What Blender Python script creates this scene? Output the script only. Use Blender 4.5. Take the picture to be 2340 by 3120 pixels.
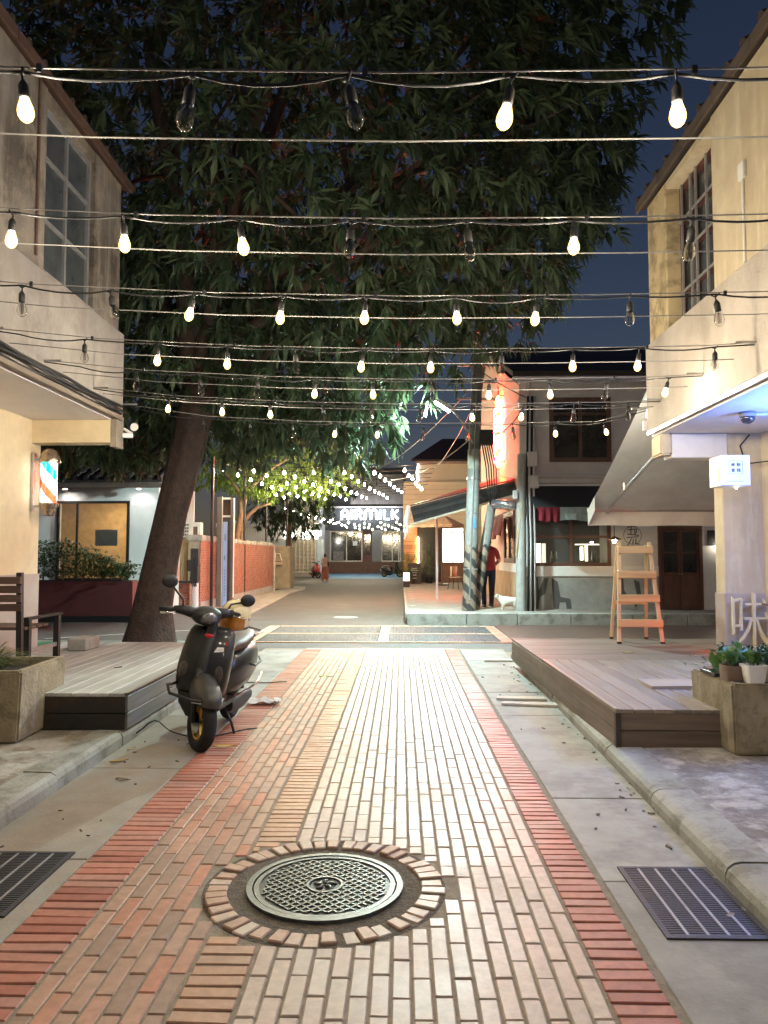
import bpy, bmesh, math, random
from mathutils import Vector, Matrix, Euler
R = math.radians
random.seed(7)
for o in list(bpy.data.objects):
    bpy.data.objects.remove(o, do_unlink=True)
scene = bpy.context.scene
COL = scene.collection

# ------------------------------------------------------------------ camera
cam_d = bpy.data.cameras.new('camera')
cam = bpy.data.objects.new('camera', cam_d)
COL.objects.link(cam)
cam.location = (0, 0, 1.5)
cam.rotation_euler = (R(90 + 3.315), 0, R(1.273))
cam_d.sensor_fit = 'VERTICAL'
cam_d.sensor_height = 36
cam_d.sensor_width = 27
cam_d.lens = 26.69
cam_d.clip_start = 0.05
cam_d.clip_end = 1500
scene.camera = cam

# ------------------------------------------------------------------ night sky, moon, exposure
world = bpy.data.worlds.new('World')
scene.world = world
world.use_nodes = True
wn = world.node_tree.nodes
wl = world.node_tree.links
wn.clear()
sky = wn.new('ShaderNodeTexSky')
sky.sky_type = 'NISHITA'
sky.sun_disc = False
SUN_EL, SUN_ROT = 38, 200
sky.sun_elevation = R(SUN_EL)
sky.sun_rotation = R(SUN_ROT)
sky.altitude = 50
sky.air_density = 1.6
sky.dust_density = 0.4
sky.ozone_density = 6.0
bg = wn.new('ShaderNodeBackground')
bg.inputs['Strength'].default_value = 0.0038
wo = wn.new('ShaderNodeOutputWorld')
tint = wn.new('ShaderNodeVectorMath'); tint.operation = 'MULTIPLY'
tint.inputs[1].default_value = (1.08, .90, 1.0)
wl.new(sky.outputs[0], tint.inputs[0])
wl.new(tint.outputs[0], bg.inputs['Color'])
wl.new(bg.outputs[0], wo.inputs['Surface'])
sun_d = bpy.data.lights.new('moonlight', 'SUN')
sun_d.energy = 0.012
sun_d.angle = R(0.5)
sun_d.color = (0.85, 0.9, 1.0)
sun = bpy.data.objects.new('moonlight', sun_d)
COL.objects.link(sun)
sun.rotation_euler = (R(90 - SUN_EL), 0, R(180 - SUN_ROT))
vs = scene.view_settings
vs.view_transform = 'Standard'
vs.look = 'None'
vs.exposure = 1.95
vs.gamma = 1.0
vs.use_curve_mapping = False
scene.render.engine = 'CYCLES'
scene.render.resolution_x = 768
scene.render.resolution_y = 1024
try:
    scene.cycles.use_light_tree = True
    scene.cycles.max_bounces = 5
    scene.cycles.diffuse_bounces = 3
    scene.cycles.glossy_bounces = 2
    scene.cycles.transmission_bounces = 5
    scene.cycles.transparent_max_bounces = 6
    scene.cycles.caustics_reflective = False
    scene.cycles.caustics_refractive = False
    scene.cycles.sample_clamp_indirect = 4.0
except Exception:
    pass

# ------------------------------------------------------------------ helpers
ORIG = {}

def tag(o, label=None, cat=None, group=None, kind=None):
    if label: o['label'] = label
    if cat: o['category'] = cat
    if group: o['group'] = group
    if kind: o['kind'] = kind
    return o

def thing(name, label, cat, loc=(0, 0, 0), rot=(0, 0, 0), group=None):
    o = bpy.data.objects.new(name, None)
    o.empty_display_size = 0.1
    COL.objects.link(o)
    o.location = loc
    o.rotation_euler = rot
    ORIG[o.name] = Vector(loc)
    return tag(o, label, cat, group)

def org(p):
    v = Vector((0, 0, 0))
    while p is not None:
        if p.name in ORIG:
            v += ORIG[p.name]
        p = p.parent
    return v

class MB:
    def __init__(s):
        s.v = []; s.f = []; s.mi = []; s.cur = 0
    def add(s, vs_, fs):
        b = len(s.v)
        s.v += [tuple(q) for q in vs_]
        for f in fs:
            s.f.append(tuple(i + b for i in f)); s.mi.append(s.cur)
        return s
    def box(s, x0, x1, y0, y1, z0, z1):
        return s.add([(x0,y0,z0),(x1,y0,z0),(x1,y1,z0),(x0,y1,z0),(x0,y0,z1),(x1,y0,z1),(x1,y1,z1),(x0,y1,z1)],
                     [(3,2,1,0),(4,5,6,7),(0,1,5,4),(1,2,6,5),(2,3,7,6),(3,0,4,7)])
    def cbox(s, c, d, rot=None):
        # box of size d centred on c, optional Euler
        M = Euler(rot).to_matrix() if rot else Matrix.Identity(3)
        c = Vector(c); h = [q/2 for q in d]
        vs_ = [c + M @ Vector((a*h[0], b*h[1], e*h[2])) for e in (-1,1) for (a,b) in ((-1,-1),(1,-1),(1,1),(-1,1))]
        return s.add(vs_, [(3,2,1,0),(4,5,6,7),(0,1,5,4),(1,2,6,5),(2,3,7,6),(3,0,4,7)])
    def bar(s, a, b, w, h=None, up=(0,0,1)):
        # rectangular bar from a to b
        a = Vector(a); b = Vector(b); h = h or w
        d = (b - a).normalized(); u = Vector(up)
        if abs(d.dot(u)) > .98: u = Vector((0,1,0))
        r = d.cross(u).normalized()*(w/2); t = r.cross(d).normalized()*(h/2)
        vs_ = [p + q for p in (a, b) for q in (-r-t, r-t, r+t, -r+t)]
        return s.add(vs_, [(3,2,1,0),(4,5,6,7),(0,1,5,4),(1,2,6,5),(2,3,7,6),(3,0,4,7)])
    def tube(s, pts, rad, n=8, cap=True):
        pts = [Vector(p) for p in pts]
        if not isinstance(rad, (list, tuple)): rad = [rad]*len(pts)
        b = len(s.v); prev = None; rings = []
        for i, p in enumerate(pts):
            d = (pts[min(i+1, len(pts)-1)] - pts[max(i-1, 0)]).normalized()
            if prev is None:
                u = Vector((0,0,1)) if abs(d.z) < .9 else Vector((1,0,0))
                r = d.cross(u).normalized()
            else:
                r = (prev - d*prev.dot(d)).normalized()
            t = d.cross(r); prev = r
            rings.append([p + (r*math.cos(2*math.pi*k/n) + t*math.sin(2*math.pi*k/n))*rad[i] for k in range(n)])
        vs_ = [q for rg in rings for q in rg]; fs = []
        for i in range(len(rings)-1):
            for k in range(n):
                fs.append((i*n+k, i*n+(k+1)%n, (i+1)*n+(k+1)%n, (i+1)*n+k))
        if cap:
            fs.append(tuple(range(n-1,-1,-1))); fs.append(tuple((len(rings)-1)*n+k for k in range(n)))
        return s.add(vs_, fs)
    def lathe(s, prof, c=(0,0,0), n=16, axis='z', sx=1, sy=1):
        c = Vector(c); vs_ = []; fs = []
        for (r, z) in prof:
            for k in range(n):
                a = 2*math.pi*k/n
                q = (r*math.cos(a)*sx, r*math.sin(a)*sy, z)
                if axis == 'y': q = (q[0], q[2], q[1])
                elif axis == 'x': q = (q[2], q[0], q[1])
                vs_.append(c + Vector(q))
        m = len(prof)
        for i in range(m-1):
            for k in range(n):
                fs.append((i*n+k, i*n+(k+1)%n, (i+1)*n+(k+1)%n, (i+1)*n+k))
        fs.append(tuple(range(n-1,-1,-1))); fs.append(tuple((m-1)*n+k for k in range(n)))
        return s.add(vs_, fs)
    def loft(s, rings, cap=True):
        n = len(rings[0]); vs_ = [q for r in rings for q in r]; fs = []
        for i in range(len(rings)-1):
            for k in range(n):
                fs.append((i*n+k, i*n+(k+1)%n, (i+1)*n+(k+1)%n, (i+1)*n+k))
        if cap:
            fs.append(tuple(range(n-1,-1,-1))); fs.append(tuple((len(rings)-1)*n+k for k in range(n)))
        return s.add(vs_, fs)
    def prism(s, poly, d):
        # poly: list of 3d points (planar), d: extrusion vector
        n = len(poly); d = Vector(d)
        a = [Vector(p) for p in poly]; b = [p + d for p in a]
        fs = [tuple(range(n)), tuple(range(2*n-1, n-1, -1))] + [(i, (i+1)%n, n+(i+1)%n, n+i) for i in range(n)]
        return s.add(a + b, fs)
    def quad(s, *p):
        return s.add(p, [tuple(range(len(p)))])
    def build(s, name, mat, parent=None, smooth=False, world_space=True, bevel=0, recalc=True, auto=None):
        me = bpy.data.meshes.new(name)
        off = org(parent) if (parent is not None and world_space) else Vector((0,0,0))
        me.from_pydata([(x-off.x, y-off.y, z-off.z) for x, y, z in s.v] if off.length else s.v, [], s.f)
        mats = mat if isinstance(mat, (list, tuple)) else [mat]
        for q in mats: me.materials.append(q)
        if len(mats) > 1:
            me.polygons.foreach_set('material_index', s.mi)
        if recalc:
            bm = bmesh.new(); bm.from_mesh(me)
            bmesh.ops.recalc_face_normals(bm, faces=bm.faces)
            if bevel:
                bmesh.ops.bevel(bm, geom=list(bm.edges), offset=bevel, segments=2 if bevel > .012 else 1, affect='EDGES', clamp_overlap=True)
            bm.to_mesh(me); bm.free()
        if smooth:
            me.polygons.foreach_set('use_smooth', [True]*len(me.polygons))
            if auto:
                try: me.set_sharp_from_angle(angle=R(auto))
                except Exception: pass
        me.update()
        o = bpy.data.objects.new(name, me)
        COL.objects.link(o)
        if parent is not None: o.parent = parent
        return o

def inst(me_or_obj, name, loc, rot=(0,0,0), parent=None, scale=None):
    me = me_or_obj.data if hasattr(me_or_obj, 'data') else me_or_obj
    o = bpy.data.objects.new(name, me)
    COL.objects.link(o)
    if parent is not None:
        o.parent = parent
        loc = Vector(loc) - org(parent)
    o.location = loc; o.rotation_euler = rot
    if scale: o.scale = scale
    return o

def structure(o, label, cat=None):
    o['kind'] = 'structure'
    if label: o['label'] = label
    return o

def ell(cx, cy, z, rx, ry, n=20, e=2.0):
    out = []
    for k in range(n):
        a = 2*math.pi*k/n; c, t = math.cos(a), math.sin(a)
        out.append(Vector((cx + rx*math.copysign(abs(c)**(2/e), c), cy + ry*math.copysign(abs(t)**(2/e), t), z)))
    return out

def xell(x, cy, cz, ry, rz, n=20, e=2.0):
    return [Vector((x, q.x, q.y)) for q in ell(cy, cz, 0, ry, rz, n, e)]

def yell(y, cx, cz, rx, rz, n=20, e=2.0):
    return [Vector((q.x, y, q.y)) for q in ell(cx, cz, 0, rx, rz, n, e)]

def sphere_prof(r, n=8, k=1.0):
    return [(max(r*math.sin(math.pi*i/n), 0.0005), -r*k*math.cos(math.pi*i/n)) for i in range(n+1)]

def text_mesh(body, size, depth, mat, name, parent, M, bold=0.0):
    cu = bpy.data.curves.new(name, 'FONT')
    cu.body = body; cu.size = size; cu.extrude = depth; cu.align_x = 'CENTER'; cu.align_y = 'CENTER'; cu.offset = bold
    t = bpy.data.objects.new(name, cu); COL.objects.link(t)
    dg = bpy.context.evaluated_depsgraph_get(); dg.update()
    me = bpy.data.meshes.new_from_object(t.evaluated_get(dg))
    bpy.data.objects.remove(t, do_unlink=True)
    me.transform(M)
    if parent is not None: me.transform(Matrix.Translation(-org(parent)))
    me.materials.clear(); me.materials.append(mat)
    o = bpy.data.objects.new(name, me); COL.objects.link(o)
    o.parent = parent
    return o

# ------------------------------------------------------------------ materials
MATS = {}

def mat(name, col, rough=.75, metal=0, var=.2, scale=6, bump=.15, bscale=45, streak=None, rnd=0, stain=None, spec=.5, coat=0, col2=None):
    """procedural surface: base colour broken up by two noises, optional vertical streaks, stains, per-object variation and bump"""
    if name in MATS: return MATS[name]
    m = bpy.data.materials.new(name); m.use_nodes = True
    nt = m.node_tree; N = nt.nodes; L = nt.links
    p = N['Principled BSDF']
    p.inputs['Roughness'].default_value = rough
    p.inputs['Metallic'].default_value = metal
    p.inputs['Specular IOR Level'].default_value = spec
    if coat:
        p.inputs['Coat Weight'].default_value = coat
        p.inputs['Coat Roughness'].default_value = .06
    geo = N.new('ShaderNodeNewGeometry')
    pos = geo.outputs['Position']
    n1 = N.new('ShaderNodeTexNoise'); n1.inputs['Scale'].default_value = scale; n1.inputs['Detail'].default_value = 6; n1.inputs['Roughness'].default_value = .65
    L.new(pos, n1.inputs['Vector'])
    mr = N.new('ShaderNodeMapRange')
    mr.inputs['From Min'].default_value = .3; mr.inputs['From Max'].default_value = .7
    mr.inputs['To Min'].default_value = 1 - var; mr.inputs['To Max'].default_value = 1 + var
    L.new(n1.outputs[0], mr.inputs['Value'])
    val = mr.outputs[0]
    if rnd:
        oi = N.new('ShaderNodeObjectInfo')
        m2 = N.new('ShaderNodeMapRange'); m2.inputs['To Min'].default_value = 1-rnd; m2.inputs['To Max'].default_value = 1+rnd
        L.new(oi.outputs['Random'], m2.inputs['Value'])
        mu = N.new('ShaderNodeMath'); mu.operation = 'MULTIPLY'
        L.new(val, mu.inputs[0]); L.new(m2.outputs[0], mu.inputs[1]); val = mu.outputs[0]
    base = N.new('ShaderNodeMix'); base.data_type = 'RGBA'
    base.inputs[6].default_value = (*col, 1); base.inputs[7].default_value = (*(col2 or col), 1)
    if col2:
        n4 = N.new('ShaderNodeTexNoise'); n4.inputs['Scale'].default_value = scale*.45; n4.inputs['Detail'].default_value = 4
        L.new(pos, n4.inputs['Vector'])
        r4 = N.new('ShaderNodeMapRange'); r4.inputs['From Min'].default_value = .4; r4.inputs['From Max'].default_value = .62
        L.new(n4.outputs[0], r4.inputs['Value'])
        if rnd:
            oi2 = N.new('ShaderNodeObjectInfo'); L.new(oi2.outputs['Random'], base.inputs[0])
        else:
            L.new(r4.outputs[0], base.inputs[0])
    else:
        base.inputs[0].default_value = 0
    mul = N.new('ShaderNodeVectorMath'); mul.operation = 'SCALE'
    L.new(base.outputs[2], mul.inputs[0]); L.new(val, mul.inputs['Scale'])
    colo = mul.outputs[0]
    def overlay(colo, fac, c):
        mx = N.new('ShaderNodeMix'); mx.data_type = 'RGBA'
        L.new(fac, mx.inputs[0]); L.new(colo, mx.inputs[6]); mx.inputs[7].default_value = (*c, 1)
        return mx.outputs[2]
    if streak:
        sc, amt, c = streak
        mp = N.new('ShaderNodeMapping'); mp.inputs['Scale'].default_value = (sc, sc, .8)
        L.new(pos, mp.inputs['Vector'])
        n2 = N.new('ShaderNodeTexNoise'); n2.inputs['Scale'].default_value = 1; n2.inputs['Detail'].default_value = 9; n2.inputs['Roughness'].default_value = .68
        L.new(mp.outputs[0], n2.inputs['Vector'])
        r2 = N.new('ShaderNodeMapRange'); r2.inputs['From Min'].default_value = .36; r2.inputs['From Max'].default_value = .54; r2.inputs['To Max'].default_value = amt
        L.new(n2.outputs[0], r2.inputs['Value'])
        nm_ = N.new('ShaderNodeTexNoise'); nm_.inputs['Scale'].default_value = 1.1; nm_.inputs['Detail'].default_value = 4
        L.new(pos, nm_.inputs['Vector'])
        rm_ = N.new('ShaderNodeMapRange'); rm_.inputs['From Min'].default_value = .36; rm_.inputs['From Max'].default_value = .60; rm_.inputs['To Min'].default_value = .12
        L.new(nm_.outputs[0], rm_.inputs['Value'])
        mm_ = N.new('ShaderNodeMath'); mm_.operation = 'MULTIPLY'; L.new(r2.outputs[0], mm_.inputs[0]); L.new(rm_.outputs[0], mm_.inputs[1])
        colo = overlay(colo, mm_.outputs[0], c)
    if stain:
        sc, amt, c = stain
        n3 = N.new('ShaderNodeTexNoise'); n3.inputs['Scale'].default_value = sc; n3.inputs['Detail'].default_value = 8; n3.inputs['Roughness'].default_value = .7
        L.new(pos, n3.inputs['Vector'])
        r3 = N.new('ShaderNodeMapRange'); r3.inputs['From Min'].default_value = .47; r3.inputs['From Max'].default_value = .60; r3.inputs['To Max'].default_value = amt
        L.new(n3.outputs[0], r3.inputs['Value'])
        colo = overlay(colo, r3.outputs[0], c)
    L.new(colo, p.inputs['Base Color'])
    if bump:
        nb = N.new('ShaderNodeTexNoise'); nb.inputs['Scale'].default_value = bscale; nb.inputs['Detail'].default_value = 4
        L.new(pos, nb.inputs['Vector'])
        bp = N.new('ShaderNodeBump'); bp.inputs['Strength'].default_value = bump; bp.inputs['Distance'].default_value = .02
        L.new(nb.outputs[0], bp.inputs['Height']); L.new(bp.outputs[0], p.inputs['Normal'])
        rr = N.new('ShaderNodeMapRange'); rr.inputs['To Min'].default_value = max(rough-.12, .03); rr.inputs['To Max'].default_value = min(rough+.12, 1)
        L.new(n1.outputs[0], rr.inputs['Value']); L.new(rr.outputs[0], p.inputs['Roughness'])
    MATS[name] = m
    return m

def wood(name, col, rough=.65, axis=1, dark=.45, scale=9):
    if name in MATS: return MATS[name]
    m = bpy.data.materials.new(name); m.use_nodes = True
    N = m.node_tree.nodes; L = m.node_tree.links; p = N['Principled BSDF']; p.inputs['Roughness'].default_value = rough
    geo = N.new('ShaderNodeNewGeometry'); mp = N.new('ShaderNodeMapping')
    s = [scale*4]*3; s[axis] = scale*.22; mp.inputs['Scale'].default_value = s
    L.new(geo.outputs['Position'], mp.inputs['Vector'])
    n1 = N.new('ShaderNodeTexNoise'); n1.inputs['Scale'].default_value = 1; n1.inputs['Detail'].default_value = 7; L.new(mp.outputs[0], n1.inputs['Vector'])
    n2 = N.new('ShaderNodeTexNoise'); n2.inputs['Scale'].default_value = 2.2; n2.inputs['Detail'].default_value = 5; L.new(geo.outputs['Position'], n2.inputs['Vector'])
    oi = N.new('ShaderNodeObjectInfo')
    ad = N.new('ShaderNodeMath'); ad.operation = 'MULTIPLY_ADD'; ad.inputs[1].default_value = .35; L.new(oi.outputs['Random'], ad.inputs[0]); L.new(n1.outputs[0], ad.inputs[2])
    ad2 = N.new('ShaderNodeMath'); ad2.operation = 'MULTIPLY_ADD'; ad2.inputs[1].default_value = .5; L.new(n2.outputs[0], ad2.inputs[0]); L.new(ad.outputs[0], ad2.inputs[2])
    r = N.new('ShaderNodeMapRange'); r.inputs['From Min'].default_value = .55; r.inputs['From Max'].default_value = 1.25; r.inputs['To Min'].default_value = 1-dark; r.inputs['To Max'].default_value = 1.25
    L.new(ad2.outputs[0], r.inputs['Value'])
    mu = N.new('ShaderNodeVectorMath'); mu.operation = 'SCALE'; mu.inputs[0].default_value = col; L.new(r.outputs[0], mu.inputs['Scale'])
    L.new(mu.outputs[0], p.inputs['Base Color'])
    bp = N.new('ShaderNodeBump'); bp.inputs['Strength'].default_value = .2; bp.inputs['Distance'].default_value = .01
    L.new(n1.outputs[0], bp.inputs['Height']); L.new(bp.outputs[0], p.inputs['Normal'])
    MATS[name] = m
    return m

def emit(name, col, strength, base=(.8,.8,.8), sampled=True):
    if name in MATS: return MATS[name]
    m = bpy.data.materials.new(name); m.use_nodes = True
    p = m.node_tree.nodes['Principled BSDF']
    p.inputs['Base Color'].default_value = (*base, 1)
    p.inputs['Emission Color'].default_value = (*col, 1)
    p.inputs['Emission Strength'].default_value = strength
    p.inputs['Roughness'].default_value = .4
    if not sampled:
        try: m.cycles.emission_sampling = 'NONE'
        except Exception: pass
    MATS[name] = m
    return m

def glass(name, col=(1,1,1), rough=.02, trans=1.0, ior=1.45):
    if name in MATS: return MATS[name]
    m = bpy.data.materials.new(name); m.use_nodes = True
    p = m.node_tree.nodes['Principled BSDF']
    p.inputs['Base Color'].default_value = (*col, 1)
    p.inputs['Transmission Weight'].default_value = trans
    p.inputs['Roughness'].default_value = rough
    p.inputs['IOR'].default_value = ior
    MATS[name] = m
    return m

def leafmat(name, c1, c2, rough=.45):
    if name in MATS: return MATS[name]
    m = bpy.data.materials.new(name); m.use_nodes = True
    N = m.node_tree.nodes; L = m.node_tree.links; p = N['Principled BSDF']; p.inputs['Roughness'].default_value = rough
    geo = N.new('ShaderNodeNewGeometry')
    n1 = N.new('ShaderNodeTexNoise'); n1.inputs['Scale'].default_value = 1.1; n1.inputs['Detail'].default_value = 3; L.new(geo.outputs['Position'], n1.inputs['Vector'])
    wn_ = N.new('ShaderNodeMath'); wn_.operation = 'MULTIPLY_ADD'; wn_.inputs[1].default_value = .5
    L.new(geo.outputs['Random Per Island'], wn_.inputs[0]); L.new(n1.outputs[0], wn_.inputs[2])
    r = N.new('ShaderNodeMapRange'); r.inputs['From Min'].default_value = .4; r.inputs['From Max'].default_value = 1.0; L.new(wn_.outputs[0], r.inputs['Value'])
    mx = N.new('ShaderNodeMix'); mx.data_type = 'RGBA'; mx.inputs[6].default_value = (*c1,1); mx.inputs[7].default_value = (*c2,1); L.new(r.outputs[0], mx.inputs[0])
    L.new(mx.outputs[2], p.inputs['Base Color'])
    tr = N.new('ShaderNodeBsdfTranslucent'); L.new(mx.outputs[2], tr.inputs['Color'])
    ms = N.new('ShaderNodeMixShader'); ms.inputs[0].default_value = .25
    L.new(p.outputs[0], ms.inputs[1]); L.new(tr.outputs[0], ms.inputs[2])
    L.new(ms.outputs[0], N['Material Output'].inputs['Surface'])
    MATS[name] = m
    return m
# ------------------------------------------------------------------ ground materials
M_asph = mat('asphalt', (.075,.072,.068), .7, var=.3, scale=30, bump=.5, bscale=160, stain=(1.3,.5,(.11,.105,.098)))
M_conc = mat('gutter_concrete', (.33,.32,.285), .7, var=.16, scale=5, bump=.18, bscale=70, stain=(1.7,.7,(.19,.18,.16)), rnd=.10)
M_concL = mat('gutter_concrete_dusty', (.30,.26,.21), .7, var=.16, scale=5, bump=.18, bscale=70, stain=(1.2,.75,(.33,.33,.30)), rnd=.06)
M_kerb = mat('kerb_concrete', (.34,.335,.30), .75, var=.18, scale=9, bump=.3, bscale=60, stain=(4.5,.75,(.15,.14,.11)), rnd=.12)
M_pave = mat('rough_paving_concrete', (.20,.18,.165), .85, var=.35, scale=9, bump=.7, bscale=30, stain=(3.6,.9,(.48,.45,.42)))
M_paveL = mat('left_paving_concrete', (.23,.195,.15), .85, var=.35, scale=8, bump=.6, bscale=26, stain=(2.6,.9,(.46,.44,.39)))
M_mort = mat('mortar', (.27,.23,.175), .95, var=.25, scale=20, bump=.4, bscale=120)
M_far = mat('far_paving', (.22,.19,.165), .8, var=.2, scale=4, bump=.2, bscale=40, stain=(.8,.5,(.3,.27,.24)))
M_blue = mat('blue_ground_paint', (.08,.2,.34), .6, var=.25, scale=2, bump=.1)
M_green = mat('green_ground_paint', (.05,.19,.09), .7, var=.3, scale=5, bump=.2)
M_line = mat('worn_road_paint', (.45,.45,.42), .7, var=.4, scale=14, bump=.1)
M_iron = mat('cast_iron', (.055,.062,.06), .42, .75, var=.3, scale=25, bump=.15, bscale=90)
M_ironl = mat('worn_iron', (.15,.165,.16), .42, .8, var=.25, scale=25, bump=.12, bscale=90)

def brickmat(name, c1, c2, c3, rough):
    m = bpy.data.materials.new(name); m.use_nodes = True
    N = m.node_tree.nodes; L = m.node_tree.links; p = N['Principled BSDF']
    geo = N.new('ShaderNodeNewGeometry'); oi = N.new('ShaderNodeObjectInfo')
    ad = N.new('ShaderNodeMath'); ad.operation = 'ADD'; L.new(geo.outputs['Random Per Island'], ad.inputs[0]); L.new(oi.outputs['Random'], ad.inputs[1])
    fr = N.new('ShaderNodeMath'); fr.operation = 'FRACT'; L.new(ad.outputs[0], fr.inputs[0])
    cr = N.new('ShaderNodeValToRGB'); cr.color_ramp.elements[0].color = (*c1,1); cr.color_ramp.elements[1].color = (*c3,1)
    e = cr.color_ramp.elements.new(.5); e.color = (*c2,1); L.new(fr.outputs[0], cr.inputs[0])
    n = N.new('ShaderNodeTexNoise'); n.inputs['Scale'].default_value = 22; n.inputs['Detail'].default_value = 6; n.inputs['Roughness'].default_value = .7; L.new(geo.outputs['Position'], n.inputs['Vector'])
    nb = N.new('ShaderNodeTexNoise'); nb.inputs['Scale'].default_value = 1.6; nb.inputs['Detail'].default_value = 5; L.new(geo.outputs['Position'], nb.inputs['Vector'])
    s1 = N.new('ShaderNodeMapRange'); s1.inputs['From Min'].default_value = .3; s1.inputs['From Max'].default_value = .7; s1.inputs['To Min'].default_value = .8; s1.inputs['To Max'].default_value = 1.15; L.new(n.outputs[0], s1.inputs[0])
    s2 = N.new('ShaderNodeMapRange'); s2.inputs['From Min'].default_value = .3; s2.inputs['From Max'].default_value = .7; s2.inputs['To Min'].default_value = .82; s2.inputs['To Max'].default_value = 1.12; L.new(nb.outputs[0], s2.inputs[0])
    mm = N.new('ShaderNodeMath'); mm.operation = 'MULTIPLY'; L.new(s1.outputs[0], mm.inputs[0]); L.new(s2.outputs[0], mm.inputs[1])
    mu = N.new('ShaderNodeVectorMath'); mu.operation = 'SCALE'; L.new(cr.outputs[0], mu.inputs[0]); L.new(mm.outputs[0], mu.inputs['Scale'])
    L.new(mu.outputs[0], p.inputs['Base Color'])
    rr = N.new('ShaderNodeMapRange'); rr.inputs['From Min'].default_value = .3; rr.inputs['From Max'].default_value = .7; rr.inputs['To Min'].default_value = rough-.1; rr.inputs['To Max'].default_value = rough+.16
    L.new(nb.outputs[0], rr.inputs[0]); L.new(rr.outputs[0], p.inputs['Roughness'])
    bp = N.new('ShaderNodeBump'); bp.inputs['Strength'].default_value = .22; bp.inputs['Distance'].default_value = .006
    L.new(n.outputs[0], bp.inputs['Height']); L.new(bp.outputs[0], p.inputs['Normal'])
    return m

M_bred = brickmat('red_border_brick', (.36,.12,.08), (.48,.18,.12), (.44,.22,.165), .5)
M_bbrn = brickmat('brown_paving_brick', (.33,.215,.155), (.48,.29,.20), (.53,.22,.13), .44)
M_bdiv = brickmat('tan_divider_brick', (.46,.26,.16), (.52,.29,.17), (.44,.27,.18), .42)
M_bpale = brickmat('pale_paving_brick', (.45,.365,.30), (.53,.43,.35), (.50,.375,.305), .43)
M_bwall = brickmat('wall_brick', (.30,.12,.08), (.35,.15,.10), (.27,.11,.085), .8)

# ------------------------------------------------------------------ ground sheets
g = MB().quad((-300,-120,0), (300,-120,0), (300,420,0), (-300,420,0)).build('ground', M_asph, recalc=False)
structure(g, 'dark asphalt road of the crossing and the lane beyond')
bed = MB().quad((-1.545,.2,.004), (.905,.2,.004), (.905,12.40,.004), (-1.545,12.40,.004)).build('paving_bed', M_mort, recalc=False)
structure(bed, 'brown mortar bed between the paving bricks')

# ------------------------------------------------------------------ brick paving
MH = (-.345, 3.52)     # manhole centre
BRICKS = {}
def brick_mesh(lx, ly, m, key):
    k = (round(lx,3), round(ly,3), m.name)
    if k not in BRICKS:
        b = MB().box(-lx/2, lx/2, -ly/2, ly/2, -.03, .0)
        o = b.build('brick', m, bevel=.0045)
        BRICKS[k] = o.data
        bpy.data.objects.remove(o, do_unlink=True)
    return BRICKS[k]

def lay(strip_name, label, m, rects, limit=300):
    """rects: (x0,x1,y0,y1) of every brick; nearest ones are objects, the rest one joined part"""
    strip = MB().quad((rects[0][0],rects[0][2],.0045),(rects[0][1],rects[0][2],.0045),(rects[0][1],rects[0][3],.0045),(rects[0][0],rects[0][3],.0045)).build(strip_name, M_mort, recalc=False)
    structure(strip, label)
    rects = sorted(rects, key=lambda r: r[2])
    near = [r for r in rects if r[3] > 2.2]
    far = near[limit:] + [r for r in rects if r[3] <= 2.2]
    for (x0,x1,y0,y1) in near[:limit]:
        me = brick_mesh(x1-x0, y1-y0, m, strip_name)
        inst(me, 'brick', ((x0+x1)/2, (y0+y1)/2, .0100+random.uniform(-.002,.0018)),
             (random.gauss(0,.004), random.gauss(0,.008), random.gauss(0,.007)), strip)
    if far:
        b = MB()
        for (x0,x1,y0,y1) in far:
            dz = random.uniform(-.0018,.0015); e = .004; z = .0100+dz
            b.add([(x0,y0,-.01),(x1,y0,-.01),(x1,y1,-.01),(x0,y1,-.01),(x0,y0,z-e),(x1,y0,z-e),(x1,y1,z-e),(x0,y1,z-e),(x0+e,y0+e,z),(x1-e,y0+e,z),(x1-e,y1-e,z),(x0+e,y1-e,z)],
                  [(0,1,5,4),(1,2,6,5),(2,3,7,6),(3,0,4,7),(4,5,9,8),(5,6,10,9),(6,7,11,10),(7,4,8,11),(8,9,10,11)])
        tag(b.build('far_bricks', m, strip, recalc=False), kind='stuff')
    return strip

RR = .545
def clip_y(x0,x1,y0,y1):
    d = min(abs(x0-MH[0]), abs(x1-MH[0])) if not (x0 < MH[0] < x1) else 0
    if d >= RR: return [(x0,x1,y0,y1)]
    h = math.sqrt(RR*RR-d*d); a, b = MH[1]-h, MH[1]+h
    out = []
    if y0 < a: out.append((x0,x1,y0,min(y1,a)))
    if y1 > b: out.append((x0,x1,max(y0,b),y1))
    if y1 <= a or y0 >= b: out = [(x0,x1,y0,y1)]
    return [r for r in out if r[3]-r[2] > .03]
def clip_x(x0,x1,y0,y1):
    d = min(abs(y0-MH[1]), abs(y1-MH[1])) if not (y0 < MH[1] < y1) else 0
    if d >= RR: return [(x0,x1,y0,y1)]
    h = math.sqrt(RR*RR-d*d); a, b = MH[0]-h, MH[0]+h
    if x1 <= a or x0 >= b: return [(x0,x1,y0,y1)]
    out = []
    if x0 < a: out.append((x0,a,y0,y1))
    if x1 > b: out.append((b,x1,y0,y1))
    return [r for r in out if r[1]-r[0] > .03]

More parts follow.
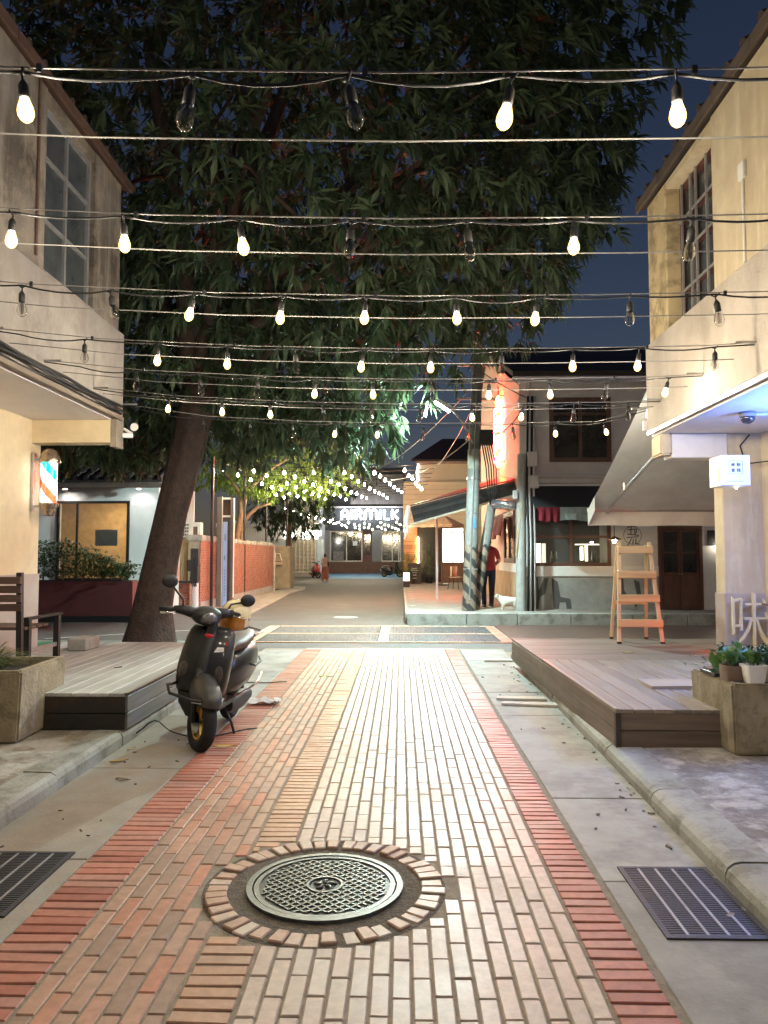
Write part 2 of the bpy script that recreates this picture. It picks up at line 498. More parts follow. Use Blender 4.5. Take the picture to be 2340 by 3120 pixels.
Y0, Y1 = .6, 12.27
def soldier(x0, x1, pitch=.0705, gap=.0095):
    out = []; y = Y0
    while y < Y1-.05:
        out += clip_x(x0, x1, y, y+pitch-gap+random.uniform(-.002,.002)); y += pitch
    return out
def stretcher(x0, x1, n, length=.243, gap=.006, xgap=.0092):
    out = []; w = (x1-x0)/n
    for c in range(n):
        y = Y0 - (length/2 if c % 2 else 0) + random.uniform(-.012,.012)
        while y < Y1:
            a, b = max(y, Y0), min(y+length-gap, Y1)
            if b-a > .04: out += clip_y(x0+c*w+xgap/2, x0+(c+1)*w-xgap/2, a, b)
            y += length
    return out
lay('brick_border', 'red brick border laid crosswise along the left gutter', M_bred, soldier(-1.54,-1.275))
lay('brown_brick_band', 'narrow band of brown running bricks left of the paving divider', M_bbrn, stretcher(-1.265,-.765,7))
lay('brick_divider', 'tan crosswise brick strip between the brown and pale bands', M_bdiv, soldier(-.755,-.555))
lay('pale_brick_band', 'wide band of pale running bricks down the middle of the lane', M_bpale, stretcher(-.545,.69,17))
lay('brick_border', 'red brick border laid crosswise along the right gutter', M_bred, soldier(.70,.897))
# pale header row closing the paving at the crossing
hd = [(x, x+.205, 12.29, 12.385) for x in [-1.52+.217*i for i in range(11)]]
lay('brick_header_row', 'row of pale bricks closing the paving at the crossing', M_bpale, hd)

# ------------------------------------------------------------------ manhole
mh = thing('manhole_cover', 'round cast iron manhole cover in a ring of bricks', 'manhole cover', (MH[0], MH[1], 0))
def ring(r0, r1, z0, z1, n=56):
    b = MB(); vs_ = []; fs = []
    for k in range(n):
        a = 2*math.pi*k/n; c, s_ = math.cos(a), math.sin(a)
        vs_ += [(r0*c,r0*s_,z0),(r1*c,r1*s_,z0),(r1*c,r1*s_,z1),(r0*c,r0*s_,z1)]
    for k in range(n):
        i, j = 4*k, 4*((k+1)%n)
        fs += [(i+1,j+1,j+2,i+2),(i+2,j+2,j+3,i+3),(i+3,j+3,j,i)]
    return b.add(vs_, fs)
MB().lathe([(.545,.0052),(.0005,.0056)], n=56).build('mortar_bed', mat('dark_ring_dirt', (.12,.10,.075), .95, var=.4, scale=30, bump=.6, bscale=90), mh, world_space=False)
M_brn2 = brickmat('ring_brick', (.44,.27,.18), (.52,.34,.24), (.60,.50,.40), .5)
nb = 42
for k in range(nb):
    a = 2*math.pi*(k+.5)/nb; w0 = 2*math.pi*.435/nb-.013; w1 = w0+.012
    jl = random.uniform(-.012,.012)
    b = MB().add([(.435,-w0/2,-.01),(.532+jl,-w1/2,-.01),(.532+jl,w1/2,-.01),(.435,w0/2,-.01),(.435,-w0/2,.016),(.532+jl,-w1/2,.016),(.532+jl,w1/2,.016),(.435,w0/2,.016)],
                 [(3,2,1,0),(4,5,6,7),(0,1,5,4),(1,2,6,5),(2,3,7,6),(3,0,4,7)])
    o = b.build('brick', M_brn2, mh, world_space=False, bevel=.005)
    o.rotation_euler = (random.gauss(0,.01), random.gauss(0,.01), a+random.gauss(0,.02))
ring(.325, .352, .0, .021).build('frame', M_ironl, mh, world_space=False)
ring(.296, .318, .0, .018).build('lid_rim', M_ironl, mh, world_space=False)
lid = MB().lathe([(.318,.012),(.0005,.0122)], n=48).build('lid', M_iron, mh, world_space=False)
tr = MB()
for i in range(-13, 14):
    for j in range(-13, 14):
        x, y = i*.0235, j*.0235
        r = math.hypot(x, y)
        if r > .28 or r < .088: continue
        a = R(45) if (i+j) % 2 else R(-45)
        tr.cbox((x, y, .0145), (.029, .0085, .006), (0,0,a))
tag(tr.build('tread_ribs', M_ironl, lid, world_space=False, recalc=False), kind='stuff')
ring(.072, .084, .012, .019).build('centre_ring', M_ironl, lid, world_space=False)
em = MB()
for k in range(5):   # small emblem: five curved petals
    a = 2*math.pi*k/5
    em.tube([(.012*math.cos(a), .012*math.sin(a), .015), (.034*math.cos(a+.5), .034*math.sin(a+.5), .016), (.056*math.cos(a+.2), .056*math.sin(a+.2), .015)], [.007,.009,.004], 6)
em.build('emblem', M_ironl, lid, True, world_space=False)
for a in (R(118), R(-32)):
    MB().lathe([(.012,.012),(.012,.0128),(.0005,.013)], (.262*math.cos(a), .262*math.sin(a), 0), 12).build('pick_hole', mat('black_void', (.008,.008,.008), .9, bump=0), lid, world_space=False)

# ------------------------------------------------------------------ gutters, kerbs, pavements
def kx(y): return 1.415 + .0165*y            # right kerb line leans slightly outward
gl = MB().quad((-2.2,.2,.002),(-1.545,.2,.002),(-1.545,12.4,.002),(-2.2,12.4,.002)).build('gutter', M_mort, recalc=False)
structure(gl, 'concrete gutter strip left of the brick paving')
y = .3
for i, ln in enumerate((1.05,1.15,1.3,1.6,1.75,1.9,1.6,1.5)):
    s_ = MB().box(-2.19, -1.55, y+.006, y+ln-.006, -.05, .009).build('slab', M_concL if i < 5 else M_conc, gl, bevel=.004)
    y += ln
gr = MB().quad((.905,.2,.002),(1.46,.2,.002),(1.64,12.4,.002),(.905,12.4,.002)).build('gutter', M_mort, recalc=False)
structure(gr, 'concrete gutter strip right of the brick paving')
y = .2
for ln in (1.1,1.05,1.25,1.2,1.15,1.3,1.2,1.25,1.3,1.2):
    a, b2 = y+.005, y+ln-.005
    MB().prism([(.93,a,-.05),(kx(a),a,-.05),(kx(b2),b2,-.05),(.93,b2,-.05)], (0,0,.059+random.uniform(-.003,.003))).build('slab', M_conc, gr, bevel=.004)
    y += ln
def kerb_run(name, label, pts, prof, m, n):
    """kerb stones with a rounded nose along x=pts(y)"""
    o = MB().quad((pts(.3),.3,.003),(pts(.3)+prof[-1][0],.3,.003),(pts(12)+prof[-1][0],12,.003),(pts(12),12,.003)).build(name, M_mort, recalc=False)
    structure(o, label)
    ys = [.3 + (n[1]-.3)*i/n[0] for i in range(n[0]+1)]
    for a, b2 in zip(ys[:-1], ys[1:]):
        a += .008; b2 -= .008; j = random.uniform(-.006,.006); jz = random.uniform(-.005,.005)
        MB().loft([[Vector((pts(q)+u+j, q, w+jz)) for u, w in prof] for q in (a, a+.01, b2-.01, b2)]).build('kerbstone', m, o, bevel=0)
    return o
profR = [(0,-.05),(0,.055),(.012,.085),(.04,.105),(.075,.112),(.24,.112),(.24,-.05)]
kerb_run('kerb', 'rounded concrete kerb below the right timber deck', kx, profR, M_kerb, (10, 11.2))
profL = [(0,-.05),(0,.075),(-.012,.105),(-.04,.122),(-.22,.125),(-.22,-.05)]
kerb_run('kerb', 'dusty concrete kerb beside the parked scooter', lambda q: -2.19, profL, M_kerb, (9, 10.6))
pv = MB()
def sheet_grid(x0,x1,y0,y1,z,n,amp,fx=None):
    b = MB(); vs_ = []; fs = []
    for j in range(n+1):
        for i in range(n+1):
            u = x0+(x1-x0)*i/n; w = y0+(y1-y0)*j/n
            if fx: u = fx(w)+(x1-fx(w))*i/n
            vs_.append((u, w, z + (amp*math.sin(u*3.1+w*1.7)*math.sin(w*2.3-u) if 0 < i < n else 0)))
    for j in range(n):
        for i in range(n):
            fs.append((j*(n+1)+i, j*(n+1)+i+1, (j+1)*(n+1)+i+1, (j+1)*(n+1)+i))
    return b.add(vs_, fs)
pr = sheet_grid(1.65, 9, .2, 11.4, .105, 24, .006, lambda q: kx(q)+.235).build('pavement', M_pave, smooth=True, recalc=False)
structure(pr, 'patched rough concrete pavement on the right')
pl = sheet_grid(-9, -2.405, .2, 10.8, .118, 24, .006).build('pavement', M_paveL, smooth=True, recalc=False)
structure(pl, 'stained concrete pavement on the left')
MB().box(-9,-2.42,10.6,10.8,-.02,.117).build('kerbstone', M_kerb, pl)
MB().box(kx(11.4)+.25,9,11.2,11.4,-.02,.1035).build('kerbstone', M_kerb, pr)

# drain grates
def grate(loc, sx, sy, label):
    t = thing('drain_grate', label, 'drain grate', loc)
    mdark = mat('grate_steel', (.055,.055,.068), .5, .6, var=.25, scale=30, bump=.2, bscale=90)
    MB().box(-sx/2, sx/2, -sy/2, sy/2, -.03, .0015).build('pit', MATS['black_void'], t, world_space=False)
    fr = MB()
    for a in (-1,1):
        fr.box(a*sx/2-.012, a*sx/2+.012, -sy/2-.012, sy/2+.012, -.02, .008)
        fr.box(-sx/2, sx/2, a*sy/2-.012, a*sy/2+.012, -.02, .0078)
    fr.build('frame', mdark, t, world_space=False)
    for k in range(1, 5):
        x = -sx/2 + sx*k/5
        MB().box(x-.006, x+.006, -sy/2+.014, sy/2-.014, -.02, .0085).build('bearing_bar', mat('galvanised_bar', (.32,.32,.34), .45, .6, var=.2, scale=30), t, world_space=False)
    n = 34
    for k in range(n):
        y = -sy/2+.02 + (sy-.04)*k/(n-1)
        MB().box(-sx/2+.012, sx/2-.012, y-.0062, y+.0062, -.015, .006).build('cross_bar', mdark, t, world_space=False)
    return t
grate((1.245, 3.41, .009), .40, .66, 'dark steel drain grate in the right gutter')
grate((-1.87, 3.53, .009), .44, .66, 'dark steel drain grate in the left gutter')

# ------------------------------------------------------------------ crossing: pebble bands, brick edges
M_peb = mat('dark_pebbles', (.04,.045,.052), .42, var=.6, scale=40, bump=.1, bscale=60)
cr = MB().quad((-2.75,13.2,.004),(1.9,13.2,.004),(1.9,16.3,.004),(-2.75,16.3,.004)).build('crossing_table', mat('pebble_mortar', (.045,.045,.045), .8, var=.3, scale=30), recalc=False)
structure(cr, 'pebbled speed table across the road')
pb = MB()
ico = [(0,0,.7),(1,0,.15),(.31,.95,.15),(-.81,.59,.15),(-.81,-.59,.15),(.31,-.95,.15)]
icf = [(0,1,2),(0,2,3),(0,3,4),(0,4,5),(0,5,1)]
for (x0,x1) in ((-2.5,-.42),(-.2,1.72)):
    for (ya,yb) in ((13.34,14.62),(14.78,16.16)):
        y = ya
        while y < yb:
            x = x0 + random.uniform(0,.03)
            while x < x1:
                s_ = random.uniform(.022,.034); a = random.uniform(0,6.28); ca, sa = math.cos(a)*s_, math.sin(a)*s_; e = random.uniform(.6,1)
                px, py = x+random.uniform(-.008,.008), y+random.uniform(-.008,.008)
                pb.add([(px+q[0]*ca-q[1]*sa*e, py+q[0]*sa+q[1]*ca*e, .002+q[2]*s_*.85+random.uniform(0,.004)) for q in ico], icf)
                x += .058
            y += .052
tag(pb.build('pebbles', M_peb, cr, smooth=True, recalc=False), kind='stuff')
for (nm, m, rects) in (
    ('brick', M_bdiv, [(-2.55+.2*i, -2.362+.2*i, yy, yy+.09) for yy in (13.21,14.65,16.19) for i in range(22)]),
    ('brick', M_bpale, [(-.40, -.225, 13.33+.075*i, 13.395+.075*i) for i in range(38)]),
    ('brick', M_bbrn, [(-2.80, -2.57, 13.2+.075*i, 13.265+.075*i) for i in range(41)]),
    ('brick', M_bred, [(1.76, 1.96, 13.2+.075*i, 13.265+.075*i) for i in range(41)])):
    for (x0,x1,ya,yb) in rects:
        inst(brick_mesh(x1-x0, yb-ya, m, 'x'), nm, ((x0+x1)/2,(ya+yb)/2,.016), (0,0,random.gauss(0,.006)), cr)

# green painted strip and worn line beyond the left pavement, blue court far down the lane
gs = MB().quad((-14,12.35,.004),(-3.0,12.35,.004),(-3.0,13.3,.004),(-14,13.3,.004)).build('painted_strip', M_green, recalc=False)
structure(gs, 'green painted road strip behind the big tree')
wl_ = MB().quad((-14,13.32,.005),(-3.0,13.32,.005),(-3.0,13.40,.005),(-14,13.40,.005)).quad((-6.4,13.7,.005),(-4.1,15.4,.005),(-4.15,15.47,.005),(-6.5,13.78,.005)).build('road_marking', M_line, recalc=False)
structure(wl_, 'worn white line along the green strip')
bl = MB().quad((-5.2,50,.006),(.1,50,.006),(.1,64.8,.006),(-7.5,64.8,.006)).build('painted_court', M_blue, recalc=False)
structure(bl, 'blue painted ground in front of the far shop')
wr = thing('road_access_cover', 'small pale round cover in the asphalt beyond the pebbles', 'manhole cover', (-1.35, 18.6, 0))
MB().lathe([(.30,.002),(.30,.01),(.26,.012),(.0005,.012)], n=28).build('lid', M_line, wr, world_space=False)
MB().lathe([(.17,.012),(.17,.016),(.0005,.016)], n=24).build('centre_plate', M_conc, wr, world_space=False)

# raised pavement at the far right with its kerb face
rp = MB().box(.17, 14, 16.86, 60, -.02, .25).build('raised_pavement', M_far)
structure(rp, 'raised brown pavement in front of the right hand shops')
x = .12
while x < 13:
    w_ = random.uniform(1.0,1.4)
    MB().box(x+.006, x+w_-.006, 16.64, 16.85, -.02, .254).build('kerbstone', M_kerb, rp, bevel=.012)
    x += w_
y = 16.87
while y < 44:
    MB().box(.10, .165, y+.006, y+1.2-.006, -.02, .256).build('kerbstone', M_kerb, rp); y += 1.2
# white ticks along the raised edge
tk = MB()
for i in range(9):
    tk.box(.24, .38, 17.6+i*1.55, 17.72+i*1.55, .2505, .2545)
tk.build('edge_marks', M_line, rp)
fl = MB().prism([(-5.35,19.5,-.02),(-3.85,19.5,-.02),(-4.1,25,-.02),(-4.4,30,-.02),(-4.3,34,-.02),(-4.6,36.6,-.02),(-5.35,37.5,-.02)], (0,0,.05)).build('side_path', M_conc)
structure(fl, 'pale concrete strip along the left brick wall')
# ------------------------------------------------------------------ shared building materials
M_stain = mat('stained_plaster', (.26,.23,.19), .85, var=.28, scale=4, bump=.3, bscale=40, streak=(11,.95,(.075,.06,.045)), stain=(2.2,.6,(.40,.34,.26)))
M_para = mat('weathered_parapet', (.33,.305,.275), .85, var=.15, scale=5, bump=.25, bscale=50, streak=(4.5,.6,(.25,.205,.16)), stain=(1.6,.55,(.47,.43,.38)))
M_cream = mat('cream_plaster', (.72,.60,.39), .7, var=.10, scale=5, bump=.1, bscale=60)
M_creamR = mat('yellow_plaster', (.68,.60,.43), .8, var=.12, scale=5, bump=.2, bscale=50, streak=(6,.55,(.42,.32,.19)), stain=(4,.35,(.55,.44,.27)))
M_stucco = mat('rough_stucco', (.48,.43,.375), .9, var=.12, scale=5, bump=.7, bscale=75, streak=(3.5,.5,(.36,.30,.24)), stain=(2.8,.4,(.44,.38,.31)))
M_soff = mat('soffit_paint', (.72,.70,.70), .7, var=.05, scale=4, bump=.1)
M_base = mat('greyed_base_paint', (.42,.35,.30), .8, var=.1, scale=4, bump=.15)
M_eave = wood('eave_boards', (.12,.07,.055), .8, 1, .5, 6)
M_eaveR = wood('aged_eave', (.11,.085,.065), .85, 1, .6, 5)
M_tile = mat('roof_tile', (.035,.026,.024), .8, var=.3, scale=9)
M_alu = mat('aluminium_frame', (.42,.42,.42), .45, .5, var=.15, scale=15, bump=.05)
M_white = mat('white_paint', (.78,.77,.74), .6, var=.06, scale=5, bump=.08)
M_black = mat('black_plastic', (.012,.012,.013), .45, var=.2, scale=20, bump=.05)
M_rubber = mat('cable_rubber', (.012,.012,.013), .6, var=.2, scale=20, bump=0)
M_dpane = mat('dark_window_pane', (.022,.025,.028), .09, var=.5, scale=2.5, bump=0, spec=.8)
M_gpane = mat('dusty_window_pane', (.075,.085,.09), .18, var=.35, scale=3, bump=0, spec=.7)
M_maroon = wood('maroon_window_frame', (.10,.035,.03), .6, 2, .4, 7)
M_brwood = wood('brown_joinery', (.12,.06,.042), .5, 2, .45, 7)
M_deckL = wood('grey_deck_boards', (.43,.43,.42), .6, 1, .4, 8)
M_deckR = wood('brown_deck_boards', (.26,.215,.175), .6, 1, .4, 8)
M_deckX = wood('cross_deck_boards', (.22,.175,.14), .58, 0, .4, 8)
M_skirt = wood('deck_skirt', (.17,.13,.10), .65, 1, .5, 6)
M_skirtx = wood('deck_skirt_front', (.17,.125,.095), .65, 0, .5, 6)
M_planter = mat('old_planter_concrete', (.36,.31,.22), .9, var=.2, scale=6, bump=.5, bscale=35, streak=(7,.6,(.17,.14,.085)), stain=(5.5,.75,(.15,.12,.075)))
M_soil = mat('potting_soil', (.04,.03,.022), 1, var=.3, scale=40, bump=.6, bscale=80)
M_steel = mat('galvanised_steel', (.45,.46,.47), .35, .8, var=.12, scale=20, bump=.05)
M_leafd = leafmat('dark_shrub_leaf', (.018,.045,.018), (.05,.10,.03))
M_leafm = leafmat('fresh_plant_leaf', (.05,.13,.03), (.11,.21,.05))

def leaf(b, p, d, ln, w, droop=.35, up=(0,0,1)):
    p = Vector(p); d = Vector(d).normalized(); u = Vector(up)
    s_ = d.cross(u)
    if s_.length < .05: s_ = d.cross(Vector((1,0,0)))
    s_ = s_.normalized()*w/2; n = s_.cross(d).normalized()
    m = p + d*ln*.45 - Vector((0,0,1))*ln*droop*.2
    t = p + d*ln*.95 - Vector((0,0,1))*ln*droop
    b.add([p, m-s_+n*w*.14, m, m+s_+n*w*.14, t], [(0,1,2),(0,2,3),(1,4,2),(2,4,3)])

def rdir(zmin=-1.0, zmax=1.0):
    z = random.uniform(zmin, zmax); a = random.uniform(0, 2*math.pi); r = math.sqrt(max(0, 1-z*z))
    return Vector((r*math.cos(a), r*math.sin(a), z))

def window_x(parent, x, out, y0, y1, z0, z1, ys, zs, fm, pm, fw=.05, name='window'):
    """window in a plane of constant x; out=+1/-1 is the side it faces; ys/zs inner bars"""
    f = MB(); d = .05
    xa, xb = sorted((x, x+out*d))
    f.box(xa,xb,y0,y0+fw,z0,z1); f.box(xa,xb,y1-fw,y1,z0,z1)
    f.box(xa+.001,xb-.001,y0+fw,y1-fw,z0,z0+fw); f.box(xa+.001,xb-.001,y0+fw,y1-fw,z1-fw,z1)
    w = f.build(name, fm, parent)
    for q in ys: MB().box(xa+.006,xb-.006,q-fw*.4,q+fw*.4,z0+fw,z1-fw).build('mullion', fm, w)
    for q in zs: MB().box(xa+.010,xb-.010,y0+fw,y1-fw,q-fw*.35,q+fw*.35).build('glazing_bar', fm, w)
    yy = [y0+fw]+list(ys)+[y1-fw]; zz = [z0+fw]+list(zs)+[z1-fw]
    for a,b2 in zip(yy[:-1],yy[1:]):
        for c,e in zip(zz[:-1],zz[1:]):
            t = random.uniform(-.004,.004)
            MB().box(x+out*.012,x+out*.018,a,b2,c,e).build('pane', pm, w)
    return w

def window_y(parent, y, x0, x1, z0, z1, xs, zs, fm, pm, fw=.06, name='window', d=.06):
    """window in a plane of constant y facing the camera (-y)"""
    f = MB()
    f.box(x0,x0+fw,y-d,y,z0,z1); f.box(x1-fw,x1,y-d,y,z0,z1)
    f.box(x0+fw,x1-fw,y-d+.001,y-.001,z0,z0+fw); f.box(x0+fw,x1-fw,y-d+.001,y-.001,z1-fw,z1)
    w = f.build(name, fm, parent)
    for q in xs: MB().box(q-fw*.4,q+fw*.4,y-d+.006,y-.006,z0+fw,z1-fw).build('mullion', fm, w)
    for q in zs: MB().box(x0+fw,x1-fw,y-d+.012,y-.012,q-fw*.35,q+fw*.35).build('glazing_bar', fm, w)
    xx = [x0+fw]+list(xs)+[x1-fw]; zz = [z0+fw]+list(zs)+[z1-fw]
    for a,b2 in zip(xx[:-1],xx[1:]):
        for c,e in zip(zz[:-1],zz[1:]):
            MB().box(a,b2,y-.022,y-.016,c,e).build('pane', pm, w)
    return w

# ------------------------------------------------------------------ barber's house, near left
XL = -3.41
lh = thing('barber_house', 'two storey house with streaked upper wall above the barber pole', 'house', (-6, 5, .12))
MB().box(-9,-4.34,-.5,9.0,.1,3.1).build('ground_wall', M_cream, lh)
MB().box(-8.99,-4.325,-.49,9.012,.1,1.29).build('wainscot', M_base, lh)
MB().box(-9,XL+.01,-.5,8.99,3.1,3.16).build('soffit', M_soff, lh)
MB().box(-8.98,XL+.06,-.48,9.0,3.163,4.18).build('parapet', M_para, lh, bevel=.01)
MB().box(-8.96,XL-.30,-.46,8.95,4.183,6.1).build('upper_storey', M_stain, lh)
MB().box(XL-.298,XL,-.46,7.03,4.184,6.015).build('wall_panel', M_stain, lh)
MB().box(XL-.298,XL,8.19,8.96,4.184,6.015).build('corner_pier', M_stain, lh)
MB().box(XL-.298,XL-.01,7.03,8.19,5.9,6.012).build('lintel', M_stain, lh)
MB().box(XL-.29,XL+.02,7.033,8.187,4.184,4.22).build('window_sill', M_para, lh)
window_x(lh, XL-.10, 1, 7.035, 8.185, 4.225, 5.895, (7.61,), (4.78,5.4), M_alu, M_gpane, .05)
b = MB().prism([(-3.36,-.8,6.02),(-3.36,9.18,6.02),(-9.5,9.18,8.6),(-9.5,-.8,8.6)], (0,0,.05))
rf = b.build('roof', M_eave, lh)
for k in range(14):
    MB().box(-3.355,-3.325,-.75+k*.705,-.75+k*.705+.697,6.0,6.10).build('fascia_board', M_eave, rf)
tl = MB()
for k in range(34):
    yk = -.7+k*.3
    tl.tube([(-3.34,yk,6.10),(-9.4,yk,8.68)], .055, 8)
tl.build('tile_ridges', M_tile, rf)
MB().prism([(-3.75,8.75,6.12),(-8.95,8.75,6.12),(-8.95,8.75,8.25)], (0,.18,0)).build('gable', M_stain, lh)
MB().box(-4.34,XL,8.77,8.995,2.83,3.097).build('beam', M_cream, lh)
MB().box(XL+.003,XL+.07,8.77,9.0,2.78,3.12).build('beam_end', M_stain, lh)
cb = MB()
for k,(dz,dx) in enumerate(((.02,.08),(.07,.095),(.045,.125),(.11,.08))):
    cb.tube([(XL+dx+.006*math.sin(i*1.3+k), -.4+i*.49, 3.16+dz+.012*math.sin(i*2.1+k*2)) for i in range(20)], .012+.004*(k%2), 6)
cb.build('ledge_cables', M_rubber, lh, smooth=True)
MB().box(XL+.065,XL+.11,-.4,8.9,3.105,3.15).build('ledge_trunking', mat('old_trunking', (.20,.16,.12), .6), lh)

cc = thing('security_camera', 'white bullet security camera at the left house corner', 'camera', (XL+.05, 9.06, 3.02))
MB().tube([(0,0,.02),(.10,.02,-.04)], .018, 8).build('bracket', M_white, cc, world_space=False)
MB().lathe([(.045,-.012),(.05,0),(.045,.012)], (.13,.0,.04), 14, 'y').build('mounting_plate', M_white, cc, world_space=False)
MB().tube([(.10,.02,-.06),(-.06,-.12,-.075)], [.03,.032], 12).build('body', M_white, cc, world_space=False)
MB().tube([(-.062,-.122,-.075),(-.07,-.13,-.0755)], .026, 12).build('lens', M_black, cc, world_space=False)

# barber pole
bp = thing('barber_pole', 'lit barber pole with red, white and teal stripes', 'barber pole', (-4.13, 8.80, 1.99))
m = bpy.data.materials.new('barber_stripes'); m.use_nodes = True
N = m.node_tree.nodes; L = m.node_tree.links; p = N['Principled BSDF']
tc = N.new('ShaderNodeTexCoord'); sx = N.new('ShaderNodeSeparateXYZ'); L.new(tc.outputs['Object'], sx.inputs[0])
at_ = N.new('ShaderNodeMath'); at_.operation = 'ARCTAN2'; L.new(sx.outputs[1], at_.inputs[0]); L.new(sx.outputs[0], at_.inputs[1])
dv = N.new('ShaderNodeMath'); dv.operation = 'DIVIDE'; dv.inputs[1].default_value = 2*math.pi; L.new(at_.outputs[0], dv.inputs[0])
zz = N.new('ShaderNodeMath'); zz.operation = 'MULTIPLY_ADD'; zz.inputs[1].default_value = 1.75; L.new(sx.outputs[2], zz.inputs[0]); L.new(dv.outputs[0], zz.inputs[2])
of = N.new('ShaderNodeMath'); of.operation = 'ADD'; of.inputs[1].default_value = .38; L.new(zz.outputs[0], of.inputs[0])
fr = N.new('ShaderNodeMath'); fr.operation = 'FRACT'; L.new(of.outputs[0], fr.inputs[0])
ra = N.new('ShaderNodeValToRGB'); ra.color_ramp.interpolation = 'CONSTANT'
E_ = ra.color_ramp.elements; E_[0].position = 0; E_[0].color = (.0,.50,.42,1); E_[1].position = .22; E_[1].color = (.95,.97,1,1)
e = E_.new(.5); e.color = (.9,.06,.015,1); e = E_.new(.70); e.color = (.95,.97,1,1)
L.new(fr.outputs[0], ra.inputs[0]); L.new(ra.outputs[0], p.inputs['Base Color']); L.new(ra.outputs[0], p.inputs['Emission Color'])
p.inputs['Emission Strength'].default_value = 1.5; p.inputs['Roughness'].default_value = .15
MB().lathe([(.085,.13),(.085,.60)], n=28).build('striped_cylinder', m, bp, True, world_space=False, auto=40)
M_brass = mat('tarnished_chrome', (.42,.34,.27), .28, .9, var=.2, scale=20, bump=.04)
MB().lathe([(.095,.60),(.118,.605),(.122,.625),(.112,.66),(.10,.70),(.075,.745),(.035,.77),(.001,.775)], n=28).build('dome', M_brass, bp, True, world_space=False, auto=50)
MB().lathe([(.05,-.02),(.07,-.01),(.075,.05),(.095,.075),(.11,.10),(.11,.128),(.09,.13)], n=28).build('base_cap', M_brass, bp, True, world_space=False, auto=50)
for a in (R(-20), R(200), R(-90)):
    MB().tube([(.102*math.cos(a),.102*math.sin(a),.12),(.102*math.cos(a),.102*math.sin(a),.61)], .007, 8).build('rod', M_steel, bp, world_space=False)
br = MB().box(-.205,-.175,-.035,.035,.03,.72)
br.bar((-.2,0,.09),(-.07,0,.09),.03).bar((-.2,0,.645),(-.07,0,.645),.03)
br.build('wall_bracket', M_steel, bp, world_space=False)

# ------------------------------------------------------------------ house on the near right
XR = 2.83
rh = thing('shop_house', 'cream and grey two storey house above the right timber deck', 'house', (6, 5, .1))
MB().box(3.93,9,-.5,8.32,.1,2.84).build('ground_wall', M_creamR, rh)
MB().box(3.50,8.98,8.32,8.55,.1,2.838).build('corner_pier', M_creamR, rh, bevel=.012)
MB().box(3.49,8.97,8.306,8.562,.1,1.1).build('pier_base', M_base, rh, bevel=.008)
MB().box(XR+.01,9,-.5,8.59,2.84,2.90).build('soffit', M_soff, rh)
MB().box(XR-.04,8.98,-.48,8.6,2.903,3.88).build('parapet', M_stucco, rh, bevel=.012)
MB().box(XR+.32,8.96,-.46,8.55,3.883,5.6).build('upper_storey', M_creamR, rh)
MB().box(XR,XR+.318,-.46,6.78,3.884,5.495).build('wall_panel', M_creamR, rh)
MB().box(XR,XR+.318,7.98,8.56,3.884,5.495).build('corner_pier', mat('mouldy_plaster', (.62,.50,.29), .85, var=.12, scale=4, bump=.3, bscale=50, stain=(3.5,.75,(.25,.19,.11))), rh, bevel=.01)
MB().box(XR+.01,XR+.318,6.78,7.98,5.42,5.493).build('lintel', M_creamR, rh)
window_x(rh, XR+.20, -1, 6.785, 7.975, 3.89, 5.415, (7.55,), (4.26,4.66,5.02), M_maroon, M_gpane, .075)
gb = MB()
for q in (6.95,7.22,7.48,7.62,7.86): gb.box(XR+.12,XR+.14,q-.012,q+.012,3.9,5.4)
for q in (4.26,4.66,5.02): gb.box(XR+.125,XR+.135,6.8,7.96,q-.014,q+.014)
gb.build('window_grille', M_alu, rh)
rf = MB().prism([(2.76,-.8,5.50),(2.76,8.72,5.50),(9.5,8.72,8.3),(9.5,-.8,8.3)], (0,0,.05)).build('roof', M_eaveR, rh)
for k in range(13):
    MB().box(2.735,2.76,-.75+k*.727,-.75+k*.727+.719,5.47,5.575).build('fascia_board', M_eaveR, rf)
tl = MB()
for k in range(32):
    tl.tube([(2.74,-.7+k*.3,5.58),(9.4,-.7+k*.3,8.35)], .055, 8)
tl.build('tile_ridges', M_tile, rf)
MB().prism([(3.2,8.35,5.62),(8.95,8.35,5.62),(8.95,8.35,7.95)], (0,.18,0)).build('gable', M_creamR, rh)
MB().box(2.96,3.56,8.30,8.57,2.57,2.837).build('beam', M_white, rh, bevel=.01)
MB().box(2.83,2.957,8.28,8.59,2.60,2.838).build('beam_end', M_creamR, rh, bevel=.02)
MB().box(XR-.045,XR-.02,-.4,8.58,2.86,2.9).build('drip_edge', M_steel, rh)
cdt = MB().tube([(3.92,8.0,2.5),(3.75,8.30,2.5),(3.70,8.31,2.7),(3.80,8.30,2.82)], .008, 6).build('conduit', M_rubber, rh, smooth=True)

dc = thing('dome_camera', 'dark dome security camera under the blue lit right soffit', 'camera', (3.24, 7.10, 2.84))
MB().lathe([(.075,0),(.075,-.03),(.068,-.045)], n=22).build('housing', mat('camera_grey', (.3,.3,.33), .4), dc, True, world_space=False)
MB().lathe([(.066,-.045),(.062,-.07),(.045,-.095),(.02,-.108),(.001,-.11)], n=22).build('dome', mat('smoked_dome', (.03,.03,.04), .08, spec=.9, bump=0), dc, True, world_space=False)
MB().tube([(.07,-.01,-.02),(.5,-.1,-.02)], .016, 8).build('conduit', M_white, dc, world_space=False)

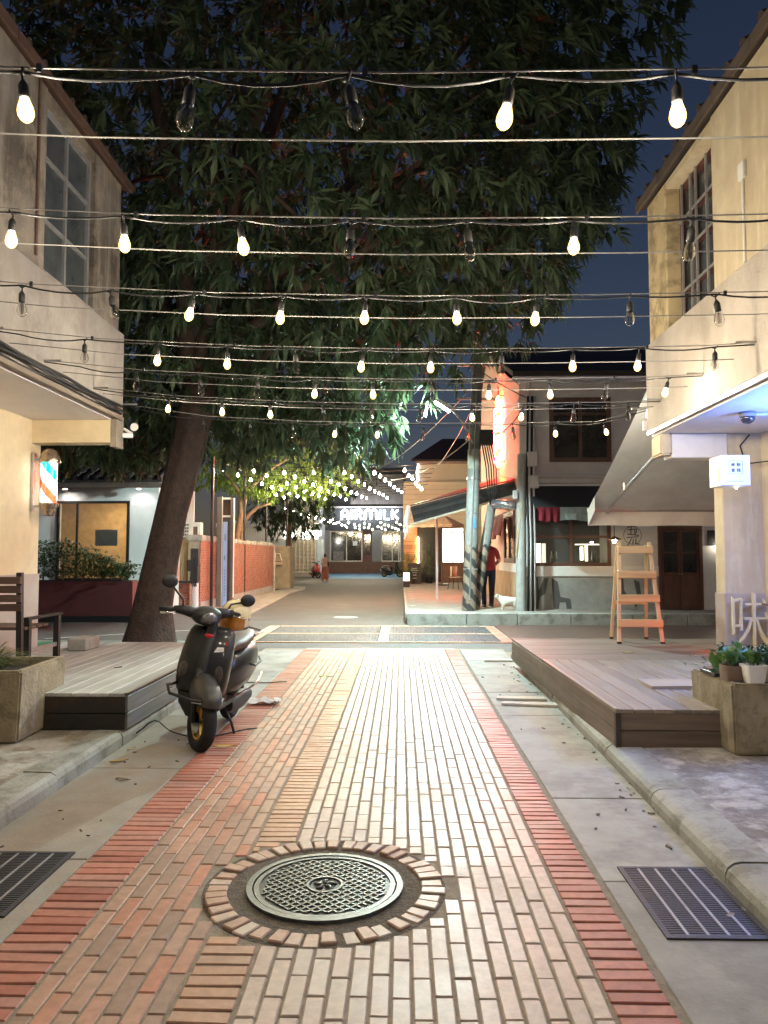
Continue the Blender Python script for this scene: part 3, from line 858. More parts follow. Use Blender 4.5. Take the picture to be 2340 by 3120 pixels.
# illuminated box sign with four small characters
bs = thing('box_sign', 'small white cube shop sign with four tiny characters', 'sign', (3.25, 7.545, 2.18))
M_sign = mat('sign_acrylic', (.80,.80,.86), .35, var=.02, bump=0)
MB().box(-.14,.14,-.145,.145,0,.30).build('box', M_sign, bs, world_space=False, bevel=.006)
ink = mat('sign_ink', (.06,.06,.09), .6, bump=0)
def glyph(b, strokes, o, s_, w, y, d=.003):
    for st in strokes:
        for (x0,z0),(x1,z1) in zip(st[:-1], st[1:]):
            a = Vector((o[0]+x0*s_, y, o[1]+z0*s_)); e2 = Vector((o[0]+x1*s_, y, o[1]+z1*s_))
            b.bar(a, e2, d, w, up=(0,1,0)) if False else b.bar(a, e2, w, d, up=(0,1,0))
G1 = [[(0,.7),(0,.2),(.28,.2),(.28,.7),(0,.7)],[(.35,.75),(1,.75)],[(.35,.5),(1,.5)],[(.67,1),(.67,0)],[(.62,.48),(.35,.1)],[(.72,.48),(1,.1)]]
G2 = [[(.1,1),(.1,0)],[(.3,.9),(.95,.9),(.95,.05),(.3,.05),(.3,.9)],[(.3,.5),(.95,.5)],[(.62,.75),(.62,.25)]]
G3 = [[(.05,.9),(.95,.9)],[(.5,1),(.5,.5)],[(0,.7),(1,.7)],[(.1,.5),(.9,.5)],[(.2,.4),(.8,.4),(.8,0),(.2,0),(.2,.4)],[(.2,.2),(.8,.2)]]
G4 = [[(.2,1),(0,.75)],[(.2,.95),(.4,.75)],[(.05,.7),(.38,.7),(.38,.4),(.05,.4),(.05,.7)],[(.05,.4),(.05,.05),(.4,.1)],[(.55,.95),(1,.95)],[(.6,.7),(.95,.7),(.95,.45),(.6,.45),(.6,.7)],[(.6,.3),(.95,.3),(.95,0),(.6,0),(.6,.3)]]
gl_ = MB()
for gph,(ox,oz) in zip((G1,G2,G3,G4), ((-.045,.19),(.008,.19),(-.045,.135),(.008,.135))):
    glyph(gl_, gph, (ox,oz), .032, .0042, -.1475)
gl_.build('characters', ink, bs, world_space=False)
sq = MB()
for a,b2 in (((-.068,.115),(.062,.115)),((.062,.115),(.062,.245)),((.062,.245),(-.068,.245)),((-.068,.245),(-.068,.115))):
    sq.bar((a[0],-.147,a[1]),(b2[0],-.147,b2[1]),.003,.002,up=(0,1,0))
for k in range(14): sq.bar((-.075+k*.0105,-.147,.043),(-.069+k*.0105,-.147,.043),.006,.002,up=(0,1,0))
sq.build('printed_border', mat('sign_ink_grey', (.28,.28,.34), .6, bump=0), bs, world_space=False)
MB().box(-.1425,-.1405,-.11,-.06,.05,.17).build('side_label', mat('beige_label', (.5,.45,.36), .6), bs, world_space=False)
MB().bar((.05,.145,.2),(.32,.77,.2),.03).build('bracket_arm', M_steel, bs, world_space=False)
MB().lathe(sphere_prof(.012,6),(.04,-.05,-.012),10).build('lamp', emit('tiny_led', (1,.9,.75), 25), bs, world_space=False)

# standing metal character in front of the pier
wc = thing('metal_character', 'large cream metal character standing before the right pier', 'sign', (3.715, 8.20, .50))
M_char = mat('cream_metal', (.74,.64,.42), .45, var=.05, bump=.03)
def poly(b, pts, y=0, d=.03, s_=.58, ox=-.19):
    b.prism([(ox+u*s_*.68, y, v*s_) for u, v in pts], (0,d,0))
b = MB()
poly(b, [(0,.98),(.06,.93),(.06,.32),(0,.28)]); poly(b, [(.22,.97),(.30,.92),(.27,.88),(.27,.36),(.20,.36)], .001)
poly(b, [(.055,.93),(.225,.95),(.235,.91),(.055,.89)], .002); poly(b, [(.055,.47),(.205,.47),(.205,.43),(.055,.43)], .002)
poly(b, [(.55,1.06),(.635,1.03),(.62,.07),(.55,.07)], .003)
poly(b, [(.34,.86),(.56,.86),(.56,.82),(.38,.82)], .004); poly(b, [(.62,.86),(.86,.86),(.83,.95),(.95,.83),(.62,.82)], .0045)
poly(b, [(.30,.60),(.56,.60),(.56,.56),(.33,.56)], .004); poly(b, [(.62,.60),(.92,.60),(.89,.69),(1.02,.57),(.62,.56)], .0045)
poly(b, [(.50,.57),(.56,.57),(.45,.36),(.30,.20),(.10,.10),(.30,.27),(.42,.42)], .005)
poly(b, [(.62,.57),(.68,.57),(.78,.36),(.88,.24),(1.0,.17),(.93,.08),(.80,.20),(.70,.38)], .005)
b.build('character', M_char, wc, world_space=False)
MB().box(-.06,.17,-.05,.09,0,.035).build('foot_plate', M_white, wc, world_space=False)
for k, xx in enumerate((.02, .1)):
    MB().box(xx-.012,xx+.012,.0,.03,-.42,0.0).build('post', M_steel, wc, world_space=False)

# ------------------------------------------------------------------ awning fixed to the back of the right house
aw = thing('canvas_awning', 'wide grey canvas awning with hanging valance behind the right house', 'awning', (5.5, 8.62, 2.2))
M_canvas = mat('grey_canvas', (.60,.62,.62), .85, var=.12, scale=3, bump=.12, bscale=90)
vs_ = []; fs = []
for j in range(9):
    t = j/8; yy_ = 8.63+(12.0-8.63)*t; z_ = 3.66+(2.21-3.66)*t - .05*math.sin(math.pi*t)
    for i in range(15):
        vs_.append((2.94+i*.37, yy_, z_ + .008*math.sin(i*2.1)))
for j in range(8):
    for i in range(14): fs.append((j*15+i, j*15+i+1, (j+1)*15+i+1, (j+1)*15+i))
c1 = MB().add(vs_, fs).add([(a, b_, c+.012) for a,b_,c in vs_], [f[::-1] for f in fs]).build('canvas', M_canvas, aw, smooth=True, recalc=False)
vb = MB(); vs_ = []; fs = []
for i in range(60):
    xx = 2.94+i*.09; w_ = .012*math.sin(i*.9)
    vs_ += [(xx, 12.0, 2.215), (xx, 12.0+w_, 2.10), (xx, 12.0+w_*1.6, 1.975+.008*math.sin(i*.5))]
for i in range(59):
    for k in range(2): fs.append((i*3+k, i*3+3+k, i*3+4+k, i*3+1+k))
vb.add(vs_, fs).build('valance', mat('pale_valance', (.60,.57,.52), .85, var=.06, bump=.1), aw, recalc=False)
MB().quad((2.94,12.0,2.215),(2.94,11.55,2.41),(2.945,11.57,2.19),(2.945,12.0,1.98)).build('end_flap', MATS['pale_valance'], aw, recalc=False)
MB().tube([(2.94,12.0,2.22),(8.1,12.0,2.22)], .03, 10).build('front_bar', M_steel, aw)
MB().tube([(2.99,8.66,2.74),(3.14,10.7,2.42),(3.23,11.97,2.18)], .022, 8).tube([(3.12,10.6,2.42),(3.12,10.62,2.52)], .02,6).build('folding_arm', M_steel, aw)
MB().tube([(6.5,8.66,2.74),(6.6,11.97,2.18)], .022, 8).build('folding_arm', M_steel, aw)

for (y_,z_) in ((6.1,4.6),(5.0,4.2)):
    MB().box(XR-.03,XR-.001,y_,y_+.10,z_,z_+.14).build('wall_box', M_white, rh, bevel=.005)
MB().tube([(XR-.012,6.15,3.9),(XR-.012,6.15,4.6)], .010, 6).build('wall_conduit', M_white, rh)
MB().tube([(XL+.015,6.85,4.3),(XL+.015,6.85,6.0)], .014, 8).build('wall_conduit', mat('rusty_pipe', (.16,.10,.07), .7, var=.3, scale=20), lh)
# junction box and small light fixed at the corner of the right house
jb = thing('junction_box', 'small white box fixed at the lower corner of the right house', 'junction box', (2.80, 8.64, 2.98))
MB().cbox((-.01,0,0),(.06,.05,.11)).build('box', M_white, jb, world_space=False, bevel=.006)
MB().cbox((.03,0,.14),(.05,.06,.10)).build('bracket', M_steel, jb, world_space=False)

# ------------------------------------------------------------------ timber decks
def deck_board(parent, x0,x1,y0,y1,zt,m,skew=0):
    o = MB().prism([(x0+skew*(y0-5.65),y0,zt-.028),(x1+skew*(y0-5.65),y0,zt-.028),(x1+skew*(y1-5.65),y1,zt-.028),(x0+skew*(y1-5.65),y1,zt-.028)],(0,0,.028+random.uniform(-.0015,.0015))).build('deck_board', m, parent, bevel=.003)
    return o
dr = thing('timber_deck', 'brown timber deck with a mitred corner in front of the right house', 'deck', (2.6, 7, .1))
x = 1.57
while x < 4.4:
    if x < 3.85: deck_board(dr, x, x+.130, 5.66, 8.335, .38, M_deckR, -.012)
    x += .141
yb = 8.342
while yb < 10.35:
    MB().box(1.53-.012*(yb-8.3), 8.2, yb, yb+.131, .352, .38+random.uniform(-.0015,.0015)).build('deck_board', M_deckX, dr, bevel=.003); yb += .141
MB().box(1.62,4.4,5.70,8.33,.1,.345).box(1.6,8.2,8.33,10.3,.1,.345).build('joists', mat('joist_black', (.02,.017,.014), .9), dr)
for (z0,z1) in ((.10,.222),(.228,.352)):
    MB().box(1.60,3.0,5.665,5.69,z0,z1).build('skirt_board', M_skirtx, dr, bevel=.003)
    MB().prism([(1.572,5.69,z0),(1.595,5.69,z0),(1.55,8.3,z0),(1.527,8.3,z0)],(0,0,z1-z0)).build('skirt_board', M_skirt, dr, bevel=.003)
    MB().prism([(1.527,8.305,z0),(1.55,8.305,z0),(1.52,10.38,z0),(1.497,10.38,z0)],(0,0,z1-z0)).build('skirt_board', M_skirt, dr, bevel=.003)
MB().box(1.566,1.604,5.655,5.70,.10,.353).build('corner_post', mat('dark_trim', (.05,.038,.03), .6), dr)
MB().prism([(1.558,5.66,.381),(1.588,5.66,.381),(1.556,8.335,.381),(1.526,8.335,.381)],(0,0,.006)).build('edge_trim', mat('worn_metal_trim', (.42,.38,.33), .4, .5, var=.2, scale=20), dr)
ht = thing('plywood_hatch', 'loose brown board lying on the right deck', 'board', (2.33, 6.72, .382))
MB().add([(-.22,-.20,.0),(.26,-.20,.0),(.26,.22,.0),(-.20,.26,.0),(-.22,-.20,.022),(.26,-.20,.028),(.26,.22,.012),(-.20,.26,.010)], [(3,2,1,0),(4,5,6,7),(0,1,5,4),(1,2,6,5),(2,3,7,6),(3,0,4,7)]).build('board', wood('hatch_ply', (.33,.27,.22), .7, 0, .25, 5), ht, world_space=False)

dl = thing('timber_deck', 'grey timber deck below the bench on the left', 'deck', (-3.2, 7.8, .12))
x = -4.30
while x < -2.2:
    deck_board(dl, x, min(x+.134,-2.18), 6.06, 9.65, .41, M_deckL); x += .141
MB().box(-4.28,-2.22,6.10,9.6,.12,.378).build('joists', MATS['joist_black'], dl)
for (z0,z1) in ((.12,.245),(.252,.381)):
    MB().box(-4.3,-2.2,6.065,6.09,z0,z1).build('skirt_board', mat('black_stained_board', (.02,.017,.015), .7, var=.4, scale=5, stain=(3,.6,(.06,.035,.02))), dl, bevel=.003)
    MB().box(-2.205,-2.182,6.092,9.64,z0,z1).build('skirt_board', wood('grey_skirt', (.24,.235,.23), .6, 1, .55, 5), dl, bevel=.003)
MB().box(-2.195,-2.165,6.05,9.655,.411,.417).build('edge_trim', MATS['worn_metal_trim'], dl)
bt = mat('brown_tiles', (.10,.055,.045), .4, var=.3, scale=5, bump=.15)
bf = MB().quad((2.0,10.42,.006),(12,10.42,.006),(12,16.62,.006),(2.0,16.62,.006)).build('tiled_forecourt', bt, recalc=False)
structure(bf, 'brown tiled strip between the right deck and the raised pavement')

# ------------------------------------------------------------------ concrete planters
def planter(name, label, loc, w, d, h, taper, rot, inner_z):
    t = thing(name, label, 'planter', loc, (0,0,rot))
    a, c = w/2, d/2; a2, c2 = a*taper, c*taper; k = .075
    b = MB()
    o0 = [(-a2,-c2,0),(a2,-c2,0),(a2,c2,0),(-a2,c2,0)]; o1 = [(-a,-c,h),(a,-c,h),(a,c,h),(-a,c,h)]
    i1 = [(-a+k,-c+k,h),(a-k,-c+k,h),(a-k,c-k,h),(-a+k,c-k,h)]; i0 = [(-a+k,-c+k,inner_z),(a-k,-c+k,inner_z),(a-k,c-k,inner_z),(-a+k,c-k,inner_z)]
    vs_ = o0+o1+i1+i0; fs = []
    for k_ in range(4):
        n = (k_+1)%4
        fs += [(k_,n,4+n,4+k_),(4+k_,4+n,8+n,8+k_),(8+k_,8+n,12+n,12+k_)]
    fs.append((0,3,2,1)); fs.append((12,13,14,15))
    b.add(vs_, fs)
    b.build('trough', M_planter, t, world_space=False, bevel=.014)
    MB().box(-a+k+.005,a-k-.005,-c+k+.005,c-k-.005,inner_z+.005,inner_z+.03).build('soil', M_soil, t, world_space=False)
    return t
pL = planter('concrete_planter', 'weathered concrete planter of grass at the left deck corner', (-3.38, 6.0, .12), 1.12, .86, .53, .95, R(3), .44)
pR = planter('concrete_planter', 'cracked concrete planter carrying pots at the right deck corner', (3.02, 5.80, .105), 1.42, .76, .50, .97, R(0), .42)

gp = thing('grass_plant', 'arching green grass growing in the left planter', 'plant', (-3.5, 6.0, .58))
b = MB()
for i in range(620):
    a = random.uniform(0, 6.283); r0 = random.uniform(0,.25); p0 = Vector((r0*math.cos(a)*1.3, r0*math.sin(a), 0))
    d = Vector((math.cos(a)*random.uniform(.2,.9), math.sin(a)*random.uniform(.2,.9), random.uniform(.6,1.3))).normalized()
    ln = random.uniform(.28,.55); sd = d.cross(Vector((0,0,1))).normalized()*.006
    pts = [p0 + d*ln*t + Vector((0,0,-1))*ln*.55*t*t + Vector((d.x,d.y,0))*ln*.35*t*t for t in (0,.35,.7,1)]
    b.add([pts[0]-sd,pts[0]+sd,pts[1]-sd*1.3,pts[1]+sd*1.3,pts[2]-sd,pts[2]+sd,pts[3]], [(0,1,3,2),(2,3,5,4),(4,5,6)])
tag(b.build('blades', leafmat('grass_blade', (.06,.11,.025), (.14,.19,.06)), gp, world_space=False, recalc=False), kind='stuff')

# ------------------------------------------------------------------ bench on the left deck, seen from behind
bn = thing('bench', 'dark slatted bench with black metal arm on the left deck', 'bench', (-4.0, 7.4, .41))
M_bslat = wood('bench_slats', (.085,.05,.04), .5, 0, .4, 7)
for k in range(4):
    MB().box(-.35,.36,-.16-.01*k,-.13-.01*k,.56+k*.087,.63+k*.087).build('back_slat', M_bslat, bn, world_space=False, bevel=.006)
for k in range(4):
    MB().box(-.35,.36,-.08+k*.13,.03+k*.13,.37,.40).build('seat_slat', M_bslat, bn, world_space=False, bevel=.006)
for x_ in (.33,-.3): MB().bar((x_,-.10,.0),(x_,-.14,.93),.05).build('back_post', M_black, bn, world_space=False)
MB().bar((.34,.66,0),(.34,.66,.46),.055).build('leg', M_black, bn, world_space=False)
MB().bar((.34,.02,0),(.34,.02,.46),.055).build('leg', M_black, bn, world_space=False)
MB().bar((.34,-.02,.475),(.34,.74,.475),.06,.03).build('armrest', M_black, bn, world_space=False, bevel=.008)
MB().bar((.34,.0,.16),(.34,.66,.16),.03,.04).build('rail', M_steel, bn, world_space=False)
cbk = thing('concrete_block', 'pale concrete block lying behind the bench', 'block', (-3.72, 8.9, .41))
MB().cbox((0,0,.07),(.22,.40,.14)).build('block', M_conc, cbk, world_space=False, bevel=.012)

# ------------------------------------------------------------------ step ladder
ld = thing('step_ladder', 'light wooden step ladder standing open on the right deck', 'ladder', (3.06, 10.0, .38))
M_lad = wood('ladder_pine', (.56,.42,.24), .45, 2, .25, 5)
M_ladx = wood('ladder_steps', (.52,.37,.19), .45, 0, .25, 5)
for (a, c) in (((-.275,-.16),(-.195,.05)), ((.275,-.16),(.195,.05))):
    lg = MB().bar((a[0],a[1],.02),(c[0],c[1],1.30),.045,.03).build('leg', M_lad, ld, world_space=False)
    MB().cbox((a[0],a[1],.014),(.052,.04,.028)).build('rubber_foot', M_black, lg, world_space=False)
for (a, c) in (((-.215,.42),(-.205,.09)), ((.255,.42),(.17,.09))):
    lg = MB().bar((a[0],a[1],.02),(c[0],c[1],1.26),.04,.03).build('leg', M_lad, ld, world_space=False)
    MB().cbox((a[0],a[1],.014),(.048,.04,.028)).build('rubber_foot', M_black, lg, world_space=False)
for z in (.26,.575,.88,1.20):
    t = z/1.28; y = -.16+.21*t; w = .275-.08*t
    MB().cbox((0,y-.03,z),(2*w+.05,.09,.095)).build('step', M_ladx, ld, world_space=False, bevel=.006)
MB().cbox((0,.28,.5),(.44,.02,.05)).build('rear_stretcher', M_ladx, ld, world_space=False)

# ------------------------------------------------------------------ pots on the right planter
def pot(loc, r0, r1, h, m, nm, lab, cat='flower pot', sq=False, grp=None):
    t = thing(nm, lab, cat, loc, group=grp)
    if sq:
        b = MB().loft([ell(0,0,0,r0,r0,20,6), ell(0,0,h,r1,r1,20,6), ell(0,0,h,r1-.012,r1-.012,20,6), ell(0,0,h-.03,r1-.016,r1-.016,20,6)])
    else:
        b = MB().lathe([(r0,0),(r1,h-.02),(r1+.008,h-.02),(r1+.008,h),(r1-.008,h),(r1-.012,h-.03)], n=20)
    b.build('pot', m, t, True, world_space=False, auto=40)
    MB().lathe([(r1-.02,h-.03),(.0005,h-.025)], n=14).build('soil', M_soil, t, world_space=False)
    return t
def foliage(t, z, n, sp, hgt, ln, w, m, zmin=.2, name='foliage', stems=0, droop=.35):
    b = MB()
    for i in range(n):
        d = rdir(zmin, 1.0); p0 = Vector((random.gauss(0,sp), random.gauss(0,sp), z+random.uniform(0,hgt)))
        leaf(b, p0, d, ln*random.uniform(.6,1.1), w*random.uniform(.7,1.1), droop)
    o = b.build(name, m, t, world_space=False, recalc=False)
    if n > 40: tag(o, kind='stuff')
    sb = MB()
    for i in range(stems):
        sb.tube([(random.gauss(0,sp*.3),random.gauss(0,sp*.3),z-.02),(random.gauss(0,sp),random.gauss(0,sp),z+hgt)], [.006,.003], 5)
    if stems: sb.build('stems', M_leafm, t, world_space=False)
    return o
zt = .607
t = pot((2.50,5.50,zt), .058,.078,.125, M_white, 'potted_plant', 'green plant in a square white pot on the right planter', 'potted plant', True)
foliage(t, .11, 14, .03, .04, .20, .08, M_leafm, .35, stems=4)
t = pot((2.395,5.60,zt), .07,.075,.105, mat('brown_clay', (.16,.11,.085), .7), 'potted_plant', 'broad leaved plant in a brown clay pot beside the white pot', 'potted plant', True)
foliage(t, .10, 12, .03, .07, .20, .085, M_leafm, .5, stems=5)
t = pot((2.47,5.74,zt), .06,.07,.11, M_black, 'potted_plant', 'plant in a black pot behind the white pot', 'potted plant')
foliage(t, .10, 16, .03, .10, .18, .06, M_leafm, .3, stems=5)
t = pot((2.63,5.56,zt), .06,.072,.12, mat('cream_pot', (.55,.52,.42), .5), 'potted_plant', 'leafy plant in a cream pot at the right picture edge', 'potted plant')
foliage(t, .11, 18, .04, .08, .20, .07, M_leafd, .2, stems=5)
t = thing('seedling_tray', 'shallow black tray of succulents at the planter corner', 'tray', (2.40,5.85,zt))
MB().box(-.09,.09,-.14,.14,0,.03).build('tray', M_black, t, world_space=False, bevel=.004)
for k in range(8):
    q = MB(); c = Vector((random.uniform(-.06,.06), -.11+k*.03, .03))
    for j in range(8): leaf(q, c, rdir(.2,.9), .04, .018, .1)
    q.build('succulent', leafmat('pink_succulent', (.35,.18,.16), (.5,.33,.28)) if k%2 else M_leafm, t, world_space=False, recalc=False)
q = MB()
for j in range(3): leaf(q, (0,.02+.03*j,.03), Vector((random.uniform(-.3,.3),0,1)), .17, .065, .05, up=(0,1,0))
q.build('young_leaves', M_leafm, t, world_space=False, recalc=False)
for (x_,y_,h_,lab) in ((2.66,6.02,.36,'dark bushy shrub rising behind the pots under the metal character'), (2.92,5.98,.38,'dark shrub at the right end of the planter')):
    t = thing('shrub', lab, 'shrub', (x_,y_,.52))
    foliage(t, .05, 520, .13, h_*.6, .10, .032, M_leafd, -.2, stems=8)
sh = thing('wall_shelf', 'narrow shelf on the blue lit right wall', 'shelf', (3.93, 7.55, 1.02))
MB().box(-.26,0,-.12,.30,-.02,0).build('board', M_brwood, sh, world_space=False)
t = pot((3.82,7.60,1.02), .05,.06,.10, mat('dark_red_pot', (.10,.03,.03), .5), 'potted_plant', 'pale green plant in a dark red pot on the wall shelf', 'potted plant')
foliage(t, .09, 22, .04, .12, .15, .07, M_leafm, .1, stems=6)
# ------------------------------------------------------------------ string lights
BULB_L = 330
M_lit = emit('lit_bulb', (1.0,.87,.66), BULB_L, (1,.9,.7))
M_litf = emit('lit_far_bulb', (1.0,.82,.52), 175, (1,.9,.7))
M_clear = glass('clear_bulb_glass', (1,.99,.97), .01, 1.0, 1.45)
M_fil = mat('unlit_filament', (.85,.78,.62), .35, 0, bump=0)
M_sock = mat('bulb_socket', (.018,.017,.016), .5, var=.2, scale=20, bump=.05)
M_wire = mat('steel_wire', (.26,.25,.235), .6, .3, var=.15, scale=12, bump=0)

def mesh_of(b, name, m, smooth=True):
    o = b.build(name, m, smooth=smooth); me = o.data; bpy.data.objects.remove(o, do_unlink=True); return me
pear = [(.0005,-.196),(.012,-.194),(.023,-.184),(.030,-.168),(.031,-.155),(.028,-.138),(.021,-.118),(.0165,-.102),(.0165,-.098)]
me_lit = mesh_of(MB().lathe([(.0005,-.180),(.012,-.174),(.0175,-.160),(.0165,-.142),(.011,-.122),(.006,-.108)], n=8), 'glowing_core', M_lit)
m = bpy.data.materials.new('warm_bulb_envelope'); m.use_nodes = True
N = m.node_tree.nodes; L = m.node_tree.links; N.remove(N['Principled BSDF'])
tb_ = N.new('ShaderNodeBsdfTransparent'); eb_ = N.new('ShaderNodeEmission'); eb_.inputs['Color'].default_value = (1,.62,.16,1); eb_.inputs['Strength'].default_value = .9
ab_ = N.new('ShaderNodeAddShader'); L.new(tb_.outputs[0], ab_.inputs[0]); L.new(eb_.outputs[0], ab_.inputs[1]); L.new(ab_.outputs[0], N['Material Output'].inputs['Surface'])
try: m.cycles.emission_sampling = 'NONE'
except Exception: pass
me_env = mesh_of(MB().lathe(pear, n=16), 'glass', m)
me_clr = mesh_of(MB().lathe(pear+[(r*.95,z) for r,z in pear[::-1]][1:-1]+[(.0004,-.1935)], n=18), 'glass', M_clear)
me_soc = mesh_of(MB().lathe([(.006,-.03),(.014,-.042),(.0195,-.052),(.0205,-.098),(.017,-.106)], n=12), 'socket', M_sock)
me_crd = mesh_of(MB().tube([(0,0,0),(.002,0,-.02),(0,0,-.036)], .0045, 6).tube([(-.026,0,.006),(0,0,-.012),(.026,0,.006)], .005, 6), 'drop_cord', M_rubber)
fb = MB()
for k in range(4):
    a = k*math.pi/2
    fb.tube([(.006*math.cos(a),.006*math.sin(a),-.112),(.013*math.cos(a),.013*math.sin(a),-.15),(.007*math.cos(a),.007*math.sin(a),-.178)], .0017, 4)
fb.tube([(0,0,-.1),(0,0,-.16)], .003, 5)
me_fil = mesh_of(fb, 'filament', M_fil)

ORD = ['first','second','third','fourth','fifth','sixth','seventh','eighth','ninth','tenth','eleventh']
ROWN = ['nearest string','second string from the camera','third string from the camera','fourth string from the camera','fifth string from the camera','sixth string from the camera','seventh string from the camera']
ROWS = [(2.49, [(-1.3,1),(-.71,0),(-.18,0),(.38,1),(.93,1)]),
 (3.61, [(-1.91,1),(-1.36,1),(-.79,1),(-.24,0),(.32,0),(.84,1),(1.41,0)]),
 (4.71, [(-2.42,0),(-1.85,0),(-1.31,1),(-.75,1),(-.22,1),(.35,1),(.86,1),(1.44,0),(1.97,0)]),
 (5.94, [(-2.53,0),(-1.94,1),(-1.38,1),(-.84,0),(-.3,1),(.24,1),(.8,0),(1.36,1),(1.88,1),(2.47,0)]),
 (6.97, [(-2.47,0),(-1.88,0),(-1.33,0),(-.79,1),(-.26,1),(.28,0),(.82,1),(1.38,1),(1.91,0),(2.47,1)]),
 (8.12, [(-2.52,1),(-1.94,1),(-1.42,1),(-.84,0),(-.31,0),(.23,0),(.76,1),(1.32,1),(1.86,0),(2.44,0)]),
 (9.32, [(-2.47,0),(-1.88,0),(-1.35,0),(-.8,1),(-.28,1),(.28,0),(.83,0),(1.38,0),(1.9,1),(2.5,1)])]
def cz(x): return 3.125 + (.012*(x-.5)**2 if x < .5 else .004*(x-.5)**2)
for ri, (yy_, bulbs) in enumerate(ROWS):
    nm = ROWN[ri]
    xs = [q[0] for q in bulbs]
    while xs[0] > -2.9: xs.insert(0, xs[0]-.54)
    while xs[-1] < 2.3: xs.append(xs[-1]+.54)
    st = thing('string_light_cable', 'black cable carrying the bulbs of the '+nm, 'cable', (0, yy_, 3.12), group='string light cables over the lane')
    pts = []
    yl, yr = (yy_, yy_) if ri < 6 else (9.03, 8.63)
    pts.append((XL+.02, yl, cz(-3.4)+.02))
    for a, c in zip(xs[:-1], xs[1:]):
        sag = random.uniform(.008,.036)
        for t in (0,.2,.4,.6,.8):
            x_ = a+(c-a)*t
            pts.append((x_, yy_+.006*math.sin(x_*9), cz(x_) - 4*sag*t*(1-t)))
    pts.append((xs[-1], yy_, cz(xs[-1]))); pts.append((XR-.05 if ri < 6 else XR-.02, yr, cz(2.8)+.01))
    MB().tube(pts, .0055, 6).build('cable', M_rubber, st, smooth=True)
    ws = thing('support_wire', 'thin steel support wire beside the '+nm, 'wire', (0, yy_, 3.16), group='steel support wires over the lane')
    w = MB()
    MB().tube([(XL+.02, yl, cz(-3.4)+.035)]+[(x_, yy_, cz(x_)+.012) for x_ in (-2.4,-1.2,0,1.2,2.4)]+[(XR-.03, yr, cz(2.8)+.03)], .0034, 6).build('upper_wire', M_wire, ws, smooth=True)
    y2 = yy_+.40 if ri < 5 else yy_+.25
    if ri < 6:
        MB().tube([(XL+.02 if y2 < 9 else XL, y2, cz(-3.4)+.02)]+[(x_, y2, cz(x_)-.005) for x_ in (-2.4,-1.2,0,1.2,2.4)]+[(XR-.03, y2, cz(2.8))], .0034, 6).build('lower_wire', M_wire, ws, smooth=True)
    for sx_, xw_ in ((1, XL+.06), (-1, XR-.04)):
        MB().tube([(xw_-sx_*.05, yl if sx_ > 0 else yr, cz(xw_)+.03),(xw_+sx_*.16, yl if sx_ > 0 else yr, cz(xw_)+.03)], .011, 6).build('turnbuckle', M_steel, ws)
    for x_ in xs[1::2]:
        MB().cbox((x_+.06, yy_, cz(x_)+.008),(.018,.014,.03)).build('clip', M_black, st)
    for bi, (x_, lit) in enumerate(bulbs):
        q = 'lit warm bulb' if lit else 'unlit clear bulb'
        t = thing('light_bulb', '%s, %s from the left on the %s' % (q, ORD[bi], nm), 'light bulb', (x_, yy_, cz(x_)-.004), (R(random.gauss(0,5)), R(random.gauss(0,7)), random.uniform(0,3)), 'bulbs on the near strings')
        if lit: t.scale = (.9,.9,.9)
        for me, n2 in ((me_crd,'drop_cord'),(me_soc,'socket'),(me_env if lit else me_clr,'glass')):
            o = bpy.data.objects.new(n2, me); COL.objects.link(o); o.parent = t
        if lit:
            o = bpy.data.objects.new('glowing_core', me_lit); COL.objects.link(o); o.parent = t
        else:
            o = bpy.data.objects.new('filament', me_fil); COL.objects.link(o); o.parent = t

# far strings over the lane
me_far = mesh_of(MB().lathe([(.0005,-.105),(.034,-.085),(.040,-.05),(.016,.0)], n=6), 'glass', M_litf)
me_fsoc = mesh_of(MB().lathe([(.012,.0),(.022,.01),(.02,.06),(.006,.075)], n=8), 'socket', M_sock)
def fz(x, a, b): return 4.02 + .10*((x-(a+b)/2)/((b-a)/2))**2 if a > -6 else 3.62 + .25*max(0, -3.4-x)
far_rows = [(21.5+1.25*i, -5.15, 1.0 if i < 6 else .2, .86, .13*i) for i in range(9)] + [(45+2.2*i, -7.0, .1, .95, .2*i) for i in range(6)]
for (yy_, a, b_, sp, off) in far_rows:
    st = thing('far_string_cable', 'thin cable of tiny bulbs strung high across the far lane', 'cable', ((a+b_)/2, yy_, 4.0), group='bulb cables across the far lane')
    MB().tube([(a+(b_-a)*k/12, yy_, fz(a+(b_-a)*k/12, a, b_)) for k in range(13)], .010, 5).build('cable', M_rubber, st)
    x_ = a + (off % sp) + .1
    while x_ < b_-.05:
        if random.random() < .93:
            t = thing('small_bulb', 'tiny warm lit bulb on the strings over the far lane', 'light bulb', (x_, yy_+random.uniform(-.05,.05), fz(x_,a,b_)-.10+random.uniform(-.03,.03)), group='bulbs over the far lane')
            for me, n2 in ((me_fsoc,'socket'),(me_far,'glass')):
                o = bpy.data.objects.new(n2, me); COL.objects.link(o); o.parent = t
        x_ += sp
POLE = mat('black_pole_paint', (.02,.02,.022), .4, .3, var=.2, scale=12)
for i, (px_, py_, lab) in enumerate(((-5.30,21.2,'tall thin black pole rising beside the meter boxes'), (-5.42,26.2,'thin dark pole in front of the small tree trunk'), (-5.45,30.6,'thin grey pole behind the brick wall end'), (-5.5,36.5,'thin black pole above the concrete gate post'))):
    t = thing('string_pole', lab, 'pole', (px_, py_, 0), group='poles holding the far strings')
    MB().tube([(0,0,0),(0,0,4.25)], .045, 10).build('shaft', POLE, t, world_space=False)
    MB().lathe([(.05,4.25),(.05,4.29),(.001,4.31)], n=10).build('cap', POLE, t, world_space=False)
    MB().tube([(0,-.0,4.1),(.12,0,4.12)], .015, 6).build('hook', M_steel, t, world_space=False)

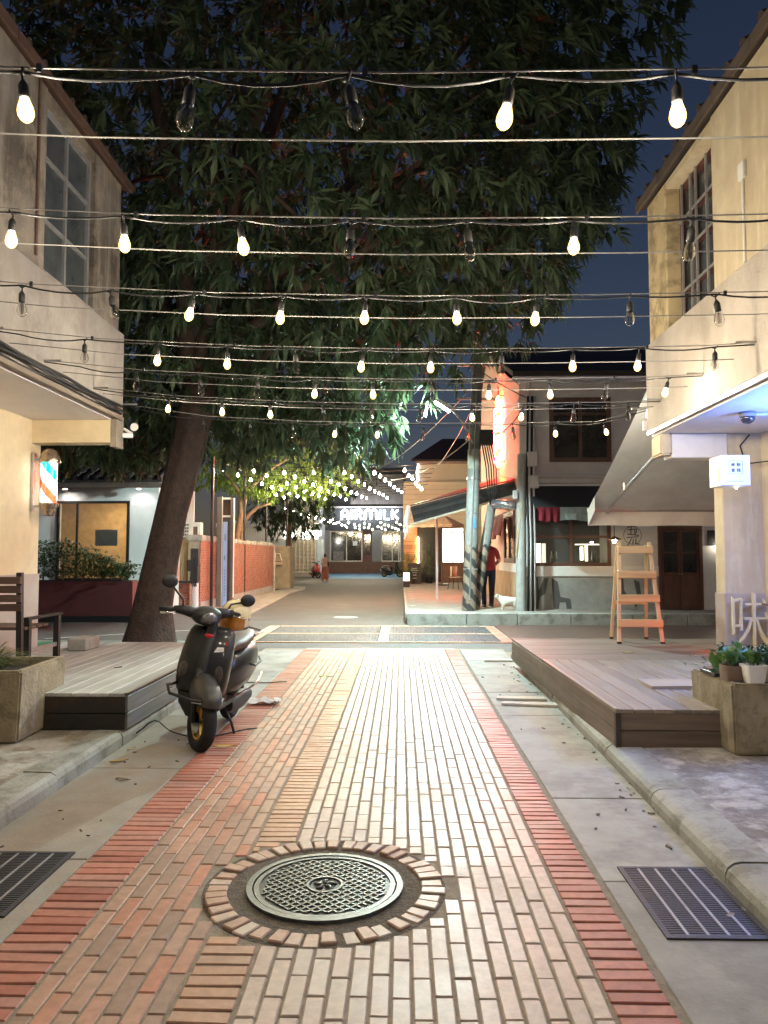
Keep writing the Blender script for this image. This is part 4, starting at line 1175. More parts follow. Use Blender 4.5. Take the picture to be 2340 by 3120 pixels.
# ------------------------------------------------------------------ hidden-from-lens shop lamps whose light the photograph shows
t = thing('blue_tube_lamp', 'blue tube lamp under the soffit of the right shop', 'lamp', (3.62, 6.2, 2.45))
MB().tube([(0,-.5,0),(0,.5,0)], .018, 8).build('tube', emit('blue_tube', (.10,.27,1.0), 130, (.3,.4,1)), t, world_space=False)
MB().box(.022,.04,-.52,.52,-.01,.01).build('batten', M_white, t, world_space=False)
t = thing('red_neon_lamp', 'red neon sign low on the back wall of the right house', 'lamp', (3.93, 8.62, .56))
MB().tube([(-.10,.05,-.08),(.12,.05,-.08)], .012, 8).build('tube', emit('red_neon_low', (1,.03,.02), 170, (1,.1,.1)), t, world_space=False)
MB().box(-.14,.16,-.03,.10,-.05,-.03).box(-.14,.16,-.03,.0,-.12,-.05).build('backing', M_black, t, world_space=False)
# ------------------------------------------------------------------ house behind the poles, far right
M_gpl = mat('grey_plaster', (.60,.56,.57), .8, var=.08, scale=2, bump=.15, bscale=30, streak=(2,.25,(.3,.27,.27)))
M_wpl = mat('white_plaster', (.68,.67,.66), .75, var=.07, scale=2.5, bump=.15, bscale=30, streak=(3,.2,(.5,.48,.45)))
M_side = mat('pale_gable_plaster', (.60,.42,.35), .8, var=.08, scale=2, bump=.12, bscale=30)
M_gbase = mat('grey_render_base', (.27,.265,.25), .8, var=.14, scale=4, bump=.2, bscale=30, stain=(2,.4,(.36,.35,.32)))
M_ochre = mat('ochre_base', (.42,.28,.16), .8, var=.2, scale=3, bump=.15, stain=(1.5,.5,(.5,.42,.33)))
M_dawn = mat('charcoal_awning', (.035,.035,.042), .7, var=.15, scale=5, bump=.1)
M_dgrey = mat('dark_grey_matt', (.075,.072,.068), .8, var=.2, scale=6, bump=.1)
h2 = thing('corner_house', 'two storey grey house with wooden windows behind the utility poles', 'house', (5.5, 20, .25))
F = 17.9
MB().box(2.84,9.5,18.9,26.4,.25,5.6).build('core', mat('room_dark', (.03,.027,.025), .9, bump=0), h2)
MB().box(2.83,9.5,F,18.9,3.2,5.72).build('upper_wall', M_gpl, h2)
MB().box(2.83,3.04,F,18.9,1.02,3.198).box(4.91,6.0,F,18.9,1.02,3.198).box(7.03,7.9,F,18.9,.25,3.198).box(3.04,4.91,F+.01,18.9,2.62,3.199).build('shop_wall', M_wpl, h2)
MB().box(2.82,6.0,F-.02,18.9,.25,1.02).build('base_wall', M_gbase, h2)
MB().box(2.80,6.0,F-.05,18.0,1.022,1.262).build('sill_band', M_white, h2, bevel=.01)
MB().box(6.0,7.03,F+.12,F+.2,2.2,3.19).build('door_lintel', M_wpl, h2)
MB().box(7.9,9.5,F+.05,18.9,.25,3.198).build('dark_bay', M_black, h2)
MB().box(2.80,9.5,F-.14,F-.002,3.20,3.32).build('ledge', M_gpl, h2, bevel=.01)
MB().tube([(2.85,F-.17,3.36),(5,F-.18,3.33),(7.5,F-.17,3.36)], .035, 8).build('ledge_pipe', M_gpl, h2)
MB().tube([(3.03,F-.05,5.6),(2.98,F-.06,4.9),(2.95,F-.06,3.35)], .045, 8).build('downpipe', M_gpl, h2)
window_y(h2, F+.0, 3.51,4.95,3.71,5.24, (4.23,), (4.85,), M_brwood, M_dpane, .10)
win = window_y(h2, F+.02, 3.04,4.91,1.264,2.62, (3.98,), (1.95,), M_brwood, glass('shop_glass', (.75,.8,.8), .02, .9, 1.45), .08)
# things seen in the shop window
for (x0,x1,z0,z1,c,s_) in ((3.16,3.36,1.33,1.80,(1,.86,.62),1.2),(3.40,3.47,1.33,1.80,(1,.86,.62),.5),(4.30,4.36,1.40,1.72,(1,.8,.5),2.5),(4.42,4.47,1.38,1.75,(1,.8,.5),2.5),(4.18,4.75,1.76,1.79,(1,.85,.6),.8)):
    MB().box(x0,x1,18.3,18.36,z0,z1).build('lit_cabinet', emit('cabinet_glow_%d'%int(x0*100), c, s_), h2)
MB().box(3.1,4.85,18.35,18.55,1.26,1.33).build('counter', M_brwood, h2)
for x_ in (3.62,3.74,4.6,4.68): MB().lathe([(.03,0),(.04,.12),(.02,.2),(.015,.28)], (x_,18.42,1.33), 10).build('bottle', M_dpane, h2)
dr2 = MB().box(6.0,6.07,F-.03,F+.06,.25,2.2).box(6.96,7.03,F-.03,F+.06,.25,2.2).box(6.07,6.96,F-.029,F+.059,2.12,2.199).build('door_frame', M_brwood, h2)
for k, xa in enumerate((6.075,6.52)):
    d_ = MB().box(xa,xa+.435,F+.0,F+.04,.27,2.11).build('door', M_brwood, h2)
    MB().box(xa+.06,xa+.375,F-.012,F-.001,.36,1.02).build('door_panel', M_brwood, d_, bevel=.008)
    MB().box(xa+.06,xa+.375,F-.006,F-.001,1.12,1.56).build('pane', M_dpane, d_)
    MB().box(xa+.06,xa+.375,F-.006,F-.001,1.60,2.06).build('pane', M_dpane, d_)
    MB().lathe(sphere_prof(.02,6),(xa+(.41 if k==0 else .02),F-.03,1.08),8).build('handle', M_brass, d_)
MB().box(7.15,7.38,F-.03,F-.002,1.75,2.1).build('wall_plaque', M_black, h2)
# flat dark grey shapes set just proud of the base wall
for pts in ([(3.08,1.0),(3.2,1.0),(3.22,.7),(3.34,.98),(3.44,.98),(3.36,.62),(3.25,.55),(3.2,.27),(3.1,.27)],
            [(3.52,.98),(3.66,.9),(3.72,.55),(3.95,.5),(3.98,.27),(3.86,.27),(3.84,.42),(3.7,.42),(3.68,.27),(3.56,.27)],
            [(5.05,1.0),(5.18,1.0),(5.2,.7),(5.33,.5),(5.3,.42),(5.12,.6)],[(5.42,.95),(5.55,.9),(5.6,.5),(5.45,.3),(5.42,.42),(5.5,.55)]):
    MB().prism([(x_, F-.024, z_) for x_, z_ in pts], (0,.003,0)).build('dark_figure', M_dgrey, h2)
# brushed round emblem between window and door
rg = ring(.20,.212,0,.004,40); rg.v = [(5.42+x_, F-.004-z_, 1.98+y_) for x_, y_, z_ in rg.v]
rg.build('emblem_ring', ink, h2)
b = MB()
for st in ([(-.12,.20),(.12,.22)],[(-.1,.13),(.1,.15),(.08,.05)],[(-.02,.25),(-.04,.03)],[(-.12,.03),(.15,.0)],[(.05,.12),(.06,.02)],[(-.14,-.05),(.14,-.03)],[(-.02,-.07),(-.12,-.24)],[(.02,-.08),(.0,-.2)],[(.08,-.07),(.07,-.2),(.17,-.2)],[(-.1,-.3),(.1,-.3)]):
    for (a0,a1),(c0,c1) in zip(st[:-1],st[1:]): b.bar((5.42+a0,F-.006,1.98+a1),(5.42+c0,F-.006,1.98+c1),.022,.004,up=(0,1,0))
b.build('emblem_characters', ink, h2)
# front awning with two coloured valances
b = MB().prism([(3.0,F-.05,3.14),(3.0,17.05,2.60),(3.0,17.05,2.56),(3.0,F-.05,3.08)], (3.0,0,0))
b.build('front_awning', M_dawn, h2)
def cloth(x0,x1,y,z0,z1,n=14):
    b = MB(); vs_ = []; fs = []
    for i in range(n+1):
        u = x0+(x1-x0)*i/n
        vs_ += [(u,y,z1),(u,y+.03*math.sin(i*1.4),(z0+z1)/2),(u,y+.05*math.sin(i*1.4+.4),z0+.02*math.sin(i*.9))]
    for i in range(n):
        for k in range(2): fs.append((i*3+k,i*3+3+k,i*3+4+k,i*3+1+k))
    return b.add(vs_, fs)
cloth(3.05,3.55,17.04,2.27,2.59).build('red_valance', mat('dark_red_cloth', (.20,.015,.03), .8, bump=.05), h2, recalc=False)
cloth(3.56,5.2,17.03,2.29,2.59).build('teal_valance', mat('pale_teal_cloth', (.33,.42,.42), .8, bump=.05), h2, recalc=False)
# side wall with gable, window and base
sd = MB().prism([(2.81,F-.004,1.1),(2.81,26.5,1.1),(2.81,26.5,7.0),(2.81,24.3,7.95),(2.81,19.9,6.25),(2.81,F-.004,5.55)], (.015,0,0)).build('gable_wall', M_side, h2)
MB().box(2.79,2.816,F-.03,26.5,.25,1.1).build('gable_base', M_ochre, h2)
MB().box(2.77,2.829,F+.1,21.5,1.102,1.32).build('gable_sill', M_wpl, h2)
window_x(h2, 2.81, -1, 18.7,20.5,1.33,2.62, (19.6,), (), M_brwood, M_dpane, .12)
MB().box(2.79,2.829,F+.05,26.4,5.14,5.22).build('wall_conduit', M_gpl, h2)
rf = MB().prism([(2.60,17.45,5.66),(2.60,24.3,8.10),(2.60,24.3,8.22),(2.60,17.45,5.78)], (7.2,0,0)).prism([(2.60,24.3,8.10),(2.60,27.2,6.8),(2.60,27.2,6.92),(2.60,24.3,8.22)], (7.2,0,0)).build('roof', M_tile, h2)
MB().box(2.6,9.8,17.44,17.5,5.55,5.655).build('gutter', M_gpl, rf)
# pendant lamp under the front awning
pdl = thing('pendant_lamp', 'lit pendant lamp with flat conical shade before the shop window', 'lamp', (4.72, 16.9, 1.88))
MB().tube([(0,0,.0),(0,0,.72)], .008, 6).build('cord', M_rubber, pdl, world_space=False)
MB().lathe([(.20,-.02),(.02,.05),(.018,.06),(.0,.06)], n=20).build('shade', mat('copper_shade', (.35,.2,.1), .4, .5), pdl, world_space=False)
MB().lathe(sphere_prof(.045,8),(0,0,-.045),12).build('bulb', emit('pendant_bulb', (1,.72,.4), 60), pdl, True, world_space=False)
wlp = thing('wall_lamp', 'small bright lamp on the white wall right of the door', 'lamp', (7.42, 17.78, 1.78))
MB().lathe(sphere_prof(.04,8),(0,0,0),12).build('bulb', emit('wall_bulb', (1,.9,.7), 30), wlp, True, world_space=False)
MB().tube([(0,.12,.06),(0,.02,.05)], .015, 6).build('arm', M_black, wlp, world_space=False)

# red neon sign on the gable wall
ns = thing('neon_sign', 'tall red and yellow neon character sign on the gable wall', 'neon sign', (2.70, 21.1, 3.95))
M_npink = emit('neon_pink', (1,.008,.03), 110, (1,.2,.3)); M_nred = emit('neon_orange', (1,.09,.01), 90, (1,.4,.1))
fr_ = MB().tube([(0,-.75,.25),(0,-.75,1.75),(0,.75,1.75),(0,.75,.25),(0,-.74,.25)], .022, 8).build('outline_tube', M_npink, ns, world_space=False)
for k, gph in enumerate((G4, G3, G2, G1)):
    b = MB(); oz = 1.55-.52*k
    for st in gph:
        b.tube([(0,.22-.5*u, oz+.42*w) for u, w in st], .024, 6)
    b.build('neon_character', M_nred, ns, world_space=False)
b = MB()
for z_ in (.1,.9,1.9): b.bar((0,.6,z_),(.11,.6,z_),.025).bar((0,-.6,z_),(.11,-.6,z_),.025)
tag(b.build('brackets', M_black, ns, world_space=False), kind='stuff')
MB().bar((.03,0,-.05),(.03,0,2.3),.03).build('mast', M_black, ns, world_space=False)

# ------------------------------------------------------------------ utility poles and street lamp
def polemat():
    m = mat('striped_pole_concrete', (.17,.17,.16), .8, var=.2, scale=8, bump=.25, bscale=40, stain=(5,.5,(.13,.12,.11)))
    N = m.node_tree.nodes; L = m.node_tree.links; p = N['Principled BSDF']
    src = p.inputs['Base Color'].links[0].from_socket
    g_ = N.new('ShaderNodeNewGeometry'); s_ = N.new('ShaderNodeSeparateXYZ'); L.new(g_.outputs['Position'], s_.inputs[0])
    a = N.new('ShaderNodeMath'); a.operation = 'MULTIPLY_ADD'; a.inputs[1].default_value = 1.1; L.new(s_.outputs[0], a.inputs[0]); L.new(s_.outputs[2], a.inputs[2])
    b_ = N.new('ShaderNodeMath'); b_.operation = 'MULTIPLY'; b_.inputs[1].default_value = 2.6; L.new(a.outputs[0], b_.inputs[0])
    c = N.new('ShaderNodeMath'); c.operation = 'FRACT'; L.new(b_.outputs[0], c.inputs[0])
    nz = N.new('ShaderNodeTexNoise'); nz.inputs['Scale'].default_value = 9; nz.inputs['Detail'].default_value = 6; L.new(g_.outputs['Position'], nz.inputs['Vector'])
    d = N.new('ShaderNodeMath'); d.operation = 'MULTIPLY_ADD'; d.inputs[1].default_value = .9; L.new(nz.outputs[0], d.inputs[0]); L.new(c.outputs[0], d.inputs[2])
    e2 = N.new('ShaderNodeMath'); e2.operation = 'GREATER_THAN'; e2.inputs[1].default_value = .93; L.new(d.outputs[0], e2.inputs[0])
    z1 = N.new('ShaderNodeMath'); z1.operation = 'MULTIPLY_ADD'; z1.inputs[1].default_value = -.8; L.new(nz.outputs[0], z1.inputs[0]); z1.inputs[2].default_value = 2.15
    z2 = N.new('ShaderNodeMath'); z2.operation = 'LESS_THAN'; L.new(s_.outputs[2], z2.inputs[0]); L.new(z1.outputs[0], z2.inputs[1])
    mx = N.new('ShaderNodeMix'); mx.data_type = 'RGBA'; L.new(e2.outputs[0], mx.inputs[0]); mx.inputs[6].default_value = (.03,.028,.025,1); mx.inputs[7].default_value = (.20,.15,.11,1)
    m2 = N.new('ShaderNodeMix'); m2.data_type = 'RGBA'; L.new(z2.outputs[0], m2.inputs[0]); L.new(src, m2.inputs[6]); L.new(mx.outputs[2], m2.inputs[7])
    L.new(m2.outputs[2], p.inputs['Base Color'])
    return m
M_pole = polemat()
up = thing('utility_pole', 'tall concrete utility pole with worn hazard stripes', 'utility pole', (1.56, 17.55, .25))
MB().tube([(1.56,17.55,.25),(1.62,17.6,1.6),(1.72,17.7,3.8),(1.86,17.85,7.0)], [.165,.155,.14,.115], 16).build('shaft', M_pole, up, True, auto=50)
MB().lathe([(.15,3.50),(.15,3.98)], (1.715,17.69,0), 16).build('label_plate', mat('pale_plate', (.46,.48,.42), .6), up, True)
MB().prism([(1.66,17.535,3.86),(1.76,17.535,3.78),(1.66,17.535,3.69)], (0,.003,0)).build('triangle_mark', mat('mark_yellow', (.45,.36,.1), .6), up)
MB().box(1.62,1.72,17.475,17.50,2.14,2.38).build('blue_notice', mat('notice_blue', (.05,.16,.42), .5), up)
MB().cbox((2.02,17.8,4.28),(.3,.28,.34)).build('terminal_box', M_black, up)
for k in range(5):
    MB().tube([(1.9+.05*k,17.75,4.2),(2.0+.06*k,17.8,3.6),(2.05+.05*k,17.85,3.0),(2.12,17.95,2.72)], .018, 6).build('riser_cable', M_rubber, up, smooth=True)
MB().tube([(1.56,17.40,.5),(1.68,17.52,3.3),(1.78,17.62,5.5)], .02, 6).build('riser_pipe', M_steel, up)
for z_ in (1.2,2.5,3.3,4.6): MB().lathe([(.165,z_-.02),(.165,z_+.02)], (1.56+.045*(z_-.25),17.55+.045*(z_-.25),0), 16).build('strap', M_steel, up)
for k,z_ in enumerate((5.2,5.6,6.0)):
    MB().bar((1.35,17.75,z_),(2.25,17.8,z_),.05,.05).build('crossarm', M_gpl, up)
sp2 = thing('leaning_pipe_pole', 'short leaning steel pipe pole with hazard stripes behind the utility pole', 'pole', (1.72, 17.75, .25))
MB().tube([(1.70,17.78,.25),(1.96,17.98,1.6),(2.17,18.1,2.72)], [.12,.115,.105], 14).build('pipe', M_pole, sp2, True, auto=50)
MB().lathe([(.10,2.72),(.095,2.77),(.001,2.785)], (2.17,18.1,0), 14).build('cap', M_steel, sp2)
cp = thing('conduit_pole', 'grey pole wrapped in conduits at the house corner', 'pole', (2.76, 17.5, .25))
MB().tube([(2.74,17.5,.25),(2.79,17.5,3.85)], [.12,.10], 14).build('shaft', mat('grey_pole', (.34,.34,.32), .7, var=.15, scale=6), cp, True, auto=50)
for k in range(4):
    MB().tube([(2.90+.05*k,17.45,.25),(2.93+.045*k,17.45,1.8),(2.9+.05*k,17.46,3.2),(2.95+.05*k,17.5,5.2)], .025, 7).build('conduit', M_gpl if k%2 else M_rubber, cp, smooth=True)
for (x_,z_,w_,h_) in ((3.02,3.72,.22,.34),(3.06,3.2,.2,.3),(2.62,2.9,.1,.2)):
    MB().cbox((x_,17.42,z_),(w_,.14,h_)).build('meter_box', M_gpl, cp, bevel=.01)
MB().bar((2.62,17.42,1.5),(2.78,17.40,2.75),.025).build('bamboo_stick', wood('bamboo', (.5,.38,.2), .5, 2, .2), cp)
MB().tube([(2.15,17.9,2.72),(2.45,17.8,2.70),(2.68,17.7,2.68)], .11, 14).build('flue_duct', mat('foil_duct', (.55,.58,.62), .2, .9, var=.3, scale=12, bump=.5, bscale=25), cp, True)
sl = thing('street_lamp', 'bright greenish white street lamp on an arm from the pole', 'street lamp', (.86, 15.5, 4.58))
MB().tube([(.86,2.2,-.5),(.5,1.2,-.1),(.12,.1,.03)], .022, 8).build('arm', M_steel, sl, world_space=False)
hd_ = MB().loft([[Vector((x_, y_, z_)) for x_, y_, z_ in ring_] for ring_ in (
    [(.16,-.05,-.09),(.16,.07,-.09),(.20,.07,-.02),(.20,-.05,-.02)], [(-.16,-.07,.10),(-.16,.09,.10),(-.12,.09,.17),(-.12,-.07,.17)])])
hd_.build('housing', M_gpl, sl, world_space=False, bevel=.01)
MB().add([(.145,-.085,-.115),(.145,.045,-.13),(-.155,.055,.065),(-.155,-.105,.08)], [(3,2,1,0)]).build('lamp_panel', emit('street_lamp_panel', (.74,1.0,.97), 2300), sl, world_space=False, recalc=False)
m_ = MATS['street_lamp_panel']; N = m_.node_tree.nodes; L = m_.node_tree.links   # the panel shines from its front only
g_ = N.new('ShaderNodeNewGeometry'); q_ = N.new('ShaderNodeMath'); q_.operation = 'MULTIPLY_ADD'; q_.inputs[1].default_value = -2400; q_.inputs[2].default_value = 2400
L.new(g_.outputs['Backfacing'], q_.inputs[0]); L.new(q_.outputs[0], N['Principled BSDF'].inputs['Emission Strength'])
# loose overhead wires
for k,(a,b_,s_) in enumerate((((1.8,17.8,5.6),(-2.5,45,6.5),1.2),((1.8,17.8,4.4),(-.3,24,3.9),.5),((1.8,17.8,5.2),(.9,36,5.3),1.0),((1.85,17.8,5.9),(3.1,17.9,5.2),.1),((2.1,17.8,4.3),(2.9,17.8,5.0),.3))):
    t = thing('overhead_wire', ['long sagging wire running from the pole down the lane','wire from the pole to the far strings','wire from the pole to the cream building','short wire from pole top to the grey house','looped wire beside the terminal box'][k], 'wire', a)
    MB().tube([Vector(a).lerp(Vector(b_), q/10)-Vector((0,0,s_*4*(q/10)*(1-q/10)*.5)) for q in range(11)], .012, 5).build('wire', M_wire if k < 3 else M_rubber, t, smooth=True)

# ------------------------------------------------------------------ dark side canopy
cn = thing('side_canopy', 'long dark corrugated canopy sloping over the right pavement', 'canopy', (1.5, 19.5, 2.4))
A, B_ = Vector((2.75,18.4,3.32)), Vector((.25,20.4,2.82))
b = MB(); n_ = 40
vs_ = []; fs = []
for i in range(n_+1):
    p_ = A.lerp(B_, i/n_); hgt = .34+.12*i/n_
    for k in range(9):
        vs_.append((p_.x+.05*k*.3, p_.y-.02*math.sin(k*2.0)+.012*k, p_.z-hgt*k/8 - .008*(k%2)))
for i in range(n_):
    for k in range(8): fs.append((i*9+k, i*9+9+k, i*9+10+k, i*9+1+k))
b.add(vs_, fs).build('corrugated_face', mat('dark_sheet', (.06,.065,.07), .45, .3, var=.25, scale=5, bump=.05), cn, recalc=False)
MB().prism([A+Vector((0,.02,.02)), B_+Vector((0,.02,.02)), B_+Vector((1.2,1.6,.45)), A+Vector((.0,2.2,.3))], (0,0,.03)).build('roof_sheet', MATS['dark_sheet'], cn)
MB().bar(A-Vector((0,.02,.36)), B_-Vector((0,.02,.48)), .04, .05).build('bottom_rail', mat('pale_rail', (.6,.56,.45), .5), cn)
cloth(-.06,.06,0,0,.8,8)
wc_ = MB().tube([(.22,20.4,2.85),(.14,20.42,2.5),(.16,20.42,2.15),(.1,20.4,1.95)], [.05,.07,.05,.02], 7).build('rolled_curtain', M_white, cn, smooth=True)
for x_,y_ in ((1.02,21.6),(2.4,20.6)):
    MB().tube([(x_,y_,.25),(x_,y_,2.9)], .035, 8).build('post', M_gpl, cn)
rc = thing('red_curtain', 'dark red cloth hanging under the canopy by the side wall', 'curtain', (2.4, 20.6, 2.0))
b = MB(); vs_ = []; fs = []
for i in range(15):
    y_ = 18.9+i*.22; vs_ += [(2.55,y_,2.55),(2.5+.04*math.sin(i*1.7),y_,2.25),(2.45+.06*math.sin(i*1.7),y_,1.98+.05*math.sin(i*.8))]
for i in range(14):
    for k in range(2): fs.append((i*3+k,i*3+3+k,i*3+4+k,i*3+1+k))
b.add(vs_, fs).build('cloth', MATS['dark_red_cloth'], rc, recalc=False)
MB().tube([(2.55,18.8,2.56),(2.55,22.0,2.56)], .015, 6).build('rail', M_steel, rc)

# ------------------------------------------------------------------ cream cafe beyond the canopy
cs = thing('cream_cafe', 'cream two storey cafe with timber cladding and a lit window', 'house', (2.5, 38, .25))
M_cafe = mat('cafe_cream', (.70,.60,.44), .75, var=.05, scale=2, bump=.08)
MB().box(.13,9,36,44,2.9,5.03).build('lower_storey', M_cafe, cs)
MB().box(.81,9,37,44,5.032,6.1).build('upper_storey', M_cafe, cs)
MB().prism([(.5,36.6,6.08),(9,36.6,6.08),(9,40,7.6),(2.2,40,7.6)], (0,.0,.1)).build('roof', M_tile, cs)
MB().box(.74,9.1,36.92,37.1,6.0,6.12).build('eave', mat('eave_pink', (.4,.28,.24), .7), cs)
MB().tube([(.82,36.95,5.03),(.78,36.95,5.6),(.86,36.95,6.0)], .04, 6).build('glowing_wall_edge', emit('cool_edge_glow', (.75,.88,1), 2.5), cs)  # tube given its own glow to draw the lit curved wall edge
for k in range(15):
    MB().box(.13,.78,35.98,36.1,.26+k*.176,.26+k*.176+.168).build('cladding_board', wood('orange_cladding', (.50,.22,.09), .6, 0, .35, 4), cs, bevel=.01)
MB().box(.78,1.9,36.05,36.2,.25,2.9).build('dark_door_bay', mat('door_bay_dark', (.05,.045,.04), .8), cs)
MB().box(1.9,4.5,36,36.15,.25,1.17).build('window_base', mat('bay_brown', (.2,.12,.08), .8), cs)
lw = MB().box(1.95,2.94,36.05,36.1,1.19,2.84).build('lit_window', emit('lit_cafe_window', (1,.86,.58), 2.2), cs)
for q in (1.93,2.45,2.96): MB().box(q-.02,q+.02,35.98,36.04,1.17,2.86).build('mullion', M_brwood, lw)
for q in (1.19,2.62,2.84): MB().box(1.95,2.94,35.985,36.035,q-.02,q+.02).build('glazing_bar', M_brwood, lw)
MB().box(2.96,9,36,36.14,1.17,2.9).build('shop_wall', M_cafe, cs)
MB().box(.12,9,35.7,36.05,2.86,2.95).build('canopy_ledge', M_cafe, cs)
for k in range(7): MB().box(.14,2.9,35.97,35.995,3.2+.24*k,3.23+.24*k).build('facade_batten', mat('batten_tan', (.55,.45,.33), .7), cs)
MB().lathe(sphere_prof(.09,8),(.24,35.6,2.7),10).build('globe_lamp', emit('cafe_globe', (1,.85,.6), 18), cs, True)
MB().box(.80,.84,35.9,35.96,1.0,2.4).build('strip_lamp', emit('door_strip', (1,.75,.4), 9), cs)

um = thing('patio_umbrella', 'closed flat beige patio umbrella before the cream cafe', 'umbrella', (1.76, 32.5, .25))
um['label'] = 'open beige patio umbrella before the cream cafe'
vs_ = [(0,0,3.05)]; fs = []
for k in range(8):
    a = 2*math.pi*k/8+.39; vs_.append((.98*math.cos(a),.98*math.sin(a),2.58))
for k in range(8): fs.append((0,1+k,1+(k+1)%8))
for k in range(8):
    a = 2*math.pi*k/8+.39; vs_.append((.98*math.cos(a),.98*math.sin(a),2.45))
for k in range(8): fs.append((1+k,9+k,9+(k+1)%8,1+(k+1)%8))
MB().add(vs_, fs).build('canopy', mat('beige_canvas', (.50,.36,.24), .85), um, world_space=False, recalc=False)
MB().tube([(0,0,0),(0,0,3.1)], .03, 8).build('pole', M_brwood, um, world_space=False)
MB().lathe([(.3,0),(.3,.06),(.05,.1)], n=16).build('foot', M_black, um, world_space=False)
for k in range(8):
    a = 2*math.pi*k/8+.39; MB().bar((0,0,2.6),(.9*math.cos(a),.9*math.sin(a),2.58),.02).build('rib', M_brwood, um, world_space=False)

sb = thing('sandwich_board', 'dark chalk sandwich board with pale lettering by the cafe plants', 'sign', (.62, 34.6, .25))
brd = mat('chalkboard', (.03,.028,.025), .7)
for s_ in (-1,1):
    MB().prism([(-.30,s_*.30,0),(.30,s_*.30,0),(.30,s_*.03,.92),(-.30,s_*.03,.92)], (0,-s_*.025,0)).build('panel', brd, sb, world_space=False)
b = MB()
for (x0,z0,x1,z1) in ((-.15,.66,.12,.70),(-.18,.60,.16,.60),(-.1,.5,.1,.5),(-.08,.42,.08,.36),(.08,.42,-.08,.36),(-.12,.25,.12,.25)):
    b.bar((x0,-.30+z0*.29-.012,z0),(x1,-.30+z1*.29-.012,z1),.03,.006,up=(0,1,0))
b.build('chalk_lettering', mat('chalk', (.45,.48,.42), .8), sb, world_space=False)
bxp = thing('light_box', 'small white and black box at the raised kerb edge', 'box', (.22, 30.5, .25))
MB().box(-.13,.13,-.1,.1,0,.26).build('base', M_black, bxp, world_space=False); MB().box(-.12,.12,-.09,.09,.26,.58).build('panel', emit('light_box_white', (.95,1,1), 1.0), bxp, world_space=False)

def chair(loc, rz, lab):
    t = thing('cafe_chair', lab, 'chair', loc, (0,0,rz), 'chairs outside the cafe')
    for x_ in (-.2,.2):
        for y_ in (-.2,.2): MB().tube([(x_*1.1,y_*1.1,0),(x_*.8,y_*.8,.45)], .014, 6).build('leg', M_black, t, world_space=False)
    MB().loft([ell(0,0,.44,.23,.22,16,3), ell(0,0,.47,.24,.23,16,3)]).build('seat', mat('chair_shell', (.5,.42,.33), .5), t, world_space=False)
    vs_ = []; fs = []
    for k in range(9):
        a = R(200+140*k/8); vs_ += [(.23*math.cos(a),-.22*math.sin(a)*1.0-.02,.5),(.25*math.cos(a),-.25*math.sin(a)-.05,.86)]
    for k in range(8): fs.append((2*k,2*k+2,2*k+3,2*k+1))
    MB().add(vs_, fs).build('backrest', MATS['chair_shell'], t, world_space=False, recalc=False)
chair((2.05, 28.6, .25), R(60), 'pale shell chair under the canopy near the lit window')
chair((2.75, 29.2, .25), R(-60), 'pale shell chair half hidden by the utility pole')

# plants by the cafe
for (x_,y_,z_,h_,n_,lab) in ((.45,35.3,.25,1.5,420,'bright lit bush in front of the orange cladding'),(.33,34.0,.25,.6,150,'low potted greenery beside the chalk board')):
    t = thing('cafe_plant', lab, 'plant', (x_,y_,z_))
    MB().lathe([(.14,0),(.2,.3),(.18,.3),(.17,.27)], n=14).build('pot', MATS['brown_clay'], t, world_space=False)
    foliage(t, .3, n_, .22, h_*.7, .16, .07, M_leafm, -.2, stems=6)
dkp = thing('dark_shrub', 'tall dark shrub against the cafe door bay', 'plant', (1.3, 34.9, .25))
MB().lathe([(.14,0),(.2,.3),(.18,.3),(.17,.27)], n=14).build('pot', M_black, dkp, world_space=False)
foliage(dkp, .4, 350, .22, 1.4, .16, .05, M_leafd, -.4, stems=5)

# ------------------------------------------------------------------ far shop with lit letters
am = thing('letter_shop', 'dark far shop with glowing AIRMILK letters at the lane end', 'shop', (-3.5, 68, 0))
M_dk = mat('dark_facade', (.05,.055,.065), .7, var=.15, scale=1, bump=.1)
MB().box(-9,.4,66,76,3.75,9.2).build('upper_facade', M_dk, am)
MB().box(-9,.4,66.6,76,0,3.75).build('recess_wall', mat('recess_dark', (.035,.04,.045), .6), am)
MB().box(-9,.5,65.6,66.5,0,1.0).build('plinth', mat('plinth_brick', (.17,.10,.075), .8, var=.3, scale=6), am)
for (x0,x1) in ((-9,-6.2),(-2.5,-1.72),(.0,.4)):
    MB().box(x0,x1,66.0,66.58,1.0,3.74).build('pier', mat('grey_pier', (.24,.25,.25), .7), am)
for (x0,x1,xs_) in ((-6.2,-3.35,(-4.75,)),(-1.72,.0,(-.75,-.2))):
    w_ = window_y(am, 66.4, x0, x1, 1.0, 3.7, xs_, (), M_alu, M_dpane, .1)
MB().box(-3.35,-2.5,66.2,66.4,1.0,3.7).build('door', mat('maroon_door', (.11,.03,.035), .5), am)
MB().box(-3.2,-2.65,66.17,66.199,1.6,3.4).build('door_pane', M_dpane, am)
MB().box(-5.9,-5.0,66.1,66.3,1.1,1.9).build('menu_cabinet', mat('menu_grey', (.2,.2,.2), .6, var=.4, scale=6), am)
MB().box(-4.2,-3.8,66.3,66.36,2.4,2.8).build('poster', M_white, am)
for k in range(46):
    x_ = -4.35+k*.1; MB().box(x_,x_+.045,65.8,65.9,6.0,8.6).build('screen_slat', M_gpl, am)
MB().box(-9,.4,65.7,66.0,5.7,5.8).build('ledge', M_gpl, am)
LT = emit('white_letter', (.93,.98,1.0), 7)
def letter(strokes, ox, name):
    b = MB()
    for st in strokes: b.tube([(ox+u, 65.35, 4.62+w*.92) for u, w in st], .072, 8)
    return b.build(name, LT, am, True)
